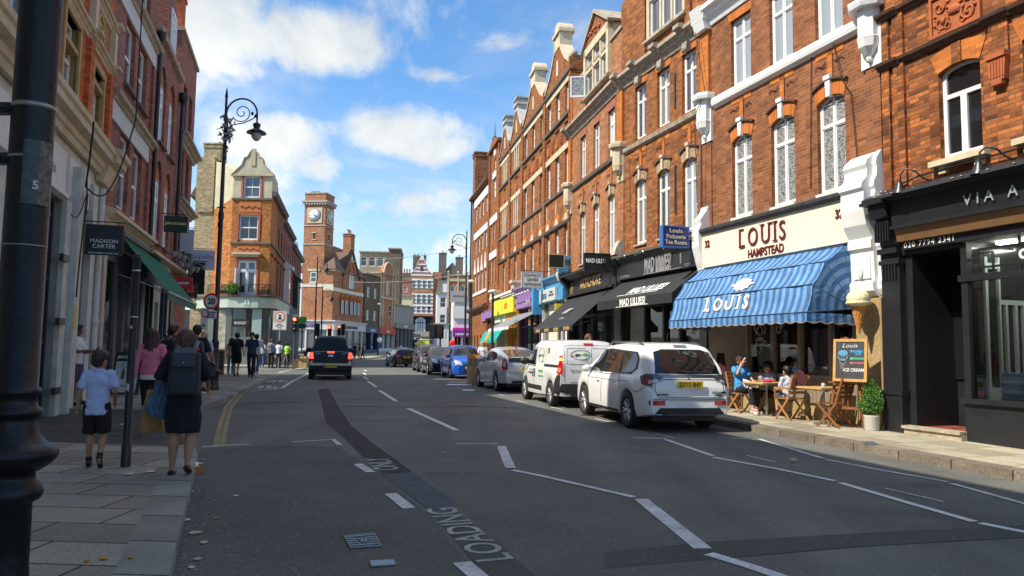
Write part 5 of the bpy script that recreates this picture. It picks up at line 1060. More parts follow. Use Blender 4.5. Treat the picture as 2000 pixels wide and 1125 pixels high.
# ---------------- far end of the terrace
def end_block():
 b=fbuild('brick_terrace_house','tall narrow brick bay with a pediment, next to the last terrace house',FM)
 x0,x1=-26.5,-22.7;hs=[]
 for c in(-25.6,-24.6,-23.6):hs+=[(c-.27,c+.27,6.0,7.6),(c-.27,c+.27,8.75,9.95)]
 hs+=[(-25.1,-24.1,11.6,12.9),(-24.95,-24.25,13.5,14.2)]
 wall(b,'wall',x0,x1,4.2,15.0,hs,B_orange)
 for h in hs:window(b,*h,'sash',glass=G_pale,y=.08,fw=.07)
 MB().box(x0+.4,x1-.4,-.05,.02,9.95,10.4).box(x0+.4,x1-.4,-.05,.02,7.6,8.05).box(-25.2,-24.0,-.05,.02,12.9,13.3).box(-24.9,-24.3,-.05,.02,14.4,14.8).build('lintel',bwhite,b)
 MB().prism([(x0-.1,15.0),(x1+.1,15.0),((x0+x1)/2,15.6)],-.15,.5,'y').box(x0-.15,x1+.15,-.2,.5,14.9,15.05).build('pediment',B_louis,b)
 mb=MB();mb.box(x0,x0+.35,-.1,.01,4.6,15);mb.box(x1-.35,x1,-.1,.01,4.6,15);mb.build('pilaster',B_orange,b)
 MB().tube([(-26,.2,15.5),(-26,.2,17.0)],[.06,.01],6).ball((-26,.2,15.9),.2).build('finial',iron,b)
 shopfront('s',b,x0,x1,B_orange,.3,3.6,4.2);MB().box(x0+.3,x1-.3,-.3,-.2,3.7,4.15).build('shop_sign',purple,b)
 e=fbuild('brick_terrace_house','last brick house of the terrace, with a tall chimney and arched ground floor windows',FM)
 x0,x1=-34.7,-26.5;hs=[]
 for c in(-32.6,-31.0,-29.4,-27.8):hs+=[(c-.38,c+.38,5.9,7.3),(c-.38,c+.38,8.75,9.95),(c-.38,c+.38,11.2,12.4)]
 gh=[(c-.3,c+.3,1.0,2.75,.3) for c in(-33.6,-32.2,-30.8,-29.4,-28.0)]
 wall(e,'wall',x0,x1,-.3,13.3,hs+gh,B_orange)
 for h in hs:window(e,*h,'sash',glass=G_pale,y=.08,fw=.07)
 for h in gh:window(e,*h[:4],'plain',h[4],glass=G_dark,frame=dgrey,y=.08)
 MB().box(-33.3,-27.1,-.05,.02,12.4,12.95).box(-33.3,-27.1,-.05,.02,9.95,10.4).box(-33.3,-27.1,-.06,.02,5.65,5.85).build('lintel',bwhite,e)
 mb=MB()
 for c in(-32.6,-31.0,-29.4,-27.8):mb.prism([(c-.35,7.3),(c+.35,7.3),(c+.12,7.75),(c+.05,8.4),(c-.05,8.4),(c-.12,7.75)],-.06,.0,'y')
 mb.build('ornament',bwhite,e)
 mb=MB();mb.prism([(-.35,4.55),(-.4,4.7),(.02,4.9),(.02,4.4),(-.1,4.4)],x0,x1,'x');mb.prism([(-.15,13.2),(-.3,13.3),(-.3,13.42),(.02,13.45),(.02,13.2)],x0,x1,'x');mb.build('cornice',mat('brown_cornice',(.16,.08,.05),.8),e)
 MB().prism([(-.1,13.45),(2.8,15.6),(6,13.45)],x0+1.0,x1,'x').build('roof',mat('slate_roof',(.07,.07,.08),.7),e)
 chimney(e,x0,x0+1.1,.0,2.4,13.0,17.0,B_louis,0)
 MB().box(-28.6,-27.0,-.12,-.02,3.6,4.2).build('shop_sign',purple,e)
 MB().tube([(x0+.2,-.1,13.2),(x0+.2,-.1,.3)],.06,6).build('drainpipe',iron,e)
end_block()
# ------------------------------------------------------------ left-hand side
render_w=mat('grey_green_render',(.58,.55,.46),.85,var=.2,vs=2.5,bump=.15)
def left_one():
 b=fbuild('brick_building','orange brick and cream stone building with pale painted ground floor, at the left edge',FL)
 hs=[(-12.4,-11.2,6.9,8.4),(-9.4,-8.2,6.9,8.4),(-5.6,-4.0,6.75,8.45),(-2.15,-.95,6.75,8.4),(.62,1.75,6.75,8.2),(-5.6,-4.0,10.2,12),(-2.15,-.95,10.2,12),(.62,1.75,10.2,12.0)]
 hA=[h for h in hs if h[0]<-6];hB=[h for h in hs if h[0]>-6];wall(b,'wall',-30,-5.9,5.9,13.9,hA,B_l1,dep=.35,reveal=mat('ochre_stone',(.46,.30,.12),.85,var=.25,vs=4))
 wall(b,'wall',-5.9,2.73,5.9,12.35,hB,B_l1,dep=.35,reveal=mat('ochre_stone',(.46,.30,.12),.85,var=.25,vs=4))
 wall(b,'wall',-30,2.73,-.4,5.9,[(-4.9,-1.45,-.3,4.6),(-.42,.85,-.3,4.9),(1.75,2.7,.9,3.9),(-9,-5.5,.5,4.6)],render_w,dep=.9)
 for h in hs:
  window(b,*h,'sash',glass=G_grey,y=.13,fw=.08)
  mb=MB();mb.box(h[0]-.14,h[0],-.05,.3,h[2],h[3]);mb.box(h[1],h[1]+.14,-.05,.3,h[2],h[3]);mb.box(h[0]-.14,h[1]+.14,-.06,.3,h[3],h[3]+.16);mb.box(h[0],h[1],-.03,.25,h[2]+1.05,h[2]+1.15);mb.build('stone_surround',MATS['ochre_stone'],b)
 mb=MB();mb.prism([(-.02,5.78),(-.12,5.78),(-.15,5.9),(-.20,5.93),(-.22,6.05),(-.38,6.10),(-.39,6.24),(-.44,6.28),(-.46,6.38),(-.1,6.52),(.02,6.52)],-30,2.1,'x');mb.prism([(-.02,5.6),(-.18,5.6),(-.28,5.9),(-.30,6.05),(-.48,6.12),(-.50,6.26),(-.58,6.30),(-.60,6.42),(-.1,6.56),(.02,6.56)],1.5,2.73,'x');mb.build('cornice',stone,b)
 mb=MB()
 for z in(8.58,9.72):bandp(mb,-30,2.73,CORN(z,.2,.16))
 for c in(-6.4,-3.1,.05,2.45):
  for z in(8.58,9.72):bandp(mb,c-.2,c+.2,CORN(z-.03,.25,.28))
  mb.box(c-.16,c+.16,-.14,.02,8.8,9.7)
 mb.build('string_course',stone,b)
 rnd=random.Random(9)
 for(a,c_) in((-5.8,-3.8),(-2.3,-.8),(.5,1.9)):
  mb=MB();mb.box(a,c_,-.03,.01,8.82,9.68)
  for k in range(26):
   x,z,r=rnd.uniform(a+.15,c_-.15),rnd.uniform(8.95,9.55),rnd.uniform(.06,.15);mb.tube([(x+r*(1-i*.08)*math.cos(i*.8),-.05,z+r*(1-i*.08)*math.sin(i*.8)) for i in range(8)],.022,5)
  mb.build('carved_panel',MATS['ochre_stone'],b)
 mb=MB()
 for c in(-6.4,-3.1,.05,2.45):mb.box(c-.2,c+.2,-.10,.01,6.68,8.56)
 mb.build('pilaster',B_l1,b)
 mb=MB()
 for(a,c_) in((-12,-5.2),(-4.9,-1.5),(-1.2,.8)):mb.box(a,c_,-.05,.01,4.75,5.55);mb.box(a+.06,c_-.06,-.055,-.05,4.8,5.5)
 mb.prism([(-.02,4.55),(-.14,4.6),(-.14,4.68),(-.02,4.75)],-12,-1.5,'x');mb.build('panel',offwhite,b)
 text(b,'TILES',.2,(-2.6,-.07,4.95),mat('faint_letters',(.30,.30,.27),.8),name='faded_lettering')
 mb=MB();mb.box(-1.45,-1.0,-.10,.3,-.2,4.6);mb.box(-.95,-.42,-.22,.5,-.2,5.4);mb.build('pier',mat('white_green_pier',(.50,.52,.47),.8,var=.25,vs=3,bump=.2),b)
 MB().box(.85,1.3,-.14,.5,-.2,5.4).box(.8,1.36,-.2,.5,-.2,.35).build('pier',mat('off_white_pier',(.55,.55,.52),.8,var=.2),b)
 MB().box(-.42,.85,.9,1.0,-.2,4.9).build('back_panel',mat('grey_panel',(.34,.35,.33),.8,var=.1),b)
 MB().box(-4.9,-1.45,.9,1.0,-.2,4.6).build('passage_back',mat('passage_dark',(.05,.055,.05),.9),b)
 MB().box(-.93,-.70,-.235,-.22,1.95,2.45).build('notice',mat('yellow_notice',(.62,.40,.05),.5,var=.3,vs=20),b)
 mb=MB()
 for x in(-4.7,-3.6,-3.5,-2.3,-1.9,-1.62):mb.box(x-.04,x+.04,.1,.16,.1,4.5)
 for z in(.4,1.6,2.9,4.2):mb.box(-4.8,-1.5,.12,.15,z,z+.08)
 mb.box(-3.5,-1.5,.16,.18,.1,1.5);mb.build('gate',black,b)
 for z in(.6,2.0,3.3):MB().box(-1.75,-1.30,-.16,-.08,z,z+.14).build('hinge',black,b)
 return b
bl1=left_one()
t=fbuild('downpipe','white painted downpipe beside the doorway where the man with the phone stands',FL,cat='pipe',x=1.42,y=-.2)
MB().tube([(0,0,.2),(0,0,5.4)],.075,10).lathe([(.09,0),(.10,.03),(.10,.1),(.09,.13)],(0,0,2.1),10).lathe([(.09,0),(.10,.03),(.10,.1),(.09,.13)],(0,0,4.2),10).build('pipe',mat('pipe_white',(.55,.55,.53),.5,var=.15),t)
t=fbuild('hanging_cables','tangle of black cables drooping from the cream cornice left of the black square sign',FL,cat='cables',x=-.6,y=-.4)
mb=MB();rnd=random.Random(1)
def droop(a,b_,s,n=12):return[(a[0]+(b_[0]-a[0])*i/n+rnd.uniform(-.01,.01),a[1]+(b_[1]-a[1])*i/n,a[2]+(b_[2]-a[2])*i/n-s*math.sin(math.pi*i/n)) for i in range(n+1)]
mb.tube(droop((-1.9,-.3,6.0),(-.3,.1,5.0),.2),.02,5);mb.tube(droop((-.3,.1,5.0),(2.0,-.45,7.2),.9),.018,5);mb.tube([(2.0,-.45,7.2),(2.0,-.45,14)],.016,5)
for k in range(6):mb.tube(droop((-.2,.1,5.4),(.0,.1,4.9),.2+.1*k),.01,4)
mb.tube(droop((-.1,.1,4.9),(-.45,.12,2.6),-.12),.016,5);mb.tube(droop((-1.4,.1,4.2),(-.1,.1,4.9),.25),.012,5);mb.build('cables',blackm,t)
def left_two():
 b=fbuild('brick_building','dark red brick building with two broad white bands, above the green canopy',FQ)
 hs=[(1.45,2.75,5.45,7.6),(3.3,4.6,5.45,7.6),(1.45,2.75,9.0,10.9),(3.3,4.6,9.0,10.9),(1.45,2.75,12.2,13.8),(3.3,4.6,12.2,13.8)]
 wall(b,'wall',0,5.9,4.9,14.2,hs,B_dark,dep=.22)
 for h in hs:window(b,*h,'sash',glass=G_grey,y=.12,fw=.10)
 mb=MB()
 for z in(7.6,10.92):mb.prism([(.02,z),(-.06,z),(-.06,z+.52),(.02,z+.52)],0,5.9,'x')
 mb.build('white_band',mat('band_white',(.60,.61,.59),.8,var=.12),b);mb=MB()
 for z in(8.12,11.44):bandp(mb,0,5.98,[(.0,z),(.10,z),(.14,z+.08),(.24,z+.12),(.26,z+.22),(.0,z+.28)])
 mb.build('moulding',stoned,b)
 for h in hs[2:4]:MB().prism([(-.14,h[2]-.1),(-.12,h[2]-.02),(.02,h[2]),(.02,h[2]-.1)],h[0]-.08,h[1]+.08,'x').build('sill',darkstone,b)
 MB().box(5.35,5.85,-.08,.02,5.2,10.9).build('pilaster',B_dark,b);MB().tube([(5.9,-.14,4.9),(5.9,-.14,12.0)],.07,8).lathe([(.09,0),(.16,.15),(.16,.3)],(5.9,-.16,12.0),8).build('drainpipe',iron,b)
 MB().box(-.1,6.2,-.1,8,14.2,14.45).build('parapet',B_dark,b)
 c=fbuild('brick_building','red-brown brick building with tall round-arched white windows, between two black drainpipes',FQ)
 hs=[(7.1,8.35,5.3,8.25,.55),(9.15,10.4,5.3,8.25,.55),(7.1,8.35,8.85,11.7,.55),(9.15,10.4,8.85,11.7,.55)]
 wall(c,'wall',5.9,11.4,4.9,12.5,hs,B_dark,dep=.3)
 for h in hs:
  window(c,h[0],h[1],h[2],h[3]-.75,'cross',glass=G_pale,y=.10,fw=.10);MB().box(h[0],h[1],.1,.2,h[3]-.75,h[3]-.6).build('stone_lintel',stoned,c);MB().prism([(x,z) for x,z in arcpts(h[0],h[1],h[3]-.6,.55)],.1,.2,'y').build('brick_tympanum',B_fine,c)
  MB().prism([(-.14,h[2]-.1),(-.12,h[2]-.02),(.02,h[2]),(.02,h[2]-.1)],h[0]-.08,h[1]+.08,'x').build('sill',darkstone,c)
 MB().prism([(-.16,12.42),(-.2,12.55),(.02,12.6),(.02,12.4)],5.9,11.4,'x').build('coping',stoned,c)
 MB().prism([(.3,12.5),(3.5,15.0),(7.5,12.5)],5.9,11.4,'x').build('roof',MATS['slate_roof'],c)
 mb=MB();mb.prism([(7.9,12.5),(10.1,12.5),(10.1,14.4),(9.0,15.5),(7.9,14.4)],.0,3.5,'y');d=mb.build('dormer',B_dark,c);window(c,8.4,9.6,12.7,14.3,'cross',glass=G_pale,y=-.06,fw=.08)
 chimney(c,6.1,7.1,.8,2.0,12.5,15.8,B_stock,2)
 MB().tube([(11.4,-.14,4.9),(11.4,-.14,11.6)],.08,8).lathe([(.1,0),(.2,.2),(.2,.45)],(11.4,-.16,11.5),8).build('drainpipe',iron,c)
 d=fbuild('brick_building','tall red brick end building with a chimney, the farthest of the shaded left row',FQ)
 hs=[(12.5,13.5,5.6,7.2),(14.2,15.2,5.6,7.2),(12.5,13.5,8.1,10.0),(14.2,15.2,8.1,10.0),(12.5,13.5,10.9,12.8),(14.2,15.2,10.9,12.8)]
 wall(d,'wall',11.4,16.2,-.3,14.6,hs,B_dark,dep=.25)
 for h in hs:window(d,*h,'plain',glass=G_dark,frame=dgrey,y=.15);
 mb=MB();bandp(mb,11.4,16.5,CORN(10.1,.35,.4));bandp(mb,11.4,16.4,CORN(7.4,.3,.35));mb.build('cornice',stoned,d)
 mb=MB()
 for h in hs:mb.prism([(-.12,h[2]-.1),(-.12,h[2]),(.02,h[2]),(.02,h[2]-.1)],h[0]-.08,h[1]+.08,'x')
 mb.build('sill',darkstone,d)
 chimney(d,11.6,12.6,.1,1.6,14.4,16.6,B_l1,0)
 MB().box(11.3,16.3,-.1,8,14.6,14.75).build('coping',stoned,d)
 e=MB();e.prism([(-.36,5.02),(-.36,5.12),(.02,5.24),(.02,4.98)],-.1,6.0,'x');e.prism([(-.30,4.72),(-.30,4.82),(.02,4.92),(.02,4.7)],6.0,16.2,'x');e.prism([(-.12,4.3),(-.12,4.9),(-.3,5.02),(.02,5.02),(.02,4.3)],-.1,6.0,'x');e.build('cornice',stone,b)
 wall(b,'wall',0,5.9,-.3,4.9,[(.35,2.0,.95,3.9),(2.25,3.1,.2,3.4),(3.3,5.6,.9,3.9)],mat('dark_shopfront',(.10,.10,.095),.6,var=.2),dep=.12)
 mb=MB();mb.box(.0,.32,-.10,.02,.1,4.2);mb.box(.35,2.0,-.06,.02,.3,.93);mb.build('stall_riser',mat('pinkish_riser',(.50,.40,.34),.7),b)
 MB().poly([(.35,.08,.95),(2.0,.08,.95),(2.0,.08,3.9),(.35,.08,3.9)]).poly([(3.3,.08,.9),(5.6,.08,.9),(5.6,.08,3.9),(3.3,.08,3.9)]).build('shop_window',G_clear,b)
 mb=MB();mb.box(.35,2.0,.9,1.0,.9,2.3);mb.box(.5,1.8,.3,.5,1.0,1.2,1);mb.box(.4,1.2,.3,.5,1.2,1.7,1)  # red boxes stand in for a van reflected in the shop glass
 mb.build('display_with_reflection',[mat('display_back',(.10,.10,.07),.5,var=.6,vs=6),mat('red_van_reflection',(.80,.03,.02),.5)],b)
 mb=MB()
 for k in range(14):mb.box(3.35+k*.16,3.38+k*.16,.07,.09,.9,3.9)
 mb.box(3.3,5.6,.2,.3,.9,3.9,1);mb.build('window_bars',[black,mat('warm_display',(.28,.18,.12),.6,var=.6,vs=9)],b)
 wall(c,'wall',5.9,11.4,-.3,4.9,[(6.3,7.9,.5,3.8),(8.3,9.0,.2,3.2),(9.3,11.1,.5,3.8)],mat('pale_shopfront',(.42,.43,.41),.7,var=.15),dep=.15)
 MB().poly([(6.3,.1,.5),(7.9,.1,.5),(7.9,.1,3.8),(6.3,.1,3.8)]).poly([(9.3,.1,.5),(11.1,.1,.5),(11.1,.1,3.8),(9.3,.1,3.8)]).build('shop_window',G_dark,c)
 mb=MB()
 for x in(6.3,7.1,7.85,9.3,10.2,11.05):mb.box(x,x+.07,.0,.12,.5,3.8)
 mb.box(6.0,11.3,-.05,.0,3.85,4.3);mb.build('shop_frame',mat('teal_frame',(.03,.07,.07),.5),c)
 MB().box(11.6,16,-.08,.0,3.5,4.4).box(11.6,12.2,-.06,0,.2,3.5).build('shop_frame',mat('charcoal_front',(.04,.045,.05),.5),d)
left_two()
def left_awning():
 t=fbuild('awning','long green canopy in the shade on the left side of the street',FQ,cat='awning')
 g=mat('green_canvas',(.0,.12,.06),.9,var=.15,vs=3);x0,x1=1.7,8.1
 mb=MB();mb.prism([(-.05,4.75),(-1.4,3.12),(-1.4,3.105),(-.05,4.735)],x0,x1,'x');mb.build('canopy',g,t)
 MB().box(x0,x1,-1.412,-1.40,2.90,3.12).build('valance',mat('dull_green_canvas',(.02,.12,.07),.7,var=.3),t)
 MB().box(x0,x1,-1.44,-1.38,3.10,3.16).build('front_bar',mat('pale_bar',(.35,.38,.36),.5),t)
 mb=MB()
 for x in(x0+.2,x1-.2):mb.tube([(x,-.05,3.6),(x,-.8,3.35),(x,-1.38,3.12)],.02,6)
 mb.build('arm',steel,t);MB().box(x0,x1,-.2,.0,4.68,4.82).build('roller_box',dgrey,t)
left_awning()
def lsign(label,fr,x,y0,y1,z0,z1,m,lines_,**kw):return hang_sign(label,fr,x,y0,y1,z0,z1,kw.pop('th',.05),m,lines_,**kw)
lsign('black square hanging sign with two lines of white capitals, nearest on the left',FL,.30,.12,.90,3.66,4.36,mat('slate_sign',(.022,.025,.032),.6),[('MADISON',.125,.28,M_(sp=1.05)),('CARTER',.125,.16,M_(sp=1.05)),('www.madison-carter.com',.06,.03,M_(sx=1.0))])
lsign('dark green hanging sign with one line of gold capitals, above the green canopy',FQ,8.0,.2,1.0,5.72,6.32,mat('bottle_green_sign',(.006,.03,.022),.5),[('JEROBOAMS',.12,.28,M_(m=mat('bright_gold',(.85,.66,.18),.4),sx=1.0,sp=1.1,bold=.003))])
lsign('pale hanging sign with one navy word, beside the trailing plant',FQ,15.0,.1,1.3,5.05,5.95,mat('pale_blue_sign',(.55,.58,.66),.5),[('Piccolo',.32,.5,M_(m=navy,sp=1.15)),('PIZZERIA RISTORANTE',.07,.35,M_(m=navy)),('www.piccolo.com',.07,.15,M_(m=navy))])
lsign('tall blank pale sign box left of the pale sign with a navy word',FQ,13.2,.05,.6,5.65,6.6,mat('blank_sign',(.50,.53,.58),.5),[])
lsign('red hanging sign with a small white pill-shaped panel',FQ,8.9,.42,1.15,3.74,4.19,mat('red_sign',(.50,.015,.03),.4),[('LE CREUSET',.10,.18,M_(m=bwhite,sx=.95,bold=.004))])
t=lsign('dark brown sign with four orange petals',FQ,13.4,.25,.82,3.66,4.3,mat('brown_sign',(.05,.038,.03),.5),[('gail body',.10,.04,M_(m=mat('orange_print',(.85,.13,.01),.5)))])
mb=MB()
for sy in(-.13,.13):
 for sz in(-.13,.13):mb.prism([(sy*.6+.07*math.cos(a*math.pi/8),.38+sz*.6+.07*math.sin(a*math.pi/8)) for a in range(16)],-.04,-.030,'x')
mb.build('petals',MATS['orange_print'],t)
lsign('plain dark square sign behind the orange-petal sign',FQ,14.2,.3,1.0,3.9,5.3,blackm,[])
mb=MB();t=fbuild('sign_lights','cluster of grey spotlights along the ledge above the red sign',FQ,cat='lights',x=8.5,y=-.3)
rnd=random.Random(21)
for k in range(10):x=k*.55;y=-rnd.uniform(.1,.7);z=4.95+rnd.uniform(-.15,.25);mb.tube([(x,.2,4.8),(x+.05,y*.6,z+.1),(x+.1,y,z)],.015,5);mb.lathe([(.03,0),(.10,.12),(.11,.22)],(x+.1,y,z-.2),10)
mb.build('spotlights',mat('spot_grey',(.28,.28,.27),.5),t)
t=fbuild('trailing_plant','dark trailing plant on the ledge below the blank pale sign box',FQ,cat='plant',x=12.6,y=-.4)
leafm=mat('dark_leaf',(.035,.07,.03),.6,var=.4,vs=8);leafg=mat('fresh_leaf',(.10,.26,.02),.6,var=.4,vs=8)
def leaves(mb,c,r,n,s,rnd,flat=1.0,m=0):
 for k in range(n):
  while True:
   p=Vector((rnd.uniform(-1,1),rnd.uniform(-1,1),rnd.uniform(-1,1)))
   if p.length<1 and(p.length>.45 or rnd.random()<.3):break
  q=Vector(c)+Vector((p.x*r[0],p.y*r[1],p.z*r[2]));a=Vector((rnd.gauss(0,1),rnd.gauss(0,1),rnd.gauss(0,1)+p.z*.5)).normalized();b=a.orthogonal().normalized();d=a.cross(b);ss=s*rnd.uniform(.6,1.3)
  mb.poly([q-b*ss,q-d*ss*.5+a*ss*.15,q+b*ss,q+d*ss*.5+a*ss*.15],m)
mb=MB();rnd=random.Random(5);leaves(mb,(0,0,5.15),(1.1,.3,.35),500,.06,rnd);mb.build('foliage',leafm,t)
# ---------------- yellow corner building across the side street
def corner_house():
 b=empty('corner_building','sunlit orange and cream corner building with curly gable, above a rounded glass shop','building',(-19.5,52,0),0)
 hs=[(.52,1.86,9.0,10.75),(.52,1.86,5.15,7.6)];hs2=[(.72,1.9,11.95,13.5)]
 wall(b,'wall',0,2.72,4.9,11.9,hs,brick('corner_orange_brick',(.53,.195,.048),(.40,.135,.032),mortar=(.30,.16,.07),stain=.4,tone=.3),body=False)
 wall(b,'upper_wall',0,2.72,11.9,13.6,hs2,mat('sand_render',(.52,.46,.31),.85,var=.2,vs=2,bump=.1),body=False);sand=MATS['sand_render']
 window(b,.52,1.86,9.0,10.75,'sash2',glass=G_dark,y=.08,fw=.1);window(b,.72,1.9,11.95,13.5,'sash2',glass=G_grey,y=.08,fw=.1)
 window(b,.52,1.86,5.15,7.6,'cross',glass=G_dark,y=.08,fw=.12)
 rb=mat('red_trim',(.40,.10,.04),.7);mb=MB()
 for h in(hs+hs2):mb.box(h[0]-.14,h[0],-.06,.05,h[2],h[3]);mb.box(h[1],h[1]+.14,-.06,.05,h[2],h[3]);mb.box(h[0]-.14,h[1]+.14,-.07,.05,h[3],h[3]+.14)
 mb.build('window_trim',rb,b)
 mb=MB();L=[(0,0),(2.72,0),(1.6,5.5),(-1.9,5.5),(-1.9,1.65)]
 def prismz(mb,pts,z0,z1,m=0):mb.prism(pts,z0,z1,'z',m)
 m2=MB();m2.poly([(-1.9,1.65,4.9),(0,0,4.9),(0,0,11.9),(-1.9,1.65,11.4)]);m2.poly([(2.72,.0,4.9),(1.9,4,4.9),(1.9,4,12.2),(2.72,0,12.2)]);m2.build('wall',MATS['corner_orange_brick'],b)
 m2=MB();m2.poly([(-1.9,1.65,11.4),(0,0,11.9),(0,0,13.9),(-1.0,.85,14.5),(-1.9,1.65,14.9)]);m2.poly([(2.72,0,12.2),(2.0,3.5,12.2),(2.0,3.5,13.8),(2.72,0,13.8)]);m2.poly([(0,0,13.6),(2.72,0,13.6),(2,3.5,13.8),(-1.9,4,14.9),(-1.9,1.65,14.9)]);m2.build('upper_wall',sand,b)
 MB().box(-3.3,-1.9,1.7,5,-.2,15.2).box(-3.1,-2.0,1.6,1.7,11.2,15.2).build('wall',B_stock,b);chimney(b,-2.9,-1.7,1.8,3.0,15.0,16.3,B_stock,0)
 P=[(-.12,13.55),(2.84,13.55),(2.5,13.9),(2.1,14.3),(1.98,14.75),(1.75,14.85),(1.6,15.15),(1.5,15.3),(1.22,15.3),(1.1,15.15),(.95,14.85),(.72,14.75),(.6,14.3),(.2,13.9)]
 MB().prism(P,-.10,.35,'y').build('gable',sand,b)
 mb=MB()
 for p,q in zip(P[1:],P[2:]+P[:1]):mb.tube([(p[0],-.12,p[1]),(q[0],-.12,q[1])],.05,6)
 mb.box(1.22,1.52,-.16,.0,14.2,15.4);mb.box(-.15,2.87,-.14,.05,13.48,13.6);mb.build('coping',mat('sand_coping',(.50,.43,.28),.9,var=.3),b)
 mb=MB();mb.box(-.05,2.8,-.10,.05,11.82,11.95);mb.box(-.05,2.8,-.10,.05,8.72,8.85);mb.build('string_course',darkstone,b)
 mb=MB();mb.box(.5,2.0,-.03,.01,10.95,11.7);mb.box(.5,2.0,-.03,.01,8.1,8.65);mb.build('terracotta_panel',mat('orange_terracotta',(.50,.16,.04),.8),b)
 mb=MB()
 for z in(11.3,8.35):
  for k in range(3):mb.tube([(.6+k*.45+i*.05,-.05,z+.07*math.sin(i/8*math.pi*2)) for i in range(9)],.03,5)
 mb.build('swag',MATS['dark_terracotta'],b)
 MB().box(.25,2.2,-.45,.0,7.95,8.08).box(.4,2.05,-.3,0,7.8,7.95).build('hood',mat('sand_hood',(.55,.46,.32),.8),b)
 MB().box(.55,.62,-.5,.05,5.2,7.0).build('door_leaf',white,b)
 mb=MB();fp=[(-1.7,.6),(-.9,-.35),(.4,-.75),(2.2,-.75),(2.95,-.45),(3.1,.1)]
 def along(fp,step):
  out=[]
  for a,c_ in zip(fp,fp[1:]):
   a,c_=Vector(a),Vector(c_);k=max(1,int((c_-a).length/step));out+=[a.lerp(c_,i/k) for i in range(k)]
  return out+[Vector(fp[-1])]
 for p in along(fp,.14):mb.tube([(p.x,p.y,5.15),(p.x,p.y,5.85)],.012,4,caps=False)
 mb.tube([(p[0],p[1],5.87) for p in fp],.022,5);mb.tube([(p[0],p[1],5.2) for p in fp],.018,5);mb.build('balcony_railing',iron,b)
 def ribbon(fp,z0,z1,off,m,name):
  mb=MB();P=[Vector(p) for p in fp]
  for a,c_ in zip(P,P[1:]):mb.poly([(a.x,a.y,z0),(c_.x,c_.y,z0),(c_.x,c_.y,z1),(a.x,a.y,z1)])
  return mb.build(name,m,b)
 sp=[(-3.4,2.2),(-1.9,.7),(-.9,-.1),(.2,-.62),(1.3,-.75),(2.3,-.7),(3.0,-.35),(3.25,.3),(2.3,5.5),(.5,14)]
 ribbon(sp,4.28,5.0,0,mat('verdigris_fascia',(.42,.50,.40),.5,var=.25,vs=1.5),'fascia')
 mb=MB();mb.prism([(x*1.03,y-.12) for x,y in sp]+[(.3,14),(-3,6)],5.0,5.12,'z');mb.prism([(x,y) for x,y in sp]+[(.3,14),(-3,6)],4.22,4.28,'z');mb.build('ledge',dgrey,b)
 text(b,'33',.4,(1.55,-.78,4.5),bwhite,name='fascia_number')
 gl=[(-1.8,1.0),(-.6,.1),(.4,-.3),(1.4,-.4),(2.3,-.35),(2.85,0),(2.9,.5),(2.0,5.4),(.2,14)]
 ribbon(gl,.3,4.25,0,mat('shop_glass_corner',(.05,.06,.055),.1,coat=.4),'shop_window')
 mb=MB()
 for p in gl[:-1]:mb.box(p[0]-.06,p[0]+.06,p[1]-.06,p[1]+.04,.3,4.25)
 mb.box(-.6,.3,-.12,-.05,.3,4.2,1);mb.box(1.85,2.5,-.45,-.42,.3,4.25,2);mb.build('mullion',[mat('bronze_frame',(.10,.12,.11),.4),brick('pale_glazed_brick',(.50,.48,.36),(.44,.42,.32),bw=.3,bh=.12),mat('pale_green_glass',(.30,.40,.36),.3)],b)
 MB().box(.5,1.7,-.52,-.46,3.0,3.5).build('hanging_board',blackm,b);text(b,'BODGET',.26,(1.1,-.54,3.15),bwhite,sx=.8,name='board_lettering');MB().box(.35,1.8,-.5,-.46,.35,2.3).build('door',mat('door_grey',(.14,.16,.15),.4),b)
 MB().prism([(x*.98,y+.05) for x,y in sp]+[(.3,14),(-3,6)],.0,.42,'z').build('plinth',stone,b)
 MB().prism([(-1.6,1.8),(2.4,1.0),(1.0,13.5),(-3,6)],.3,4.9,'z').build('ground_floor',dgrey,b)
 return b
corner_house()
t=empty('balcony_plants','bright green balcony plants in black pots above the rounded glass shop','plants',(-18.4,51.4,5.2))
mb=MB();rnd=random.Random(3);leaves(mb,(-.55,-.2,.40),(.5,.3,.36),420,.08,rnd,m=0);leaves(mb,(-1.3,.35,.35),(.3,.2,.3),200,.05,rnd,m=1);leaves(mb,(1.65,.2,.35),(.4,.25,.4),300,.05,rnd,m=1);leaves(mb,(1.5,.0,.5),(.25,.15,.2),40,.05,rnd,m=2);mb.build('foliage',[leafg,leafm,mat('orange_blossom',(.7,.12,.03),.6)],t)
MB().box(1.2,1.8,-.1,.2,-.02,.3).box(-1.5,-1.0,.1,.4,-.02,.25).box(-.8,-.3,-.1,.2,-.02,.25).build('pot',blackm,t)
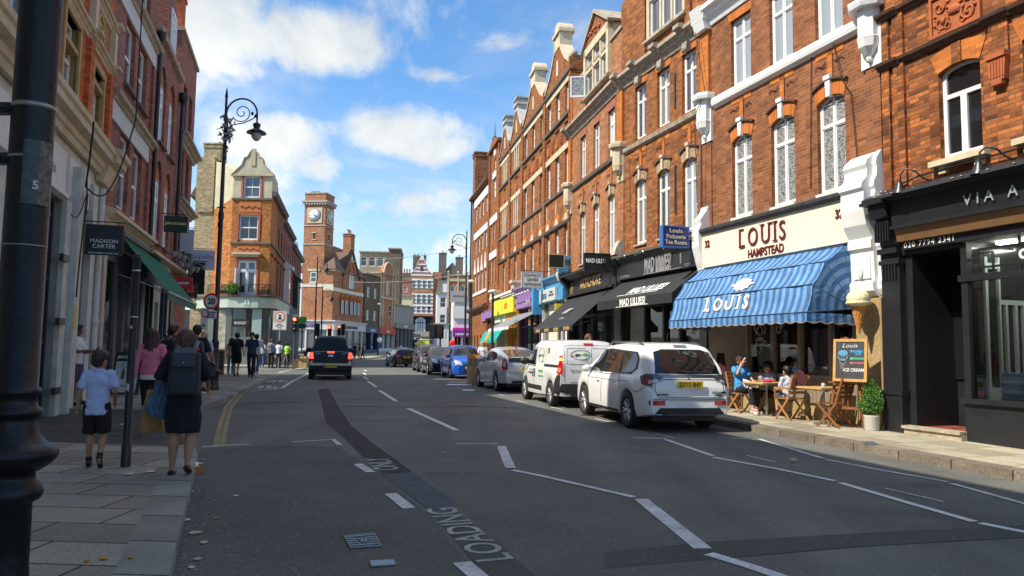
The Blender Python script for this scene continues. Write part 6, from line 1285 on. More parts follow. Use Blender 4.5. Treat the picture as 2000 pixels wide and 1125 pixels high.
def side_row():
 fr=F(-16.78,52,math.pi/2+.2054)
 spec=[(0,9.5,12.2,B_louis,'shaded side of red brick, the stretch nearest the rounded shop'),(9.5,18.5,11.6,B_dark,'shaded red brick house with a white framed bay, second from the rounded shop'),(18.5,31.5,11.0,B_dark,'shaded red brick house with a black bay window, nearest the clock tower')]
 for k,(x0,x1,zt,m,lb) in enumerate(spec):
  b=fbuild('brick_house',lb,fr);hs=[]
  n=int((x1-x0)/2.1)
  for i in range(n):
   c=x0+(x1-x0)*(i+.5)/n;hs+=[(c-.42,c+.42,5.4,7.8),(c-.42,c+.42,9.1,10.7)]
  wall(b,'wall',x0,x1,4.2,zt,hs,m,depth=6,dep=.2,body=k>0)
  for h in hs:window(b,*h,'sash',glass=G_grey if k else G_dark,frame=dgrey if k!=1 else white,y=.1,fw=.08)
  mb=MB()
  for z in(8.72,):mb.prism([(-.12,z),(-.14,z+.12),(.02,z+.14),(.02,z)],x0,x1,'x')
  mb.prism([(-.25,zt-.1),(-.4,zt+.1),(-.4,zt+.2),(.02,zt+.25),(.02,zt-.1)],x0,x1,'x');mb.build('string_course',darkstone,b)
  mb=MB()
  for h in hs:
   if h[2]<6:mb.box(h[0]-.15,h[1]+.15,-.14,.01,h[3]+.25,h[3]+.36)
  mb.build('hood_mould',mat('red_hood',(.22,.07,.04),.8),b)
  MB().prism([(.1,zt+.2),(.8,zt+2.0),(5,zt+2.3),(6,zt+.2)],x0+(3.2 if k==0 else 0),x1,'x').build('roof',mat('brown_roof',(.16,.13,.10),.8,var=.3),b)
  for i in range(n):
   c=x0+(x1-x0)*(i+.5)/n
   if i%2==0 and c>3.5:MB().prism([(c-.6,zt+.2),(c+.6,zt+.2),(c+.6,zt+1.3),(c,zt+1.8),(c-.6,zt+1.3)],.2,2,'y').build('dormer',mat('lead_dormer',(.22,.21,.20),.7),b)
  chimney(b,x1-1.2,x1-.2,1.5,2.7,zt+1,zt+3.4,m,2)
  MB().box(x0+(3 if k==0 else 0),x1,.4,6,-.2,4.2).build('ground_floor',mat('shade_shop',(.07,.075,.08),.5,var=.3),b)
  MB().box(x0,x1,-.3,.05,3.7,4.5).build('fascia',[mat('fascia_grey',(.24,.23,.21),.6),offwhite,mat('dark_fascia',(.05,.05,.05),.5)][k],b)
  mb=MB()
  for i in range(int((x1-x0)/1.6)+1):x=x0+i*1.6;mb.box(x-.08,x+.08,-.05,.4,.1,3.7)
  mb.build('shop_frame',[dgrey,offwhite,grey][k],b)
  if k==1:MB().box(11.4,13.0,-.4,0,4.6,8.2).prism([(-.7,8.2),(-.7,8.4),(0,8.9),(0,8.2)],11.2,13.2,'x').build('bay_window',white,b);MB().box(11.55,12.85,-.43,-.4,5.2,7.9).build('bay_pane',G_grey,b)
  if k==2:MB().box(21,22.8,-.5,0,4.6,8.0).prism([(-.8,8.0),(-.8,8.2),(0,8.7),(0,8.0)],20.8,23,'x').build('bay_window',black,b)
side_row()
# ---------------- clock tower and old fire station
def fire_station():
 a=-.150;b=empty('clock_tower_building','brick clock tower with the gabled old fire station beside it, white shops at its foot','building',(-26.05,93.6,0),a)
 BT=brick('tower_brick',(.50,.20,.09),(.40,.14,.06),mortar=(.34,.22,.14),stain=.35)
 W=2.75
 mb=MB();mb.box(0,W,0,W,0,20.9);mb.build('tower',BT,b)
 mb=MB();mb.box(-.3,W+.3,-.3,W+.3,19.75,19.95);mb.box(-.2,W+.2,-.2,W+.2,19.6,19.75);mb.box(-.08,W+.08,-.08,W+.08,20.85,21.0)
 for z in(16.75,14.4):mb.box(-.07,W+.07,-.07,W+.07,z,z+.14)
 for i in range(9):
  for s in(0,1):x=-.2+(W+.4)*(i+.5)/9;mb.box(x-.09,x+.09,-.26 if s==0 else-.2,.0,19.42,19.6) if s==0 else mb.box(W,W+.26,x-.09,x+.09,19.42,19.6)
 mb.build('cornice',mat('pale_cornice',(.45,.40,.33),.8,var=.2),b);MB().box(.5,1.6,.6,1.8,21,21.25).build('roof_vent',dgrey,b)
 for side in(0,1):
  f=MB();c=W/2
  f.box(-.98,.98,-.08,.02,-.98,.98);o=f.build('clock',stone,b,loc=(c,0,18.1) if side==0 else(W,c,18.1),rot=(0,0,0 if side==0 else math.pi/2))
  MB().lathe([(0,0),(.80,0),(.84,.03),(.80,.06),(0,.06)],(0,0,0),28).xf(Matrix.Rotation(math.pi/2,4,'X')).build('rim',blackm,o,loc=(0,-.04,0))
  MB().lathe([(0,0),(.74,0),(.74,.02),(0,.02)],(0,0,0),28).xf(Matrix.Rotation(math.pi/2,4,'X')).build('clock_face',bwhite if side==0 else bwhite,o,loc=(0,-.105,0))
  mb=MB()
  for k in range(12):t=k*math.pi/6;d=Vector((math.sin(t),0,math.cos(t)));mb.tube([d*.50+Vector((0,-.13,0)),d*.68+Vector((0,-.13,0))],.035,4)
  mb.tube([(0,-.14,0),(-.23,-.14,.45)],.04,5);mb.tube([(0,-.14,0),(.34,-.14,-.20)],.05,5);mb.ball((0,-.14,0),.07,.03,.07);mb.build('hands',blackm,o)
  q=MB().box(-.12,.12,-.02,.05,-.38,.38).build('slit_window',blackm,b,loc=(c,0,15.5) if side==0 else(W,c,15.5),rot=(0,0,0 if side==0 else math.pi/2));MB().box(-.3,.3,-.06,.02,.38,.5).box(-.3,.3,-.06,.02,-.5,-.38).build('stone_trim',stone,q)
 window(b,1.1,1.9,9.7,11.0,'sash',glass=G_grey,y=-.04,fw=.09);MB().box(.7,2.3,-.08,.02,11.1,11.4).box(.9,2.1,-.08,.02,9.5,9.68).build('stone_trim',stone,b)
 X1,Y1=4.05,10.9
 mb=MB();mb.box(W,X1,.0,Y1,-.2,11.3);mb.box(.4,X1-.2,W,Y1,0,11.2);mb.build('wall',BT,b)
 mb=MB();mb.box(-.06,X1+.05,-.05,0,9.15,9.5);mb.box(X1,X1+.05,0,Y1,8.7,9.15);mb.box(W,X1+.05,-.05,0,8.7,9.15);mb.build('stone_band',cream,b)
 tr=mat('brown_tiles',(.17,.10,.075),.85,var=.25,vs=5)
 def hip(mb,x0,x1,y0,y1,z0,z1,r=.0):cx,cy=(x0+x1)/2,(y0+y1)/2;mb.add([(x0,y0,z0),(x1,y0,z0),(x1,y1,z0),(x0,y1,z0),(cx-r,cy,z1),(cx+r,cy,z1)],[(0,1,5,4),(1,2,5),(2,3,4,5),(3,0,4),(0,3,2,1)])
 mb=MB();hip(mb,W-.1,X1+.4,-.35,2.8,11.4,13.6);mb.prism([(X1+.35,11.2),(1.2,15.2),(-1.6,11.2)],2.0,Y1,'y');mb.prism([(3.2,11.2),(5.6,14.2),(8.2,11.2)],0,X1,'x');mb.build('roof',tr,b)
 mb=MB()
 for i in range(7):mb.box(W+.1+i*.22,W+.2+i*.22,-.25,0,11.1,11.35);mb.box(X1,X1+.25,.1+i*.4,.25+i*.4,11.1,11.35)
 mb.box(W-.05,X1+.3,-.3,2.9,11.35,11.45);mb.build('dentils',stone,b)
 mb=MB();mb.prism([(3.0,9.2),(8.6,9.2),(8.6,10.9),(5.8,14.4),(3.0,10.9)],X1-.2,X1+.12,'x');mb.build('gable',BT,b)
 mb=MB();mb.prism([(2.8,10.75),(5.8,14.3),(8.8,10.75),(8.8,11.0),(5.8,14.65),(2.8,11.0)],X1-.1,X1+.3,'x');mb.build('verge',mat('dark_verge',(.12,.07,.05),.8),b)
 def side_arch(cy,w_,z0,zs,n=10):
  f=MB();h=w_/2;f.box(X1+.12,X1+.16,cy-h,cy+h,z0,zs,0)
  for k in range(n):t0,t1=math.pi*k/n,math.pi*(k+1)/n;f.prism([(cy+h*math.cos(t0),zs+h*1.3*math.sin(t0)),(cy+(h+.22)*math.cos(t0),zs+(h+.22)*1.3*math.sin(t0)),(cy+(h+.22)*math.cos(t1),zs+(h+.22)*1.3*math.sin(t1)),(cy+h*math.cos(t1),zs+h*1.3*math.sin(t1))],X1,X1+.24,'x',1)
  f.prism([(cy+h*math.cos(math.pi*k/n),zs+h*1.3*math.sin(math.pi*k/n)) for k in range(n+1)],X1+.1,X1+.16,'x',2)
  f.box(X1+.14,X1+.2,cy-.03,cy+.03,z0,zs,3);f.box(X1+.14,X1+.22,cy-h,cy-h+.08,z0,zs,3);f.box(X1+.14,X1+.22,cy+h-.08,cy+h,z0,zs,3);f.box(X1+.14,X1+.22,cy-h,cy+h,zs-.06,zs,3)
  return f.build('arched_window',[G_grey,B_fine,mat('red_tympanum',(.40,.10,.04),.8),white],b)
 side_arch(5.8,1.7,9.4,11.4);
 for k in range(5):side_arch(2.9+k*1.35+(.5 if k>1 else 0),.78,6.0,7.7)
 MB().prism([(5.55,13.2),(6.05,13.2),(5.8,13.8)],X1+.1,X1+.2,'x').build('gable_stone',bwhite,b)
 chimney(b,2.2,3.3,7.6,9.0,12,17.0,BT,3,potm=mat('cream_pot',(.55,.45,.3),.8))
 sh=mat('white_shop',(.62,.61,.58),.6,var=.08);mb=MB();mb.box(-.6,X1+.5,-.5,0,3.9,4.9);mb.box(X1,X1+.5,0,Y1,3.9,4.9);mb.box(-.8,X1+.7,-.7,0,4.9,5.05);mb.box(X1,X1+.7,0,Y1,4.9,5.05);mb.build('fascia',sh,b)
 mb=MB()
 for x in(-.6,.8,2.2,3.6,4.2):mb.box(x,x+.22,-.42,0,.2,3.9)
 mb.box(-.6,X1+.3,-.4,0,.2,1.6)
 for y in(0,2.4,4.8,7.2,9.6):mb.box(X1,X1+.42,y,y+.25,.2,3.9)
 mb.build('shop_frame',sh,b);MB().box(-.5,X1+.2,-.25,0,1.6,3.9).box(X1,X1+.2,0,Y1,.9,3.9).build('shop_window',G_grey,b)
 text(b,'SWORD PORTERY',.5,(1.4,-.53,4.15),navy,sx=.6,bold=.02,name='fascia_lettering');text(b,'GOLDSCHMIDT & HOWLAND',.5,(X1+.53,5.2,4.15),dgrey,rot=(math.pi/2,0,math.pi/2),sx=.75,bold=.02,name='fascia_lettering')
fire_station()
# ---------------- houses farther up the hill
def far_house(name,label,x,y,ang,w_,z1,depth,m,rows,win='sash',z0=None,frame=white,glass=G_grey,shop=None,shopm=None,shoph=3.4,extra=None,sign=None,signm=bwhite,ww=.9):
 b=empty(name,label,'building',(x,y,0),ang);zb=gz(y)
 hs=[]
 for(n,a,c) in rows:
  for i in range(n):cx=w_*(i+.5)/n;hs.append((cx-ww/2,cx+ww/2,a,c))
 zs=zb+shoph if shop else zb-.5
 wall(b,'wall',0,w_,zs,z1,[h for h in hs if h[2]>zs],m,depth=depth,dep=.2)
 for h in hs:window(b,*h,win,glass=glass,frame=frame,y=.06,fw=.1)
 if shop:
  MB().box(0,w_,.3,depth,zb-.5,zs).build('ground_floor',G_dark,b)
  mb=MB();n=max(2,int(w_/1.8))
  for i in range(n+1):x_=w_*i/n;mb.box(x_-.12,x_+.12,-.08,.3,zb-.3,zs)
  mb.box(0,w_,-.05,.3,zb-.3,zb+.6);mb.build('shop_frame',shopm or shop,b);MB().box(-.1,w_+.1,-.3,.1,zs-.7,zs+.15).build('fascia',shop,b)
  if sign:text(b,sign,.5,(w_/2,-.33,zs-.5),signm,sx=.7,bold=.02,name='fascia_lettering')
 MB().box(-.15,w_+.15,-.25,depth,z1,z1+.2).build('coping',stoned,b)
 return b
def PX(px,Y):return(px-1000)/1480.*Y
angd=math.pi/2-.2
far_house('brown_brick_house','small brown brick house over a navy blue bank front beside the old fire station',-20.3,104.3,angd,5.2,12.0,8,B_brown,[(2,5.6,7.0),(2,8.8,10.2)],shop=mat('navy_front',(.03,.06,.16),.5),shoph=3.6,sign='BARCLAYS',z0=0)
b=far_house('gabled_brick_house','orange brick building with a round gable and cream stone trim over a red shop sign',-19.2,109.6,angd,6.2,12.6,8,brick('bright_orange_brick',(.60,.22,.06),(.52,.16,.045),stain=.2),[(2,6.4,8.2)],shop=mat('red_fascia',(.60,.03,.02),.5),shopm=offwhite,sign='SNAPPY',ww=1.3)
mb=MB();mb.prism(arcpts(1.3,4.9,12.6,1.8,12),-.1,.5,'y');mb.build('round_gable',MATS['bright_orange_brick'],b)
mb=MB();P=arcpts(1.2,5.0,12.6,1.9,12)
for p,q in zip(P,P[1:]):mb.tube([(p[0],-.15,p[1]),(q[0],-.15,q[1])],.14,6)
for x in(.2,1.2,5.0,6.0):mb.box(x-.15,x+.15,-.15,0,5,12.6)
mb.box(0,6.2,-.2,0,9.0,9.3);mb.build('stone_trim',stone,b);MB().prism(arcpts(2.4,3.8,11.2,.7,8)+[(3.8,9.6),(2.4,9.6)],-.05,.05,'y').build('arched_window',G_grey,b)
far_house('modern_block','flat-roofed stock brick block with a strip of white top-floor windows behind the gabled brick building',PX(700,128),128,.1,6.9,18.0,8,brick('pale_stock',(.50,.40,.22),(.42,.32,.17),stain=.3),[(5,15.6,17.2),(4,11.6,13)],win='plain',ww=1.1)
b=far_house('brown_block','tall narrow brown brick stair block beside the modern top-floor windows',PX(757,125),125,.1,1.9,18.2,9,B_brown,[])
b=far_house('grey_shop','low grey modern shop building with a projecting box sign, up the hill on the left',-17.9,115.8,angd+.02,9.5,8.4,8,mat('grey_cladding',(.30,.30,.28),.6),[],shop=mat('taupe_fascia',(.26,.24,.21),.6),shoph=4.2,sign='HAMPSTEAD')
far_house('cream_house','pale yellow house with a red roof beside the striped brick building',PX(776,150),150,.1,2.9,12.2,8,mat('pale_yellow_render',(.75,.64,.40),.7),[(2,8.4,10.4)],shop=mat('blue_fascia',(.05,.12,.35),.5),shoph=3.6,ww=.7)
t=far_house('red_roof_house','red tiled house with orange chimney pots behind the pale yellow house',PX(780,158),158,.1,2.3,16.2,6,mat('red_tile_wall',(.36,.14,.09),.8,var=.2),[(1,13.6,14.8)],ww=.8)
mb=MB();
for k in range(4):mb.lathe([(.2,0),(.16,.2),(.16,.9)],(.3+k*.55,.5,17.6),8)
mb.build('chimney_pot',mat('pot_terracotta',(.42,.15,.07),.8),t);MB().box(.1,2.2,.1,1,16.2,17.6).build('chimney',B_brown,t)
def striped():
 Y=190;b=empty('striped_gable_building','tall red brick building striped with white stone, with a pointed gable and an arched entrance','building',(PX(799,Y),Y,0),.14);w_=5.9;zb=6.0
 sb=brick('fiery_brick',(.62,.22,.08),(.52,.16,.06),stain=.1);wm=bwhite
 wall(b,'wall',0,w_,zb+4.4,19.8,[],sb,depth=9)
 G=[(0,19.8),(w_,19.8),(w_-.2,20.6),(w_-1.3,21.6),(w_-1.9,23.3),(w_/2+.5,24.2),(w_/2+.3,25.4),(w_/2-.3,25.4),(w_/2-.5,24.2),(1.9,23.3),(1.3,21.6),(.2,20.6)]
 MB().prism(G,-.02,.6,'y').build('gable',sb,b)
 mb=MB();z=zb+4.6;k=0
 while z<19.6:
  h=.52
  if not 15.9<z<16.9:mb.box(-.05,w_+.05,-.06,0,z,z+h);mb.box(w_,w_+.06,0,5,z,z+h)
  z+=.92
 for(z,hw) in((20.2,2.75),(21.1,1.9),(22.0,1.4),(22.9,.95)):mb.box(w_/2-hw,w_/2+hw,-.08,0,z,z+.36)
 for p,q in zip(G[2:],G[3:]):mb.prism([p,q,(q[0],q[1]+.3),(p[0],p[1]+.3)],-.12,.7,'y')
 mb.prism([(w_/2-.6,24.2),(w_/2+.6,24.2),(w_/2+.3,25.6),(w_/2-.3,25.6)],-.1,.6,'y');mb.build('stone_stripes',wm,b)
 for(z0,z1,n,ww) in((17.2,19.0,4,.62),(13.2,15.4,4,.7),(9.9+1.1,12.5,4,.7)):
  for i in range(n):c=w_*(i+.5)/n*.9+w_*.05;f=MB();f.box(c-ww/2-.1,c+ww/2+.1,-.10,-.05,z0-.1,z1+.1,1);f.box(c-ww/2,c-.04,-.13,-.1,z0,z1-.9);f.box(c+.04,c+ww/2,-.13,-.1,z0,z1-.9);f.box(c-ww/2,c+ww/2,-.13,-.1,z1-.75,z1);f.build('window',[G_dark,wm],b)
 MB().box(w_/2-.35,w_/2+.35,-.12,-.05,21.4,22.7).build('window',G_dark,b)
 text(b,'KINGS CROSS',.7,(w_/2,-.1,16.1),mat('gold_mosaic_letters',(.6,.4,.1),.6),sx=.75,bold=.03,name='wall_lettering')
 mb=MB();mb.box(-.3,w_+.3,-.6,9,zb+4.0,zb+4.5,1);mb.box(-.2,.5,-.4,0,zb-.5,zb+4.0);mb.box(w_-.5,w_+.2,-.4,0,zb-.5,zb+4.0);mb.box(.5,1.4,-.1,0,zb-.5,zb+4);mb.box(w_-1.4,w_-.5,-.1,0,zb-.5,zb+4);mb.box(0,w_,.5,9,zb-.5,zb+4.4);mb.build('ground_floor',[blackm,mat('terracotta_ledge',(.4,.15,.08),.8)],b)
 MB().prism(arcpts(1.6,w_-1.6,zb+2.4,1.35,12)+[(w_-1.6,zb-.2),(1.6,zb-.2)],.3,.45,'y').build('arched_window',G_pale,b);mb=MB()
 for x in(1.6,2.4,w_/2,w_-2.4,w_-1.6):mb.box(x-.06,x+.06,.2,.3,zb,zb+3.4)
 mb.box(1.6,w_-1.6,.2,.3,zb+2.3,zb+2.45);mb.build('glazing_bars',blackm,b)
 MB().prism([(w_+.2,19.8),(w_/2,24.3),(-.2,19.8)],.6,9,'y').build('roof',mat('slate_green',(.20,.20,.17),.8,var=.3),b)
 MB().box(w_,w_+2.2,2.2,12,zb,21.5).build('wall',sb,b);chimney(b,.8,4.2,6.5,8.5,20,26.2,B_brown,4)
striped()
def dark_gables():
 Y=196;b=empty('gable_house','dark brick gable with two tall chimneys behind the striped building','building',(PX(866,Y),Y,0),.1);m=brick('sooty_brick',(.13,.10,.07),(.09,.07,.05),stain=.4)
 MB().prism([(0,3),(5.0,3),(5.0,20.5),(2.2,24.5),(0,22.0)],0,9,'y').build('wall',m,b);chimney(b,-1.4,.6,-.5,2,4,26.8,m,3);chimney(b,3.0,4.9,-.5,2,4,25.8,m,3);MB().box(4.9,6.0,0,3,4,19.5).box(5.0,6.9,.2,2,17,18).build('step_wall',m,b)
dark_gables()
far_house('white_house','plain white rendered house with a slate mansard right of the striped building',PX(853,150),150,.12,2.5,12.8,7,bwhite,[(1,6.9,8.6),(1,10.0,12.0)],shop=offwhite,shoph=3.2,ww=1.1,glass=G_grey)
t=empty('mansard_roof_house','slate mansard storey with a white dormer behind the white rendered house','building',(PX(853,152),152,0),.12);MB().prism([(0,12.4),(2.6,12.4),(2.4,15.6),(.4,15.6)],0,6,'y').build('mansard',mat('lead_slate',(.2,.2,.18),.8),t);MB().box(1.2,2.1,-.2,.4,13.2,14.9).build('dormer',white,t)
b=far_house('arcade_brick_building','orange brick building with tall arched windows and stone-capped piers, behind the pink shop',PX(874,132),132,.1,5.2,14.6,8,brick('arcade_brick',(.58,.22,.09),(.50,.17,.07),stain=.2),[(3,10.6,12.8)],shop=blackm,shopm=org,shoph=4.0,ww=.8)
mb=MB();mb.box(-.1,5.3,-.15,0,13.6,14.1)
for i in range(4):x=.1+i*1.68;mb.box(x-.12,x+.12,-.2,0,5.5,15.0);mb.ball((x,-.05,15.2),.22)
mb.build('stone_trim',stone,b)
for c in(1.3,3.0):MB().prism(arcpts(c-.55,c+.55,8.4,.55,8)+[(c+.55,6.0),(c-.55,6.0)],-.05,.02,'y').build('arched_window',G_pale,b)
b=far_house('pink_shop','small white shop with a bright pink and purple fascia at the far right kerb',PX(887,86),86,.12,1.95,7.6,8,mat('lilac_white',(.70,.66,.68),.6),[],shop=mat('magenta_fascia',(.62,.02,.30),.5),shopm=offwhite,shoph=3.6)
MB().box(-.1,2.0,-.4,-.3,3.1,3.85).build('purple_sign',mat('violet_sign',(.22,.02,.30),.5),b);text(b,'CHESTERTONS',.30,(.95,-.42,3.3),bwhite,sx=.75,bold=.01,name='fascia_lettering');MB().box(-.1,1.95,-.2,0,5.2,6.6).build('balcony_wall',offwhite,b);text(b,'TO',.6,(1.1,.0,1.3),bwhite,bold=.02,name='window_lettering')
MB().box(-.4,1.2,-.25,-.15,7.0,8.3).build('board',mat('board_grey',(.4,.38,.36),.6),b)
far_house('far_white_shop','white corner shop with columns below the plain white house',PX(842,128),128,.1,3.1,5.9,6,offwhite,[(4,3.3,4.8)],ww=.35,glass=G_pale)
# ------------------------------------------------------------ vehicles
import bmesh
def interp(pts,x):
 if x<=pts[0][0]:return pts[0][1]
 for(a,va),(b,vb) in zip(pts,pts[1:]):
  if x<=b:return va+(vb-va)*(x-a)/(b-a)
 return pts[-1][1]
def smooth(pts,r=.05):
 def f(x):return sum(interp(pts,x+d) for d in(-r,-r/2,0,r/2,r))/5
 return f
def paint(name,col,rough=.25,metal=0.0,dirt=.12):
 if name in MATS:return MATS[name]
 m=mat(name,col,rough,metal,var=dirt,vs=2.2,coat=.55);return m
tyre_m=mat('tyre_rubber',(.02,.02,.021),.8,var=.3,vs=15);rim_m=mat('alloy_rim',(.62,.63,.64),.35,metal=.7);rim_dark=mat('dark_wheel_gap',(.02,.02,.02),.7)
car_glass=glass_mat('car_glass',(.008,.011,.014),.04,coat=.35)
red_lamp=mat('red_lamp',(.45,.01,.012),.15,coat=1);smoke_lamp=mat('smoked_lamp',(.11,.11,.115),.12,metal=.5,coat=1);clear_lamp=mat('clear_lamp',(.55,.56,.56),.15,metal=.3,coat=1);lit_red=mat('lit_brake_lamp',(1.0,.04,.02),emit=3.0);amber=mat('amber_lamp',(.8,.25,.02),.2,coat=1)
plate_y=mat('yellow_plate',(.72,.48,.02),.4);plate_w=mat('white_plate',(.72,.72,.70),.4);trim_black=mat('black_trim',(.022,.022,.024),.55)
_wh={}
def wheel(parent,x,y,r,wd,spokes=5,side=1,rimcol=None,dark=False):
 key=(round(r,3),round(wd,2),spokes,rimcol.name if rimcol else '',side)
 if key not in _wh:
  R=Matrix.Rotation(math.pi/2*side,4,'X')
  w_=bpy.data.objects.new('wheel',MB().lathe([(r*.30,-wd*.45),(r*.62,-wd*.45),(r*.62,wd*.30),(r*.3,wd*.30)],(0,0,0),20).xf(R).mesh('wheel',rim_dark));COL.objects.link(w_)
  MB().lathe([(r*.64,-wd*.5),(r*.92,-wd*.5),(r,-wd*.36),(r,wd*.36),(r*.92,wd*.5),(r*.66,wd*.5),(r*.63,wd*.38)],(0,0,0),28,caps=False).xf(R).build('tyre',tyre_m,w_)
  mb=MB();rr=r*.64;z=wd*.40
  mb.lathe([(rr*.92,z-.05),(rr,z),(rr,z+.012),(rr*.93,z+.012)],(0,0,0),28,caps=False);mb.lathe([(rr*.0,z-.02),(rr*.22,z-.01),(rr*.18,z+.005),(0,z+.008)],(0,0,0),12)
  for k in range(spokes):
   for d in(-.13,.13):
    a=2*math.pi*k/spokes;p0=Vector((math.cos(a)*rr*.12,math.sin(a)*rr*.12,z-.015));p1=Vector((math.cos(a+d*1.2)*rr*.96,math.sin(a+d*1.2)*rr*.96,z));mb.tube([p0,p1],[rr*.10,rr*.075],5)
  mb.xf(R).build('rim',rimcol or rim_m,w_);_wh[key]=w_;w_.parent=parent;w_.location=(x,y,r);return w_
 return inst(_wh[key],parent,(x,y,r))
class Car:
 def __init__(s,name,label,cat,pos,heading,L,W,top,belt,bodym,low=.22,wheels=(1.3,-1.35),wr=.33,plan=None,roofw=None,crown=.05,group=None,spokes=5,arch=.06,rimcol=None,tumble=.16,archm=None,ztex=None):
  """heading degrees left of +Y; pos = ground centre; x forward"""
  s.L,s.W=L,W;a=math.radians(90+heading);s.root=empty(name,label,cat,(pos[0],pos[1],gz(pos[1])),a,group)
  dy=(gz(pos[1]+L/2)-gz(pos[1]-L/2))/L;s.root.rotation_euler=(0,-math.atan(dy)*(1 if abs(heading)<90 else-1),a)
  h=L/2;T=smooth(top,.06);Bf=smooth(belt,.1)
  plan=plan or[(-h,.80),(-h+.05,.90),(-h+.22,.975),(-h+.7,1.0),(h-1.0,1.0),(h-.45,.95),(h-.15,.84),(h-.03,.70),(h,.62)]
  P=smooth(plan,.03);roofw=roofw or[(-h,.62),(h,.62)];RW=smooth(roofw,.1)
  xs=set()
  n=56
  for i in range(n+1):xs.add(round(-h+L*i/n,4))
  for x in(-h+.01,-h+.03,h-.01,h-.03):xs.add(x)
  for wx in wheels:
   for k in range(17):xs.add(round(wx+(wr+arch)*math.cos(math.pi*k/16),4))
  xs=sorted(xs);secs=[]
  for x in xs:
   zl=low if isinstance(low,float) else interp(low,x)
   for wx in wheels:
    d=abs(x-wx)
    if d<wr+arch:zl=max(zl,wr+math.sqrt(max(0,(wr+arch)**2-d*d))*1.0)
   y=W/2*P(x);zt=T(x);zb=min(Bf(x),zt-.02);g=max(0,zt-zb)
   zl=min(zl,zb-.05);yr=y-(y-W/2*RW(x)*P(x))*min(1,g/.45);e=min(.5,g)
   sec=[(0,zl),(y*.80,zl),(y*.965,zl+.012),(y*.992,zl+(zb-zl)*.12),(y,zl+(zb-zl)*.35),(y*.998,zl+(zb-zl)*.62),(y*.985,zl+(zb-zl)*.86),(y*.955,zb),(y*.93-(y*.93-yr)*.02,zb+g*.06)]
   sec+=[(y*.93-(y*.93-yr)*.30,zb+g*.38),(y*.93-(y*.93-yr)*.62,zb+g*.70),(y*.93-(y*.93-yr)*.86,zb+g*.90),(yr*.93,zb+g*.985),(yr*.80,zt+crown*.3),(yr*.5,zt+crown*.75),(0,zt+crown)]
   secs.append(sec)
  mb=MB();k=len(secs[0]);vs=[]
  for x,sec in zip(xs,secs):
   for(y,z) in sec:vs.append((x,y,z))
   for(y,z) in sec[1:-1][::-1]:vs.append((x,-y,z))
  m=2*k-2
  mb.add(vs,[(i*m+j,i*m+(j+1)%m,(i+1)*m+(j+1)%m,(i+1)*m+j) for i in range(len(xs)-1) for j in range(m)],0,True)
  mb.add(vs[:m],[tuple(range(m))[::-1]]);mb.add(vs[-m:],[tuple(range(m))])
  s.body=mb.build('body',bodym,s.root);me=s.body.data
  bm=bmesh.new();bm.from_mesh(me);bmesh.ops.remove_doubles(bm,verts=bm.verts,dist=.0005);bmesh.ops.recalc_face_normals(bm,faces=bm.faces)
  for f in bm.faces:f.smooth=True
  for e in bm.edges:
   if len(e.link_faces)==2 and e.calc_face_angle(0)>R_(38):e.smooth=False
  s.bvh=BVHTree.FromBMesh(bm);bm.to_mesh(me);bm.free()
  MB().box(-h+.25,h-.25,-W/2*.72,W/2*.72,.2,wr+.35).build('underbody',trim_black,s.root)
  for wx in wheels:
   for sd in(1,-1):wheel(s.root,wx,sd*(-(W/2)+.115),wr,.21,spokes,sd,rimcol)
 def hit(s,mode,u,v):
  if mode in('L','R'):
   d=Vector((0,-1,0)) if mode=='L' else Vector((0,1,0));o=Vector((u,3*(1 if mode=='L' else-1),v))
  elif mode=='rear':d=Vector((1,0,0));o=Vector((-6,u,v))
  elif mode=='front':d=Vector((-1,0,0));o=Vector((6,u,v))
  else:d=Vector((0,0,-1));o=Vector((u,v,4))
  loc,nr,*_=s.bvh.ray_cast(o,d)
  if loc is None:return None
  if nr.dot(d)>0:nr=-nr
  return loc,nr
 def patch(s,name,mode,pts,m,off=.006,parent=None,cuts=3,label=None):
  bm=bmesh.new();f=bm.faces.new([bm.verts.new((u,v,0)) for u,v in pts]);bmesh.ops.triangulate(bm,faces=bm.faces[:]);bmesh.ops.subdivide_edges(bm,edges=bm.edges[:],cuts=cuts,use_grid_fill=True)
  last=None
  for v in bm.verts:
   r=s.hit(mode,v.co.x,v.co.y)
   if r is None:
    v.tag=True;continue
   v.co=r[0]+r[1]*off
  bad=[v for v in bm.verts if v.tag];bmesh.ops.delete(bm,geom=bad,context='VERTS')
  dv={'L':(0,1,0),'R':(0,-1,0),'rear':(-1,0,0),'front':(1,0,0),'top':(0,0,1)}[mode]
  bm.normal_update()
  for f in bm.faces:
   f.smooth=True
   if f.normal.dot(Vector(dv))<0:f.normal_flip()
  me=bpy.data.meshes.new(name);bm.to_mesh(me);bm.free();me.materials.append(m);o=bpy.data.objects.new(name,me);COL.objects.link(o);o.parent=parent or s.root
  if label:o['label']=label
  return o
 def both(s,name,pts,m,**k):s.patch(name,'L',pts,m,**k);s.patch(name,'R',pts,m,**k)
 def seam(s,name,mode,pts,r=.004,m=None):
  P=[]
  for(a,b) in zip(pts,pts[1:]):
   n=8
   for i in range(n):
    h_=s.hit(mode,a[0]+(b[0]-a[0])*i/n,a[1]+(b[1]-a[1])*i/n)
    if h_:P.append(h_[0]+h_[1]*.001)
  if len(P)>2:MB().tube(P,r,4).build(name,m or trim_black,s.root)
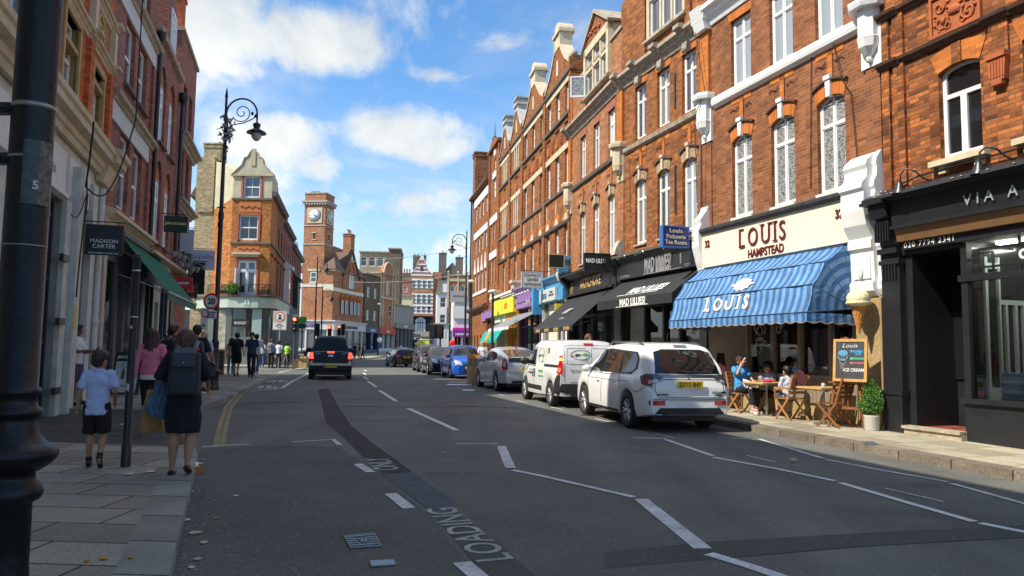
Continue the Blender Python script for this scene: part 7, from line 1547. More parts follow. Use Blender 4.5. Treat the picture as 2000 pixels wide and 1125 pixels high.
 def plate(s,mode,y,z,txt,m,w_=.52,h_=.11,x=None):
  r=s.hit(mode,y,z);xx=r[0].x if r else(x or 0);sg=-1 if mode=='rear' else 1
  o=MB().box(-w_/2,w_/2,-.008,.008,0,h_).build('number_plate',m,s.root,loc=(xx+sg*.02,y,z),rot=(0,0,-math.pi/2 if mode=='rear' else math.pi/2))
  if txt:text(o,txt,h_*.92,(0,-.011,h_*.18),blackm,sx=.80,bold=.002,ext=.001)
  return o
 def mirror(s,x,z,m=None,sc_=1.0):
  for sd in(1,-1):
   r=s.hit('L' if sd==1 else 'R',x,z);y=r[0].y if r else sd*s.W/2
   MB().ball((0,sd*.13*sc_,.03),.07*sc_,.115*sc_,.085*sc_,12).box(-.02,.03,0,sd*.06,-.03,.01).build('mirror',m or s.body.data.materials[0],s.root,loc=(x,y-sd*.02,z))
 def handles(s,pts,m=None):
  for(x,z) in pts:
   for mode,sd in(('L',1),('R',-1)):
    r=s.hit(mode,x,z)
    if r:MB().tube([(-.10,0,0),(-.07,sd*.022,0),(.07,sd*.022,0),(.10,0,0)],.013,6).build('door_handle',m or s.body.data.materials[0],s.root,loc=(x,r[0].y,z))
def text_on(car,mode,s_,size,u,v,m,sx=1.0,bold=0.0,name='lettering',shear=0.0):
 r=car.hit(mode,u,v);rot={'rear':(math.pi/2,0,-math.pi/2),'front':(math.pi/2,0,math.pi/2),'L':(math.pi/2,0,math.pi),'R':(math.pi/2,0,0)}[mode]
 if not r:return
 n=r[1];tilt=math.asin(max(-1,min(1,n.z)));rot=(rot[0]-tilt,0,rot[2])
 return text(car.root,s_,size,tuple(r[0]+n*.008),m,rot=rot,sx=sx,bold=bold,ext=.001,name=name,shear=shear)
 # ---- white estate SUV
def suv():
 L,W=4.66,1.78;h=L/2;wp=paint('white_car_paint',(.80,.80,.77),.30,dirt=.05)
 hd=13.0;f=Vector((-math.sin(R_(hd)),math.cos(R_(hd))));c=Vector((3.14,15.28))+f*(h-.98)
 top=[(-h,.70),(-h+.04,.98),(-h+.10,1.16),(-h+.30,1.42),(-h+.46,1.60),(-h+.75,1.645),(-.4,1.66),(.25,1.62),(.62,1.52),(1.28,1.10),(1.45,1.05),(h-.35,.92),(h-.10,.78),(h,.62)]
 belt=[(-h,.64),(-h+.05,.90),(-h+.3,1.03),(0,.99),(1.2,.96),(h-.2,.76),(h,.58)]
 s=Car('white_suv','white sport utility car with yellow rear plate parked nearest, by the tea room','car',c,hd,L,W,top,belt,wp,low=[(-h,.34),(-h+.5,.26),(0,.24),(h,.28)],wheels=(1.32,-1.35),wr=.345,roofw=[(-h,.70),(-1.2,.72),(.3,.72),(h,.7)],crown=.035,spokes=6,plan=[(-h,.84),(-h+.04,.91),(-h+.16,.965),(-h+.5,.99),(-.5,1.0),(h-1.0,.99),(h-.45,.94),(h-.15,.82),(h,.6)])
 g=car_glass;M1=glass_mat('car_glass_green',(.05,.08,.06),.05)
 s.both('window_surround',[(1.10,1.045),(-1.45,1.06),(-1.70,1.18),(-1.66,1.38),(-1.48,1.50),(-.1,1.545),(.50,1.51)],trim_black,off=.004,cuts=5);s.both('sill_trim',[(.9,.25),(-.9,.25),(-.9,.33),(.9,.33)],trim_black,off=.006)
 s.both('side_window',[(1.02,1.06),(.16,1.04),(.16,1.50),(.52,1.47)],g,off=.009);s.both('side_window',[(.08,1.05),(-.82,1.07),(-.80,1.49),(.08,1.51)],g,off=.009);s.both('side_window',[(-.90,1.06),(-1.42,1.10),(-1.62,1.18),(-1.60,1.36),(-1.45,1.46),(-.88,1.49)],g,off=.009)
 s.seam('window_trim','L',[(1.1,1.03),(0,1.01),(-1.4,1.06),(-1.68,1.18),(-1.66,1.38),(-1.5,1.49),(0,1.55),(.5,1.51)],.010,steel)
 s.patch('rear_window','rear',[(-.66,1.10),(.66,1.10),(.58,1.50),(.40,1.555),(-.40,1.555),(-.58,1.50)],g,cuts=5)
 s.patch('windscreen','top',[(.72,-.58),(1.22,-.70),(1.22,.70),(.72,.58)],g,cuts=5)
 s.patch('chrome_strip','rear',[(-.66,1.03),(.66,1.03),(.66,1.085),(-.66,1.085)],mat('grey_chrome',(.30,.31,.32),.2,metal=.8))
 for sd in(1,-1):
  s.patch('tail_light','rear',[(sd*.50,1.03),(sd*.80,.86),(sd*.83,1.09),(sd*.62,1.09)],smoke_lamp,off=.014);s.patch('tail_light','L' if sd==1 else 'R',[(-h+.03,.86),(-h+.26,.90),(-h+.40,1.05),(-h+.10,1.08)],smoke_lamp,off=.014);s.patch('lamp_lens','L' if sd==1 else 'R',[(-h+.08,.90),(-h+.20,.92),(-h+.24,.97),(-h+.08,.96)],red_lamp,off=.02);s.patch('lamp_lens','rear',[(sd*.62,.95),(sd*.79,.90),(sd*.79,.97),(sd*.64,1.0)],clear_lamp,off=.02)
  s.patch('reflector','rear',[(sd*.50,.52),(sd*.80,.52),(sd*.80,.61),(sd*.50,.61)],red_lamp,off=.012)
  s.patch('headlight','front',[(sd*.45,.70),(sd*.72,.70),(sd*.72,.82),(sd*.45,.80)],clear_lamp)
 s.patch('rear_bumper_trim','rear',[(-.72,.345),(.72,.345),(.60,.47),(-.60,.47)],trim_black,off=.014,cuts=4)
 for P_ in([(-.60,.94),(-.52,.995),(.52,.995),(.60,.94)],[(-.68,1.02),(-.70,.80),(-.62,.66),(.62,.66),(.70,.80),(.68,1.02)],[(-.82,.64),(-.4,.62),(.4,.62),(.82,.64)]):s.seam('panel_gap','rear',P_,.007,trim_black)
 for sd in('L','R'):
  for P_ in([(.95,1.02),(.98,.7),(.90,.32)],[(.12,1.02),(.10,.32)],[(-.86,1.02),(-.95,.80),(-1.0,.72)],[(.9,.90),(-.5,.90),(-1.6,.93)],[(-1.72,.74),(-1.95,.76),(-h+.12,.86)]):s.seam('panel_gap',sd,P_,.006,dgrey)
 mb=MB()
 for sd in(1,-1):mb.tube([(.35,sd*.60,1.63),(.15,sd*.61,1.69),(-1.3,sd*.61,1.69),(-1.55,sd*.61,1.64)],.02,6)
 mb.build('roof_rail',blackgloss,s.root);MB().box(-h+.42,-h+.46,-.13,.13,1.615,1.64).build('spoiler_lamp',mat('grey_lamp',(.25,.2,.2),.4),s.root)
 s.mirror(.98,1.06);s.handles([(.32,.86),(-.62,.88)]);s.plate('rear',0,.84,'DT15 EHY',plate_y,.52,.13)
 r=s.hit('rear',0,1.045);mb=MB();
 for k in range(3):a=math.pi/2+k*2*math.pi/3;mb.prism([(0,0),(.016*math.cos(a-.5),.016*math.sin(a-.5)),(.034*math.cos(a),.034*math.sin(a)),(.016*math.cos(a+.5),.016*math.sin(a+.5))],-.004,.004,'x')
 mb.build('badge',blackgloss,s.root,loc=(r[0].x-.012,0,1.012));text_on(s,'rear','MITSUBISHI',.045,.55,.70,trim_black,bold=.002);text_on(s,'rear','OUTLANDER\nPHEV',.05,-.60,.74,trim_black,bold=.003)
 r=s.hit('rear',-.15,1.14);MB().tube([(0,.25,.02),(-.03,-.02,.0),(-.02,-.42,.015)],.012,5).box(-.04,.0,-.06,.02,-.01,.03).build('wiper',trim_black,s.root,loc=(r[0].x-.02,-.05,1.13))
 MB().tube([(0,0,0),(-.05,0,.22)],.006,5).build('aerial',trim_black,s.root,loc=(-1.3,0,1.67))
suv()
# ---- white panel van
def van():
 L,W=3.92,1.70;h=L/2;hd=14.4;f=Vector((-math.sin(R_(hd)),math.cos(R_(hd))));c=Vector((1.82,20.25))+f*(h-.74);wp=paint('white_van_paint',(.72,.74,.72),.28)
 top=[(-h,.9),(-h+.02,1.5),(-h+.08,1.64),(-h+.3,1.70),(.3,1.71),(.65,1.64),(1.22,1.14),(1.35,1.05),(h-.2,.88),(h-.05,.76),(h,.6)]
 belt=[(-h,.85),(-h+.05,1.0),(0,1.0),(1.0,.98),(h-.2,.78),(h,.55)]
 s=Car('white_van','white gas and electrical van with green lettering parked behind the white sport utility car','van',c,hd,L,W,top,belt,wp,low=[(-h,.30),(0,.25),(h,.25)],wheels=(1.22,-1.24),wr=.31,roofw=[(-h,.84),(.3,.80),(h,.72)],crown=.04,spokes=7,plan=[(-h,.90),(-h+.04,.95),(-h+.18,.99),(0,1.0),(h-.9,.98),(h-.4,.92),(h-.12,.78),(h,.6)])
 s.both('side_window',[(1.08,1.06),(.30,1.03),(.36,1.48),(.62,1.46)],car_glass);s.patch('windscreen','top',[(.75,-.58),(1.18,-.68),(1.18,.68),(.75,.58)],car_glass,cuts=5)
 s.seam('window_trim','L',[(1.15,1.03),(.26,1.00),(.32,1.52),(.62,1.50),(1.15,1.05)],.012)
 for sd in(1,-1):
  s.patch('tail_light','rear',[(sd*.72,.86),(sd*.80,.86),(sd*.79,1.34),(sd*.70,1.30)],red_lamp,off=.014);m_='L' if sd==1 else 'R';s.patch('tail_light',m_,[(-h+.03,.84),(-h+.16,.90),(-h+.13,1.32),(-h+.03,1.34)],red_lamp,off=.014);s.patch('brake_light',m_,[(-h+.04,.90),(-h+.13,.92),(-h+.13,1.02),(-h+.04,1.02)],lit_red,off=.02)
  s.patch('indicator',m_,[(-h+.04,1.20),(-h+.13,1.20),(-h+.12,1.28),(-h+.04,1.28)],mat('lit_amber',(1,.35,.05),emit=1.2),off=.02)
 s.patch('high_brake_light','rear',[(-.13,1.60),(.13,1.60),(.13,1.65),(-.13,1.65)],red_lamp,off=.02)
 s.patch('rear_bumper','rear',[(-.80,.30),(.80,.30),(.80,.52),(.74,.62),(-.74,.62),(-.80,.52)],trim_black,off=.03,cuts=4);s.both('rear_bumper',[(-h+.01,.30),(-h+.34,.30),(-h+.30,.60),(-h+.12,.84),(-h+.01,.84)],trim_black,off=.012)
 s.both('side_moulding',[(.85,.38),(-.55,.38),(-.55,.50),(.85,.50)],trim_black,off=.012);s.both('door_rail',[(-.6,1.02),(-h+.2,1.02),(-h+.2,1.09),(-.6,1.09)],trim_black,off=.010)
 for P_ in([(.0,.6),(.0,1.62)],[(.66,.66),(.66,1.56),(.6,1.6),(-.6,1.6),(-.66,1.56),(-.66,.66),(.66,.66)],[(.60,1.12),(.58,1.52),(.08,1.53),(.06,1.12),(.60,1.12)],[(-.60,1.12),(-.58,1.52),(-.08,1.53),(-.06,1.12),(-.60,1.12)]):s.seam('panel_gap','rear',P_,.004,dgrey)
 for sd in('L','R'):
  for P_ in([(.22,1.55),(.2,.36)],[(-.62,1.55),(-.62,.5)],[(.95,1.0),(.9,.6)]):s.seam('panel_gap',sd,P_,.003,dgrey)
  for x in(.30,.14):s.patch('door_handle',sd,[(x-.035,.72),(x+.035,.72),(x+.03,.94),(x-.03,.94)],trim_black,off=.016,cuts=1)
 s.mirror(1.0,1.10,trim_black,1.25);s.plate('rear',-.10,.76,'WP15',plate_y,.50,.12)
 dg=mat('dark_print',(.03,.035,.03),.5);gr=mat('green_print',(.04,.36,.06),.5)
 text_on(s,'rear','gas',.11,.30,1.33,dg,bold=.004);text_on(s,'rear','-elec',.115,.10,1.33,gr,bold=.006);text_on(s,'rear','group',.06,.12,1.22,dg);text_on(s,'rear','fiorino',.09,.36,.93,trim_black,sx=1.2)
 P=[]
 for k in range(25):
  a=2*math.pi*k/24;r=s.hit('rear',.22+.27*math.cos(a),1.36+.12*math.sin(a));
  if r:P.append(r[0]+r[1]*.006)
 MB().tube(P,.004,4).build('logo_ring',dg,s.root)
 text_on(s,'L','gas',.12,-.10,1.28,dg,bold=.004);text_on(s,'L','-elec',.12,-.34,1.28,gr,bold=.004);text_on(s,'L','group',.06,-.42,1.14,dg);text_on(s,'L','0203 067 9898',.085,-.42,.86,gr,bold=.003,sx=.8);text_on(s,'L','www.gas-elec.co.uk',.075,-.45,.74,gr,bold=.002,sx=.8)
 text_on(s,'L','Gas & Electrical',.065,.58,.88,gr,sx=.75);text_on(s,'L','SAFETY INSPECTIONS',.07,.56,.79,dg,bold=.003,sx=.68)
 P=[]
 for k in range(25):
  a=2*math.pi*k/24;r=s.hit('L',-.22+.24*math.cos(a),1.32+.20*math.sin(a));
  if r:P.append(r[0]+r[1]*.006)
 MB().tube(P,.004,4).build('logo_ring',dg,s.root)
 s.patch('sticker','L',[(-.72,1.38),(-.80,1.38),(-.80,1.52),(-.72,1.52)],plate_y,off=.008,cuts=1);s.patch('sticker','L',[(-.84,1.38),(-.92,1.38),(-.92,1.52),(-.84,1.52)],dgrey,off=.008,cuts=1)
van()
# ---- silver hatchback
def hatch():
 L,W=4.46,1.745;h=L/2;hd=15.4;f=Vector((-math.sin(R_(hd)),math.cos(R_(hd))));c=Vector((.30,26.2))+f*(h-.92);sp=paint('silver_car_paint',(.50,.53,.56),.25,.35)
 top=[(-h,.75),(-h+.03,1.02),(-h+.10,1.12),(-h+.35,1.17),(-.9,1.38),(-.2,1.475),(.35,1.44),(.7,1.32),(1.45,.95),(h-.3,.80),(h-.05,.66),(h,.55)]
 belt=[(-h,.7),(-h+.1,.98),(-h+.4,1.03),(0,.95),(1.3,.88),(h-.2,.70),(h,.5)]
 s=Car('silver_hatchback','silver hatchback with a split rear window, parked beyond the white van','car',c,hd,L,W,top,belt,sp,low=[(-h,.30),(0,.2),(h,.2)],wheels=(1.38,-1.32),wr=.315,roofw=[(-h,.66),(-1.0,.68),(.4,.70),(h,.66)],crown=.04)
 s.both('side_window',[(1.0,.97),(.10,.99),(.08,1.34),(.50,1.29)],car_glass);s.both('side_window',[(.02,.99),(-.85,1.04),(-1.15,1.14),(-.85,1.29),(.0,1.35)],car_glass)
 s.patch('rear_window','top',[(-1.98,-.58),(-.95,-.54),(-.95,.54),(-1.98,.58)],glass_mat('car_glass_reddish',(.05,.02,.015),.05),cuts=5);s.patch('rear_window','rear',[(-.62,1.00),(.62,1.00),(.62,1.15),(-.62,1.15)],car_glass,off=.01,cuts=4);s.patch('windscreen','top',[(.75,-.55),(1.4,-.68),(1.4,.68),(.75,.55)],car_glass,cuts=5)
 for sd in(1,-1):
  m_='L' if sd==1 else 'R';s.patch('tail_light','rear',[(sd*.66,.76),(sd*.78,.74),(sd*.80,1.12),(sd*.70,1.14)],red_lamp,off=.014);s.patch('tail_light',m_,[(-h+.03,.76),(-h+.18,.80),(-h+.24,1.10),(-h+.06,1.13)],red_lamp,off=.012);s.patch('lamp_centre',m_,[(-h+.07,.85),(-h+.14,.86),(-h+.16,1.02),(-h+.08,1.03)],clear_lamp,off=.02)
 s.seam('panel_gap','rear',[(-.64,.98),(-.62,.66),(.62,.66),(.64,.98)],.005,dgrey);
 for sd in('L','R'):
  for P_ in([(.98,.95),(.9,.3)],[(.05,.97),(.03,.3)],[(-.80,1.0),(-.95,.7)]):s.seam('panel_gap',sd,P_,.003,dgrey)
 s.mirror(.95,1.0);s.handles([(.25,.82),(-.65,.86)]);s.plate('rear',-.05,.74,'YX61',plate_y,.50,.11);MB().ball((0,0,.03),.05,.02,.04).build('aerial',trim_black,s.root,loc=(-.8,0,1.44))
 s.patch('bumper_trim','rear',[(-.55,.31),(.55,.31),(.5,.40),(-.5,.40)],trim_black,off=.012)
hatch()
def front_kit(s,h,bz=.62,wd=.62,bonnet=None,grille=True,lampm=None,plate=None):
 for sd in(1,-1):s.patch('headlight','front',[(sd*wd*.62,bz),(sd*wd*1.12,bz+.06),(sd*wd*1.15,bz+.24),(sd*wd*.72,bz+.18)],lampm or clear_lamp,off=.02)
 if grille:s.patch('grille','front',[(-wd*.55,bz-.02),(wd*.55,bz-.02),(wd*.58,bz+.10),(-wd*.58,bz+.10)],trim_black,off=.015);s.patch('lower_grille','front',[(-wd*.6,bz-.32),(wd*.6,bz-.32),(wd*.55,bz-.18),(-wd*.55,bz-.18)],trim_black,off=.015)
 if plate:s.plate('front',0,bz-.15,plate,plate_w,.5,.11)
def generic(name,label,pos,hd,pm,kind='hatch',L=4.1,W=1.7,H=1.5,plate=None,rearlit=None,rear=True,front=True,cat='car',group=None,glass=None):
 h=L/2
 if kind=='saloon':top=[(-h,.7),(-h+.05,.98),(-h+.5,1.05),(-.95,H*.96),(-.3,H),(.3,H*.98),(.6,H*.9),(1.25,.98),(h-.3,.82),(h-.05,.68),(h,.55)]
 else:top=[(-h,.75),(-h+.05,1.0),(-h+.28,H*.90),(-h+.55,H*.97),(-.2,H),(.3,H*.985),(.62,H*.90),(1.15 if L<4.3 else 1.3,1.02),(h-.3,.86),(h-.05,.70),(h,.56)]
 belt=[(-h,.68),(-h+.1,.96),(0,.94),(1.2,.92),(h-.2,.74),(h,.5)]
 s=Car(name,label,cat,pos,hd,L,W,top,belt,pm,low=[(-h,.28),(0,.2),(h,.2)],wheels=(h-.82,-h+.82),wr=.31,roofw=[(-h,.68),(h,.68)],crown=.04,group=group)
 g=glass or car_glass;xr=-h+(.75 if kind=='saloon' else.35)
 s.both('side_window',[(.95,1.0),(.08,.99),(.08,H-.14),(.48,H-.18)],g);s.both('side_window',[(.0,.99),(xr+.25,1.02),(xr+.5,H-.2),(.0,H-.14)],g)
 s.patch('windscreen','top',[(.62,-.52),(1.12,-.66),(1.12,.66),(.62,.52)],g,cuts=5)
 if kind=='saloon':s.patch('rear_window','top',[(-1.0,-.5),(-h+.62,-.62),(-h+.62,.62),(-1.0,.5)],g,cuts=4)
 else:s.patch('rear_window','rear',[(-.58,1.04),(.58,1.04),(.5,H-.14),(-.5,H-.14)],g,cuts=4)
 for sd in(1,-1):s.patch('tail_light','rear',[(sd*.5,.78),(sd*.78,.78),(sd*.78,.94),(sd*.56,.92)],rearlit or red_lamp,off=.015)
 front_kit(s,h,plate=plate if front else None)
 if rear:s.plate('rear',0,.70,plate or '',plate_y,.5,.11)
 s.mirror(.9,1.02);s.handles([(.25,.84),(-.6,.85)]);return s
bl=paint('bright_blue_car_paint',(.012,.10,.50),.2,.15)
s=generic('blue_hatchback','bright blue small car facing the camera, parked beside the cardboard box',(-2.35,37.2),180+14,bl,L=4.05,W=1.72,H=1.55,plate='LN10');
blk=paint('black_car_paint',(.012,.012,.014),.15);brn=paint('dark_brown_car_paint',(.045,.032,.028),.2,.3);slv=paint('light_silver_paint',(.55,.57,.6),.25,.3)
generic('black_hatchback','black car facing the camera between the bright blue car and the dark brown one',(-3.9,42.0),180+13,blk,W=1.74,H=1.46)
generic('brown_suv','dark brown tall car facing the camera, behind the black parked car',(-5.05,47.0),180+12,brn,L=4.4,W=1.8,H=1.62)
generic('black_saloon','black car driving away in the middle of the road ahead',(-8.75,60.4),20,blk,L=4.5,W=1.78,H=1.44,plate='AB12')
generic('silver_saloon','pale car seen just above the roof of the black car driving away',(-10.9,76),8,slv,'saloon',L=4.5,W=1.75,H=1.46)
generic('pale_blue_car','pale car facing the camera in front of the yellow van',(-8.9,84),184,paint('pale_blue_paint',(.30,.36,.42),.25,.2),H=1.46)
generic('dark_car','leftmost dark car on the hill below the striped building',(PX(804,152),152),4,blk,H=1.5);generic('dark_car','dark car in the middle of the hill below the striped building',(PX(817,148),148),190,blk,H=1.6,L=4.4,W=1.8);generic('dark_blue_car','dark blue car on the hill just right of the yellow van',(PX(836,128),128),186,paint('dark_blue_paint',(.02,.03,.06),.2),H=1.5)
# ---- black pickup
def pickup():
 L,W=5.1,1.84;h=L/2;hd=14.0;f=Vector((-math.sin(R_(hd)),math.cos(R_(hd))));c=Vector((-7.92,33.4))+f*(h-1.15)
 top=[(-h,.75),(-h+.03,1.12),(-h+.10,1.17),(-.62,1.17),(-.56,1.28),(-.36,1.78),(-.2,1.86),(.5,1.86),(.85,1.70),(1.45,1.16),(h-.3,1.05),(h-.05,.9),(h,.6)]
 belt=[(-h,.9),(-h+.05,1.12),(-.7,1.15),(0,1.14),(1.3,1.08),(h,.6)]
 s=Car('pickup_truck','black pickup truck with red brake lights, stopped in the left lane','pickup truck',c,hd,L,W,top,belt,mat('black_pickup_paint',(.010,.011,.014),.42,spec=.35),low=[(-h,.42),(0,.40),(h,.4)],wheels=(1.6,-1.45),wr=.38,roofw=[(-h,.70),(h,.68)],crown=.04,plan=[(-h,.93),(-h+.05,.96),(-h+.3,1.0),(h-.8,.98),(h,.7)])
 s.patch('rear_window','rear',[(-.74,1.24),(.74,1.24),(.60,1.74),(-.60,1.74)],mat('tinted_glass',(.008,.009,.011),.28,spec=.3),cuts=4);s.both('side_window',[(1.2,1.22),(-.45,1.22),(-.30,1.66),(.8,1.66)],car_glass);s.patch('windscreen','top',[(.9,-.55),(1.4,-.66),(1.4,.66),(.9,.55)],car_glass)
 for sd in(1,-1):
  s.patch('tail_light','rear',[(sd*.72,.66),(sd*.86,.66),(sd*.86,.90),(sd*.73,.90)],red_lamp,off=.015);s.patch('brake_light','rear',[(sd*.71,.90),(sd*.86,.90),(sd*.86,1.14),(sd*.74,1.14)],lit_red,off=.02);s.patch('reversing_light','rear',[(sd*.76,.70),(sd*.83,.70),(sd*.83,.78),(sd*.76,.78)],clear_lamp,off=.025)
 s.patch('high_brake_light','rear',[(-.15,1.13),(.15,1.13),(.14,1.19),(-.14,1.19)],lit_red,off=.02)
 mb=MB();mb.prism([(-.02,.60),(-.12,.61),(-.12,.70),(-.02,.72)],-W/2+.06,W/2-.06,'x')
 mb.v=[(v[1],v[0],v[2]) for v in mb.v];mb.f=[f_[::-1] for f_ in mb.f];mb.build('rear_bumper',mat('brushed_steel',(.38,.38,.38),.3,metal=.8),s.root,loc=(-h,0,0))
 o=s.plate('rear',-.0,.52,'LL11 FCC',plate_y,.52,.14);o.location.x-=.14;MB().box(-.30,-.24,-.009,.009,0,.14).build('plate_band',navy,o)
 s.patch('tailgate_handle','rear',[(-.10,.98),(.10,.98),(.10,1.05),(-.10,1.05)],steel,off=.015,cuts=1);s.seam('panel_gap','rear',[(-.69,1.18),(-.69,.74),(.69,.74),(.69,1.18)],.006,blackm)
 text_on(s,'rear','TOYOTA',.06,.55,1.09,steel);text_on(s,'rear','HILUX',.06,-.55,1.09,steel);s.mirror(1.2,1.22,None,1.4)
 for sd in(1,-1):MB().box(-1.85,-1.82,sd*.6,sd*.9,.12,.5).build('mud_flap',trim_black,s.root)
pickup()
# ---- yellow van up the hill
def yellow_van():
 L,W=5.0,1.95;h=L/2;Y=104;hd=6;ym=paint('vivid_yellow_paint',(.78,.76,.02),.3);c=(PX(825,104),Y+2.4)
 top=[(-h,1.2),(-h+.03,1.95),(-h+.12,2.02),(.6,2.02),(1.0,1.9),(1.7,1.25),(h-.2,1.05),(h,.7)]
 s=Car('yellow_van','bright yellow van going up the hill in the distance','van',c,hd,L,W,top,[(-h,1.0),(h-.6,1.05),(h,.6)],ym,low=.35,wheels=(1.6,-1.5),wr=.34,roofw=[(-h,.86),(h,.8)],plan=[(-h,.96),(-h+.2,1.0),(h-.8,1.0),(h,.7)])
 s.patch('rear_window','rear',[(-.75,1.88),(.75,1.88),(.72,1.98),(-.72,1.98)],car_glass,cuts=2)
 for sd in(1,-1):s.patch('tail_light','rear',[(sd*.80,.85),(sd*.9,.85),(sd*.9,1.3),(sd*.80,1.3)],red_lamp,off=.02)
 for k,(t_,z,sz) in enumerate((('KGAS',1.62,.26),('24 HOUR',1.28,.2),('GAS + HEATING',1.02,.18),('WC DRAINS',.75,.2))):text_on(s,'rear',t_,sz,0,z,trim_black,sx=.8,bold=.006)
 s.patch('rear_bumper','rear',[(-.9,.36),(.9,.36),(.9,.55),(-.9,.55)],trim_black,off=.03);MB().ball((0,0,2.12),.12,.3,.1).build('roof_beacon',amber,s.root)
yellow_van()
# ------------------------------------------------------------ street furniture
def on(px,py,dz=.12):return px2g(px,py,dz)
def at(px,Y,dz=.12):
 d=pixdir(px,680);return Vector((d.x/d.y*Y,Y,gz(Y)+dz))
def arc3(cx,cz,r,a0,a1,n=12,y=0.0):return[(cx+r*math.cos(R_(a0+(a1-a0)*i/n)),y,cz+r*math.sin(R_(a0+(a1-a0)*i/n))) for i in range(n+1)]
t=empty('lamp_post','thick black lamp post cropped by the left edge of the photo, nearest of all','lamp post',(-2.27,3.5,.1));z0=.1
MB().lathe([(.13,0),(.13,.3),(.106,.42),(.10,.50),(.098,.78),(.13,.80),(.140,.83),(.130,.86),(.105,.885),(.102,.92),(.120,.925),(.165,.955),(.188,.985),(.192,1.005),(.182,1.03),(.150,1.045),(.138,1.055),(.110,1.09),(.098,1.15),(.098,1.165),(.112,1.175),(.117,1.19),(.112,1.205),(.096,1.215),(.094,1.265),(.106,1.272),(.109,1.285),(.104,1.298),(.092,1.305),(.090,2.5),(.086,9.0),(.02,9.2)],(0,0,0),40).build('column',mat('lamp_post_black',(.006,.008,.009),.42,var=.5,vs=7,bump=.3,bs=22,spec=.35),t)
mb=MB()
for(r,z,h) in((.0925,2.36,.012),(.0925,2.60,.022),(.0935,1.95,.006)):mb.lathe([(r-.004,0),(r,0),(r,h),(r-.004,h)],(0,0,z),32,caps=False)
mb.build('steel_band',mat('dull_steel_band',(.30,.29,.25),.4,metal=.6),t)
mb=MB();n=14
for i in range(n):
 a0,a1=R_(-75+i*80/n),R_(-75+(i+1)*80/n);q=lambda a,z,r=.097:(r*math.cos(a),r*math.sin(a),z);mb.poly([q(a0,2.14),q(a1,2.14),q(a1,2.44),q(a0,2.44)],0 if i<7 else 1)
mb.build('notice_wrap',[mat('grey_wrap',(.055,.06,.06),.5,var=.5,vs=30),mat('faded_notice',(.16,.12,.09),.6,var=.9,vs=35)],t)
text(t,'5',.055,(.075,-.070,2.21),mat('pale_digit',(.5,.48,.42),.6),rot=(math.pi/2,0,R_(50)),bold=.002,name='notice_lettering')
mb=MB()
for z in(2.36,2.60):mb.box(-.22,-.08,-.03,.02,z-.02,z+.03);mb.tube([(-.16,-.05,z+.03),(-.16,-.05,z-.08)],.012,6);mb.tube([(-.10,-.06,z),(-.13,-.07,z-.01)],.018,6)
mb.build('bracket',iron,t)
t2=empty('road_sign','back of a pale road sign at the left edge, clamped to the nearest lamp post','sign',(-2.50,3.52,2.0));MB().box(-.25,0,-.004,.004,.0,.72).build('plate',mat('sign_back',(.50,.54,.60),.45,var=.1),t2)
p=on(245,912);t=empty('sign_post','slim black post standing in the pavement between the boy and the woman with the rucksack','post',tuple(p));MB().lathe([(.055,0),(.055,.25),(.045,.27),(.045,2.45),(.05,2.46),(.05,2.50),(.0,2.52)],(0,0,0),16).build('pole',iron,t)
MB().lathe([(.047,0),(.048,0),(.048,.015),(.047,.015)],(0,0,1.75),16,caps=False).lathe([(.047,0),(.048,0),(.048,.02),(.047,.02)],(0,0,2.3),16,caps=False).build('steel_band',steel,t);MB().prism([(-.02,.9),(.012,.88),(.018,.96),(-.01,.98)],-.052,-.045,'y').prism([(-.01,1.62),(.012,1.62),(.012,1.65),(-.01,1.65)],-.052,-.045,'y').build('sticker',mat('white_sticker',(.6,.6,.6),.6),t)
MB().box(-.16,.16,-.12,.12,-.02,.004).build('base_slab',mat('pale_slab',(.28,.26,.22),.9),t)
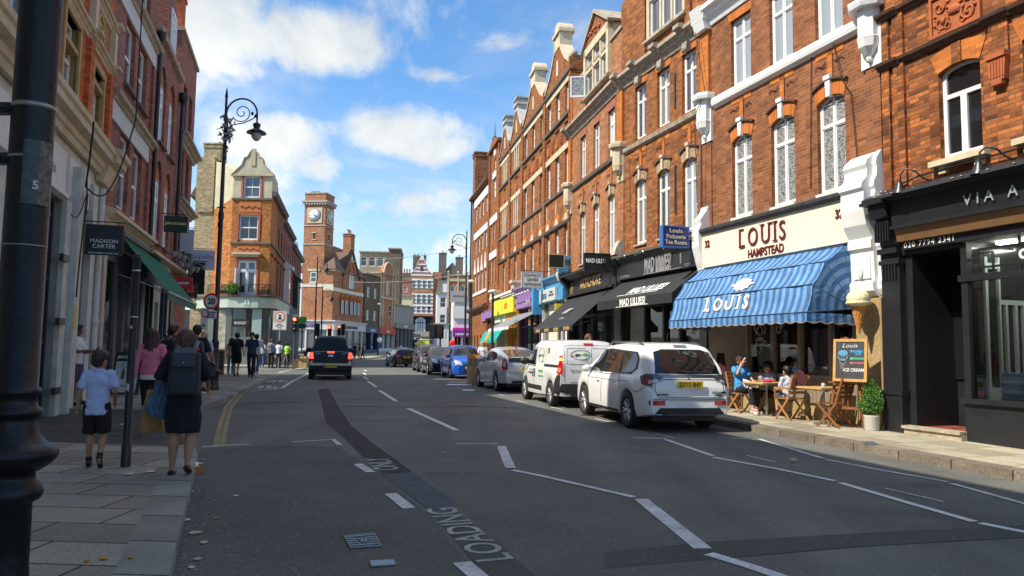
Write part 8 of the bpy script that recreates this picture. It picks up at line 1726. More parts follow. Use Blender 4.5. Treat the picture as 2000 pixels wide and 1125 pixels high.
def scroll_lamp(label,x,y,H,arm=.95,side=1,group=None,tall=True,rz=0,s=1.0):
 t=empty('street_lamp',label,'street lamp',(x,y,gz(y)+.12),rz,group);m=iron
 MB().lathe([(.17,0),(.17,.12),(.15,.16),(.15,.5),(.17,.52),(.17,.58),(.115,.62),(.11,1.4),(.12,1.42),(.075,1.5),(.068,H*.55),(.085,H*.555),(.085,H*.575),(.062,H*.58),(.055,H*.74),(.04,H*.75),(.036,H*.96),(.05,H*.965),(.03,H*.98),(.0,H)],(0,0,0),14).build('column',m,t)
 mb=MB();zt=H-.95;sd=side;ax=arm*sd;P=[(.03*sd,0,zt-1.3),(.06*sd,0,zt-.2)];c=arm*.5
 P+=[(c*sd+.02*sd-c*sd*math.cos(R_(180*i/12)),0,zt+.08+c*1.02*math.sin(R_(180*i/12))) for i in range(13)];P+=[(ax+.02*sd,0,zt-.12)]
 mb.tube(P,.028,7);C=(c*1.05*sd,zt+.12)
 S=[(C[0]+sd*(.36*s*(1-i/34))*arm*math.cos(i*.34+3.6)*.9,0,C[1]+(.36*s*(1-i/34))*arm*math.sin(i*.34+3.6)*.9) for i in range(30)];mb.tube(S,.016,5)
 mb.tube([(.05*sd,0,zt-.42),(.25*sd,0,zt-.26),(.6*ax,0,zt-.20),(.9*ax,0,zt-.06),(ax,0,zt+.1)],.018,5)
 for(a,b_) in((.86,.10),(.97,.02)):mb.ball((a*ax,0,zt+b_),.045,.03,.06)
 mb.ball((.03*sd,0,zt-1.3),.05,.05,.09);mb.ball((.05*sd,0,zt-.95),.07,.05,.04);mb.build('scroll_arm',m,t)
 lx=ax+.02*sd;l=MB().lathe([(.02,.0),(.03,-.10),(.11,-.14),(.115,-.22),(.09,-.24),(.10,-.30),(.28,-.40),(.30,-.44),(.27,-.445),(.12,-.40)],(lx,0,zt-.08),18).build('lantern',m,t)
 MB().lathe([(.14,0),(.16,-.05),(.14,-.16),(.07,-.24),(.0,-.27)],(lx,0,zt-.50),14).build('glass_bowl',mat('lamp_bowl',(.45,.47,.46),.15,coat=1),l);return t
lp=scroll_lamp('tall black street lamp with scroll arm and crumpled silver foil, on the left pavement',-8.88,22.8,9.3)
mb=MB();rnd=random.Random(14)
for k in range(170):
 c=Vector((rnd.gauss(.05,.09),rnd.gauss(0,.07),7.9+rnd.gauss(0,.20)));mb.poly([c+Vector((rnd.uniform(-.1,.1),rnd.uniform(-.06,.06),rnd.uniform(-.1,.1))) for _ in range(3)],k%2)
mb.build('foil_wrap',[mat('silver_foil',(.45,.47,.5),.3,metal=.7),mat('foil_dark',(.12,.13,.15),.4,metal=.5)],lp);MB().box(-.05,.05,-.12,-.02,4.9,5.05).box(-.13,.13,-.02,.02,5.5,5.53).build('camera_box',blackm,lp)
scroll_lamp('black scroll-armed street lamp in front of the far end of the orange terrace',-3.05,50,9.3,side=-1)
scroll_lamp('taller black scroll lamp in front of the clock tower building',-17.6,68,9.6,arm=.9);scroll_lamp('shorter black scroll lamp beside the taller one in front of the clock tower building',-17.9,71.5,7.2,arm=.9)
def globe_lamp(label,x,y,H):
 t=empty('street_lamp',label,'street lamp',(x,y,gz(y)+.12));MB().lathe([(.12,0),(.12,.8),(.07,.9),(.05,H-.1)],(0,0,0),12).build('column',iron,t);MB().ball((0,-.1,H),.2,.3,.1,14).build('lamp_head',mat('white_lamp_head',(.75,.75,.76),.4),t)
globe_lamp('slim black lamp post with a white head before the end of the orange terrace',PX(921,44),44,5.2)
globe_lamp('white lamp head on a short post in front of the yellow shop sign',PX(963,36),36,4.0)
t=globe_lamp('dark post with a small round sign by the red shop, far left pavement',PX(741,96),96,6.5)
p=at(741,95.7);t=empty('round_sign','small round white sign on the dark post by the red shop','sign',(p.x,95.7,p.z+2.0));MB().lathe([(0,0),(.32,0),(.32,.03),(0,.03)],(0,0,0),18).xf(Matrix.Rotation(math.pi/2,4,'X')).build('disc',bwhite,t)
red_ring=mat('sign_red',(.62,.02,.03),.4);sign_w=mat('sign_white',(.72,.72,.70),.45)
def disc(mb,r,y,m,cz=0,n=28,cx=0):return mb.prism([(cx+r*math.cos(2*math.pi*i/n),cz+r*math.sin(2*math.pi*i/n)) for i in range(n)],y,y+.004,'y',m)
p=at(411,22.4);t=empty('speed_sign','round 20 speed limit sign with a small text plate on the left street lamp','sign',(-8.95,22.55,2.95));mb=MB();disc(mb,.245,0,0);disc(mb,.185,-.006,1);mb.build('disc',[red_ring,sign_w],t);text(t,'20',.25,(0,-.010,-.085),blackm,bold=.008,sx=.9)
MB().box(-.17,.17,-.004,.004,-.52,-.28).build('text_plate',sign_w,t)
for k,s_ in enumerate(('No loading','Mon-Sat','8am-6pm')):text(t,s_,.075,(0,-.008,-.35-k*.07),blackm,bold=.001,sx=.85,name='plate_lettering')
MB().box(-.30,-.12,.0,.008,-.85,-.20).build('bus_plate',sign_w,t);mb=MB();disc(mb,.12,-.006,0,-.36,cx=-.16);disc(mb,.09,-.010,1,-.36,cx=-.16);mb.build('ring',[red_ring,sign_w],t);MB().ball((-.2,-.005,-.72),.05,.01,.04).build('green_mark',mat('leaf_green_print',(.12,.35,.05),.5),t)
def traffic_light(label,x,y,H,lit='red',face=-1,rz=0,board=False,heads=1):
 t=empty('traffic_light',label,'traffic light',(x,y,gz(y)+.02),rz);MB().lathe([(.07,0),(.07,.9),(.057,.92),(.057,H)],(0,0,0),10).build('pole',mat('signal_grey_black',(.03,.032,.035),.5),t);mb=MB()
 mb.box(-.15,.15,-.12,.12,H-.95,H);
 if board:mb.box(-.30,.30,-.01,.01,H-1.05,H+.1)
 h=mb.build('signal_head',blackm,t)
 for k,c in enumerate(('red','amber','green')):
  z=H-.16-k*.31;on_=lit==c;mm={'red':mat('lit_red_signal',(1.0,.06,.02),emit=9.0),'amber':mat('lit_amber_signal',(1,.4,.02),emit=3)}.get(c) if on_ else mat('dark_lens',(.03,.02,.02),.2)
  MB().lathe([(0,0),(.10,0),(.10,.02),(0,.03)],(0,0,0),14).xf(Matrix.Rotation(math.pi/2,4,'X')).build('lens',mm,h,loc=(0,-.13,z));MB().tube(arc3(0,0,.11,0,180,8),.012,4).build('hood',blackm,h,loc=(0,-.22,z))
 return t
traffic_light('traffic light showing red at the left kerb beside the no-vehicles sign',-13.55,47.5,3.25);traffic_light('traffic light showing red, seen over the roof of the black pickup',-15.8,66,3.3);t=traffic_light('smaller red traffic light just right of the one over the black pickup',-16.1,71,3.5)
traffic_light('traffic signal seen from the side near the white shop, right of the two red ones',PX(672,64),64,3.4,None,rz=math.pi/2);traffic_light('dark traffic signal seen from behind, left of the black pickup roof',PX(622,58),58,3.2,None,rz=math.pi)
traffic_light('black signal with backing board seen from behind, left one beyond the parked cars',PX(847,62),62,3.3,None,rz=math.pi,board=True);traffic_light('black signal with backing board seen from behind, right one beyond the parked cars',PX(861,62.6),62.6,3.3,None,rz=math.pi,board=True)
t=empty('roadside_board','wide black board between two signal posts beyond the parked cars','board',(PX(854,63),63,gz(63)+2.35));MB().box(-.50,.48,-.03,.03,0,.85).box(-.45,-.40,.03,.08,-2.2,.8).box(.35,.40,.03,.08,-2.2,.8).build('board',blackm,t)
t=empty('red_banner','small red banner hanging by the far right kerb near the pink shop','banner',(PX(885,78),78,gz(78)+2.0));MB().ball((0,0,0),.34,.10,.34,10).box(.5,.56,-.03,.03,-2,.6).build('banner',mat('scarlet_cloth',(.75,.02,.01),.6),t)
p=Vector((-14.45,47.3,gz(47)+.12));t=empty('road_sign','square cream road sign with a red ring and vehicle symbols, on a grey post','sign',tuple(p));MB().tube([(0,.04,-.1),(0,.04,3.4)],.035,8).build('post',grey,t)
MB().box(-.43,.43,-.02,.02,2.30,3.50).build('plate',mat('cream_sign_plate',(.50,.47,.36),.5),t);mb=MB();disc(mb,.30,-.03,0,3.12);disc(mb,.245,-.036,1,3.12);mb.build('ring',[mat('sign_orange_red',(.70,.10,.03),.4),sign_w],t)
mb=MB();mb.box(-.11,.11,-.048,-.04,2.97,3.05);mb.box(-.08,.08,-.048,-.04,3.05,3.10);mb.tube([(-.07,-.045,3.17),(.07,-.045,3.17)],.02,5);mb.prism([(-.10,3.19),(.09,3.20),(.02,3.27),(-.06,3.26)],-.048,-.04,'y');mb.build('symbol',blackm,t);MB().box(-.39,.39,-.03,-.02,2.35,2.76).build('text_plate',sign_w,t)
for k,s_ in enumerate(('Mon-Fri','8.00-9.30 am','3-4 pm')):text(t,s_,.13,(0,-.035,2.64-k*.115),blackm,sx=.75,name='plate_lettering')
t=empty('shop_sign_pole','green and dark shop sign with a white plate, behind the left traffic light','sign',(PX(592,56),56,gz(56)));MB().box(-.30,.30,-.05,.05,3.2,3.65,0).box(-.30,.25,-.05,.05,2.75,3.15,1).box(-.04,.04,0,.08,0,3.5,1).box(-.75,-.2,-.1,-.06,3.5,3.8,2).build('board',[mat('grass_green_sign',(.05,.40,.04),.5),mat('deep_teal_sign',(.01,.05,.08),.5),sign_w],t)
p=at(592,47.5);t=empty('litter_bin','black litter bin by the left traffic light','bin',tuple(p));MB().lathe([(.26,0),(.28,.05),(.28,.85),(.32,.9),(.30,1.0),(.1,1.08)],(0,0,0),14).build('bin',blackm,t);MB().box(-.15,.15,-.30,-.28,.75,.85).build('label_plate',grey,t)
card=mat('cardboard',(.50,.33,.17),.85,var=.15);
def carton(label,p,sx,sy,sz,rz=0,m=None,open_=True,base=0):
 t=empty('cardboard_box',label,'box',(p[0],p[1],p[2]+base),rz);mb=MB();mb.box(-sx/2,sx/2,-sy/2,sy/2,0,sz);mb.build('box',m or card,t);MB().box(-.03,.03,-sy/2-.003,-sy/2,0,sz).build('tape',mat('brown_tape',(.38,.24,.10),.3),t)
 if open_:MB().hexa([(-sx/2,-sy/2,sz),(sx/2,-sy/2,sz),(sx/2,-sy/2+.01,sz),(-sx/2,-sy/2+.01,sz)],[(-sx/2,-sy/2-.10,sz+.12),(sx/2,-sy/2-.10,sz+.12),(sx/2,-sy/2-.09,sz+.12),(-sx/2,-sy/2-.09,sz+.12)]).build('flap',m or card,t)
 return t
p=at(581,46.6);carton('left cardboard box at the foot of the litter bin',p,.5,.4,.40);p=at(594,46.4);carton('right cardboard box at the foot of the litter bin',p,.45,.4,.45);carton('small cardboard box on the right one by the litter bin',p,.4,.35,.25,base=.45,open_=False)
p=Vector((-1.50,29.9,gz(29.5)));carton('tall cardboard box standing in the road behind the silver hatchback',p,.42,.4,.72,.2,open_=False);carton('printed brown box in the middle of the stack behind the silver hatchback',p,.40,.38,.30,.1,mat('printed_carton',(.34,.20,.09),.8,var=.5,vs=9),base=.72,open_=False);carton('flat orange box on top of the stack behind the silver hatchback',p+Vector((.05,0,0)),.52,.4,.14,.0,mat('orange_carton',(.70,.26,.03),.7),base=1.02,open_=False)
for(px,py,s_) in((897,752,.5),(915,763,.22)):
 g=px2g(px,py,.01);t=empty('paper_sheet','larger white paper lying in the road behind the cardboard stack' if s_>.4 else 'small white paper scrap in the road nearer than the cardboard stack','litter',tuple(g));MB().hexa([(-s_,-.3*s_*2,0),(s_,-.25,0),(s_*.9,.3,0),(-s_*.8,.3,0)],[(-s_,-.3*s_*2,.012),(s_,-.25,.02),(s_*.9,.3,.012),(-s_*.8,.3,.02)]).build('sheet',bwhite,t)
wood_o=mat('oiled_wood',(.42,.20,.07),.45,var=.25,vs=14);wood_d=mat('brown_wood',(.26,.10,.035),.4,var=.25,vs=14);slate=mat('chalkboard',(.045,.048,.052),.7,var=.2)
p=at(424,33.0);t=empty('a_board','wooden framed chalkboard sign on the left pavement by the street lamp','sign board',tuple(p),.35);mb=MB()
for s_ in(-.33,.27):mb.box(s_,s_+.06,-.03,.03,0,1.1)
mb.box(-.27,.27,-.03,.03,1.02,1.1);mb.box(-.27,.27,-.03,.03,.10,.18);mb.hexa([(-.3,.4,0),(.3,.4,0),(.3,.44,0),(-.3,.44,0)],[(-.3,.03,1.05),(.3,.03,1.05),(.3,.07,1.05),(-.3,.07,1.05)]);mb.build('frame',wood_o,t);MB().box(-.27,.27,-.015,.015,.18,1.02).build('chalkboard',slate,t)
for k,s_ in enumerate(('PIZZA','PASTA','WINE')):text(t,s_,.12,(0,-.02,.85-k*.2),mat('blue_chalk',(.2,.32,.42),.8),name='chalk_lettering')
p=at(252,20.6);t=empty('a_board','green A-board with a wine bottle poster, behind the slim post','sign board',tuple(p),.05);MB().hexa([(-.38,-.2,0),(.38,-.2,0),(.38,-.16,0),(-.38,-.16,0)],[(-.36,.06,1.12),(.36,.06,1.12),(.36,.10,1.12),(-.36,.10,1.12)]).build('frame',mat('bottle_green_board',(.01,.05,.035),.4),t)
sl_=math.atan2(.26,1.12);q=MB().box(-.30,.30,-.012,0,.06,.90).build('poster',mat('pale_poster',(.50,.55,.54),.5),t,loc=(0,-.205,0),rot=(-sl_,0,0));text(q,'JEROBOAMS',.11,(0,-.02,.98),sign_w,bold=.002,sx=.95)
mb=MB()
for x in(-.08,.08):mb.lathe([(.045,0),(.045,.18),(.015,.25),(.015,.32)],(x,-.016,.42),8,sy=.1)
mb.tube(arc3(0,.42,.2,200,340,8,-.02),.008,4);mb.build('bottles',mat('dark_bottle_print',(.04,.08,.04),.5),q);mb=MB();rnd=random.Random(2)
leaves(mb,(-.05,-.016,.78),(.2,.004,.09),40,.02,rnd);mb.build('poster_leaves',leafg,q)
p=FN.w(-.28,-.42);t=empty('ice_cream_model','giant pale yellow ice cream cone model fixed to the white pier','ice cream sign',(p.x,p.y,2.02));MB().lathe([(.012,0),(.10,.40),(.135,.55),(.13,.56)],(0,0,0),18).build('cone',mat('waffle',(.60,.25,.06),.5),t)
mb=MB()
for k in range(12):
 for s_ in(1,-1):mb.tube([((.016+.119*i/8)*math.cos(k*math.pi/6+s_*i*.22),(.016+.119*i/8)*math.sin(k*math.pi/6+s_*i*.22),i/8*.55) for i in range(9)],.006,4)
mb.build('waffle_ribs',mat('waffle_rib',(.62,.28,.08),.5),t);o=MB().ball((0,0,.66),.215,.215,.18,20).lathe([(.13,.54),(.215,.55),(.235,.58),(.215,.61)],(0,0,0),20).ball((.06,.02,.78),.10,.10,.05,12).build('scoop',mat('lemon_ice',(.74,.68,.40),.45,bump=.9,bs=14),t);MB().tube([(.0,0,.62),(.2,.25,.70)],.03,6).build('bracket',white,t)
def FNp(x,t_,z=None):q=FN.w(x,-t_);return(q.x,q.y,gz(q.y)+.12 if z is None else z)
e0=FNp(-.46,.55);t=empty('easel','wooden easel on the pavement outside the tea room','easel',e0,FN.a+R_(-8)+.62);
mb=MB()
def bar(mb,a,b,w_=.035,d=.02,m=0):
 a,b=Vector(a),Vector(b);dr=(b-a).normalized();s_=dr.cross(Vector((0,1,0)));
 if s_.length<.1:s_=dr.cross(Vector((1,0,0)))
 s_.normalize();u=dr.cross(s_).normalized();P0=[a-s_*w_/2-u*d/2,a+s_*w_/2-u*d/2,a+s_*w_/2+u*d/2,a-s_*w_/2+u*d/2];mb.hexa(P0,[q+(b-a) for q in P0],m);return mb
for s_ in(-1,1):bar(mb,(s_*.34,-.12,0),(s_*.10,.02,1.70),.045,.03)
for s_ in(-1,1):bar(mb,(s_*.26,.38,0),(s_*.06,.06,1.55),.04,.025)
bar(mb,(-.38,-.10,.38),(.38,-.10,.38),.05,.03);bar(mb,(-.30,-.16,.86),(.30,-.16,.86),.03,.05);mb.box(-.03,.03,-.07,-.03,.3,1.72);mb.box(-.07,.07,-.10,-.01,1.63,1.70);mb.build('frame',wood_d,t)
mb=MB()
for k in range(16):mb.lathe([(.012,0),(.012,.02)],(0,-.075,.36+k*.033),6)
mb.build('peg_holes',blackm,t)
e0=(e0[0]+.06,e0[1]-.1,e0[2]);t=empty('menu_board','framed chalkboard on the easel reading ICE CREAM with a drawn blue cone','sign board',e0,FN.a+R_(-8)+.62);til=R_(-6);fb=MB();W_,H_=.62,.80;b0=.88
for q in((-W_/2,W_/2,0,.05),(-W_/2,W_/2,H_-.05,H_)):fb.box(q[0],q[1],-.02,.02,q[2],q[3])
for q in(-W_/2,W_/2-.05):fb.box(q,q+.05,-.02,.02,.05,H_-.05)
fr_=fb.build('frame',mat('honey_wood',(.60,.33,.10),.4,var=.2,vs=12),t,loc=(0,-.17,b0),rot=(til,0,0));MB().box(-W_/2+.05,W_/2-.05,-.008,.008,.05,H_-.05).build('chalkboard',slate,fr_)
ck=lambda n,c:mat(n,c,.8)
chw,chb,chg,chr_=ck('white_chalk',(.62,.62,.60)),ck('bright_blue_chalk',(.06,.36,.62)),ck('green_chalk',(.10,.55,.32)),ck('red_chalk',(.55,.16,.18))
text(fr_,'Louis',.11,(-.01,-.012,.64),chw,sx=1.2,shear=.3,name='chalk_lettering');text(fr_,'ICE CREAM',.085,(.07,-.012,.19),chw,bold=.003,sx=.88,name='chalk_lettering')
for(s_,z,c,x,sz) in(('BUBBLE',.545,chb,.15,.062),('GUM',.495,chb,.15,.055),('PISTACHIO',.415,chg,.145,.052),('STRAWBERRY',.335,chr_,.145,.042)):text(fr_,s_,sz,(x,-.012,z),c,bold=.002,sx=.85,name='chalk_lettering')
for(z,c) in((.57,chb),(.43,chg),(.345,chr_)):MB().ball((.025,-.012,z),.026,.004,.024,10).build('chalk_dot',c,fr_)
mb=MB();mb.ball((-.13,-.012,.53),.095,.005,.06,14);mb.tube(arc3(-.13,.49,.10,180,360,8,-.014),.012,4);mb.build('chalk_scoop',mat('blue_chalk_fill',(.10,.30,.46),.8),fr_);mb=MB()
for P_ in([(-.21,.47),(-.19,.41),(-.07,.41),(-.05,.47)],[(-.19,.41),(-.14,.14),(-.12,.14),(-.07,.41)],[(-.17,.35),(-.10,.30),(-.16,.26),(-.11,.20)],[(-.09,.35),(-.16,.30),(-.10,.24),(-.14,.19)],[(-.15,.41),(-.15,.47)],[(-.11,.41),(-.11,.47)]):mb.tube([(x,-.012,z) for x,z in P_],.005,4)
mb.build('chalk_cone',mat('cream_chalk',(.50,.46,.34),.8),fr_)
q=FNp(-.02,.42);t=empty('potted_bush','round green bush in a ribbed white pot beside the easel','potted plant',q);MB().lathe([(.115,0),(.125,.02),(.135,.25),(.14,.26),(.14,.28),(.12,.28),(.115,.24),(0,.24)],(0,0,0),28).build('pot',mat('ribbed_white_pot',(.58,.56,.50),.75,bump=.6,bs=45),t);MB().tube([(0,0,.2),(.01,0,.5)],.018,6).build('stem',wood_d,t)
mb=MB();rnd=random.Random(77)
for(c,r,n) in(((0,0,.50),(.22,.21,.24),1500),((.03,0,.68),(.16,.15,.20),800),((.0,0,.84),(.09,.08,.12),260),((-.12,.02,.46),(.14,.13,.15),350),((.13,.0,.58),(.10,.12,.14),250),((-.08,0,.74),(.09,.09,.08),160)):leaves(mb,c,r,n,.017,rnd,m=0);leaves(mb,c,r,n//3,.016,rnd,m=1)
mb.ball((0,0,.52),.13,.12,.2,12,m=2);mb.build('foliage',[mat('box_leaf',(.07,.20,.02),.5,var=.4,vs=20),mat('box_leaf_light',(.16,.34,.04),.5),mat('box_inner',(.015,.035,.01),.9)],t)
t=empty('weeds','small weeds growing at the foot of the black pilaster','weeds',FNp(.06,.30));mb=MB();leaves(mb,(0,0,.07),(.08,.06,.08),60,.018,rnd);mb.build('foliage',leafg,t)
def cafe_table(label,q,rz):
 t=empty('cafe_table',label,'table',q,rz);mb=MB()
 for k in range(6):mb.box(-.36,.36,-.36+k*.12,-.36+k*.12+.112,.70,.735)
 mb.box(-.34,.34,-.34,-.30,.675,.70);mb.box(-.34,.34,.30,.34,.675,.70);mb.build('table_top',mat('light_teak',(.60,.38,.14),.45,var=.2,vs=12),t)
 MB().lathe([(.025,.02),(.025,.68)],(0,0,0),12).box(-.24,.24,-.03,.03,.005,.03).box(-.03,.03,-.24,.24,.005,.028).lathe([(.07,.64),(.12,.675)],(0,0,0),12).build('pedestal',steel,t);return t
def folding_chair(label,q,rz,m,arms=False):
 """faces +y"""
 t=empty('folding_chair',label,'chair',q,rz,None)
 mb=MB()
 for k in range(6):mb.box(-.21,.21,-.20+k*.07,-.20+k*.07+.055,.435,.455)
 mb.build('seat',m,t)
 for s_ in(-1,1):
  bar(MB(),(s_*.215,.22,0),(s_*.215,-.20,.46),.022,.04).build('leg',m,t);bar(MB(),(s_*.235,-.27,0),(s_*.235,.20,.45),.022,.04).build('leg',m,t);bar(MB(),(s_*.205,-.17,.44),(s_*.205,-.33,.92),.022,.04).build('back_post',m,t)
  if arms:mb=MB();bar(mb,(s_*.25,-.24,.66),(s_*.25,.20,.66),.045,.02);bar(mb,(s_*.25,.17,.45),(s_*.25,.18,.66),.03,.02);mb.build('armrest',m,t)
 mb=MB()
 for k in range(5):z=.55+k*.085;y=-.17-(z-.44)/.48*.16;mb.box(-.205,.205,y-.01,y+.01,z,z+.055)
 mb.build('backrest',m,t);return t
TX=-3.55
tb1=FNp(-2.95,.52);cafe_table('small square wooden cafe table where the woman and two boys sit',tb1,FN.a)
tb2=FNp(-1.12,.55);cafe_table('empty square wooden cafe table behind the easel',tb2,FN.a)
t=empty('glass_jar','small glass jar standing on the empty cafe table','jar',(tb2[0],tb2[1],tb2[2]+.735));MB().lathe([(.035,0),(.04,.01),(.04,.06),(.03,.07),(.032,.08)],(0,0,0),12).build('jar',mat('jar_glass',(.5,.52,.5),.1,coat=1),t)
cw=FNp(-3.66,.66);folding_chair('wooden folding chair that the woman in blue sits on',cw,FN.a-math.pi/2,wood_o)
cb=FNp(-2.02,.62);folding_chair('wooden armchair with the dark maroon jacket, the small boy sits on it',cb,FN.a+math.pi/2,wood_o,True)
folding_chair('brown folding chair standing half behind the easel',FNp(-.72,.66),FN.a+math.pi/2+.25,wood_d)
folding_chair('wooden folding chair against the wall where the middle boy sits',FNp(-3.30,.08),FN.a+math.pi,wood_d)
cj=FNp(-4.62,.35)
folding_chair('folding chair with a dark jacket behind the white car',cj,FN.a-math.pi/2,wood_d)
def litter():
 rnd=random.Random(44);c=on(380,922,.0)
 t=empty('food_carton','crushed bright orange paper carton in the gutter by the left kerb','litter',(c.x+.03,c.y-.12,c.z),.3);MB().hexa([(-.06,-.05,0),(.07,-.05,0),(.07,.05,0),(-.06,.05,0)],[(-.09,-.09,.07),(.10,-.06,.10),(.11,.07,.08),(-.08,.06,.10)]).build('carton',mat('orange_packaging',(.75,.20,.02),.5,var=.3,vs=30),t);MB().hexa([(-.05,-.03,.07),(.04,-.03,.07),(.04,.04,.08),(-.05,.04,.08)],[(-.07,-.04,.11),(.05,-.02,.10),(.06,.05,.13),(-.04,.05,.12)]).build('napkin',bwhite,t)
 spots=[(372,943,.05,'pale_litter'),(375,960,.03,'pale_litter'),(367,1015,.05,'pale_litter'),(382,1040,.07,'leaf_litter'),(398,1060,.06,'leaf_litter'),(374,1108,.04,'pale_litter'),(460,968,.04,'pale_litter'),(392,905,.05,'pale_litter'),(400,898,.03,'pale_litter'),(423,1012,.03,'orange_leaf'),(1550,903,.07,'green_ball'),(385,1092,.04,'leaf_litter'),(868,884,.06,'pale_litter'),(1160,812,.1,'red_cord')]
 side=[(252,926,.10,'pale_litter'),(294,921,.08,'pale_litter'),(213,920,.02,'pale_litter'),(240,829,.1,'pale_litter'),(169,1095,.03,'orange_leaf'),(203,1090,.04,'orange_leaf'),(255,1089,.03,'orange_leaf'),(243,1019,.02,'pale_litter')]
 C={'pale_litter':(.55,.56,.55),'leaf_litter':(.42,.38,.26),'orange_leaf':(.50,.24,.03),'green_ball':(.45,.46,.33),'red_cord':(.16,.05,.04)}
 for lst,dz in((spots,.008),(side,.13)):
  for(px,py,s_,k) in lst:
   p=px2g(px,py,dz);mb=MB();s_*=.8
   if k=='green_ball':mb.ball((0,0,.03),.05,.04,.03,8)
   elif k=='red_cord':mb.tube([(-.3,0,.01),(-.1,.1,.01),(.1,-.05,.01),(.35,.05,.01)],.012,5)
   else:n=rnd.randint(5,7);mb.prism([(s_*rnd.uniform(.5,1.1)*math.cos(i*2*math.pi/n),s_*rnd.uniform(.5,1.3)*math.sin(i*2*math.pi/n)) for i in range(n)],0,.006,'z')
   o=mb.build('litter',mat(k,C[k],.8),loc=tuple(p));nm={'pale_litter':'scrap of pale paper litter lying on the ground on the left side of the road','leaf_litter':'dry pale leaf lying in the left gutter','orange_leaf':'small orange leaf lying on the left pavement or gutter','green_ball':'pale green crumpled scrap lying in the parking bay on the right','red_cord':'reddish cord lying on the road beside the white car'}[k];tag(o,nm,'litter',{'pale_litter':'paper scraps on the ground','leaf_litter':'dry leaves in the gutter','orange_leaf':'orange leaves on the ground'}.get(k))
 mb=MB();rnd=random.Random(3)
 for k in range(260):
  f=rnd.random();y=2.5+f*8;x=-.27-.381*y+abs(rnd.gauss(0,.16))+.03;s_=rnd.uniform(.003,.010);mb.box(x-s_,x+s_,y-s_,y+s_,gz(y)+.002,gz(y)+.002+s_*.6,k%3)
 for k in range(160):
  x=rnd.uniform(-3,7);y=rnd.uniform(4,26);s_=rnd.uniform(.003,.009);mb.box(x-s_,x+s_,y-s_,y+s_,gz(y)+.001,gz(y)+.005,k%3)
 o=mb.build('gutter_grit',[mat('grit_pale',(.30,.29,.26),.9),mat('grit_brown',(.14,.10,.06),.9),mat('grit_grey',(.22,.22,.21),.9)]);tag(o,'loose grit and crumbs scattered on the road and in the left gutter','grit',kind='stuff')
litter()
t=empty('overhead_wires','thin wires strung across the far street between the buildings','wires',(-18,84,10));mb=MB()
def wire(a,b,sag):
 a,b=Vector(a)-Vector((-18,84,10)),Vector(b)-Vector((-18,84,10));mb.tube([a.lerp(b,i/10)-Vector((0,0,sag*math.sin(math.pi*i/10))) for i in range(11)],.022,4)
wire((-18,84,11.3),(2,70,12.5),.5);wire((-18,84,9.0),(-2,60,8.0),.4);wire((-19,80,11.0),(-18,92,9.2),.3);mb.build('wire',grey,t)
# ------------------------------------------------------------ people
def cap(mb,a,b,r0,r1,n=10,ell=1.0):
 a,b=Vector(a),Vector(b);d=b-a;L=d.length
 if L<1e-6:return mb.ball(a,r0)
 d.normalize();P=[];R=[]
 for k in(0,.35,.7):P.append(a-d*r0*math.cos(k*math.pi/2));R.append(max(.001,r0*math.sin(k*math.pi/2)))
 P+=[a,b];R+=[r0,r1]
 for k in(.7,.35,0):P.append(b+d*r1*math.cos(k*math.pi/2));R.append(max(.001,r1*math.sin(k*math.pi/2)))
 return mb.tube(P,R,n,ell=ell)
WR={'shirt':(.014,(16,16,9)),'dress_top':(.014,(14,14,9)),'jumper':(.014,(14,14,12)),'skirt':(.016,(22,22,3)),'shorts':(.016,(18,18,7)),'hair':(.014,(55,55,9)),'leggings':(.006,(20,20,20)),'bag':(.010,(14,14,14))}
def blob(mb,name,m,parent,vox=.014,smooth_=2,S=1.0):
 me=mb.mesh(name,m);o=bpy.data.objects.new(name,me);COL.objects.link(o)
 r=o.modifiers.new('r','REMESH');r.mode='VOXEL';r.voxel_size=vox;r.use_smooth_shade=True
 if smooth_:s=o.modifiers.new('s','SMOOTH');s.iterations=smooth_;s.factor=.5
 dg=bpy.context.evaluated_depsgraph_get();m2=bpy.data.meshes.new_from_object(o.evaluated_get(dg));bpy.data.objects.remove(o);bpy.data.meshes.remove(me)
 m2.name=name
 W=WR.get(name)
 if W and vox<.014:
  from mathutils import noise
  a,f=W;N_=[v.normal.copy() for v in m2.vertices]
  for v,n in zip(m2.vertices,N_):c=v.co;v.co=c+n*a*(.75+noise.noise(Vector((c.x*f[0],c.y*f[1],c.z*f[2])))+.5*noise.noise(Vector((c.x*f[0]*2.1+c.z*9,c.y*f[1]*2.1,c.z*f[2]*2.3))))
 for v in m2.vertices:v.co*=S
 m2.materials.clear();m2.materials.append(m)
 for p in m2.polygons:p.use_smooth=True
 if not m2.uv_layers:m2.uv_layers.new(name='UVMap')
 q=bpy.data.objects.new(name,m2);COL.objects.link(q);q.parent=parent;return q
skin_l=mat('skin_light',(.52,.30,.21),.55);skin_m=mat('skin_tan',(.38,.20,.12),.5);skin_d=mat('skin_brown',(.17,.08,.045),.5)
hair_b=mat('hair_dark_brown',(.030,.016,.011),.5,var=.4,vs=30,bump=.4,bs=60);hair_k=mat('hair_black',(.010,.008,.008),.45,var=.3,vs=30,bump=.4,bs=60);hair_y=mat('hair_blonde',(.50,.36,.18),.6,var=.3,vs=25);hair_g=mat('hair_ginger',(.35,.13,.04),.6);hair_m=mat('hair_brown',(.10,.045,.022),.5,var=.4,vs=25,bump=.4,bs=60)
eye_m=mat('eye_dark',(.02,.015,.012),.2);lip_m=mat('lips',(.35,.13,.10),.5)
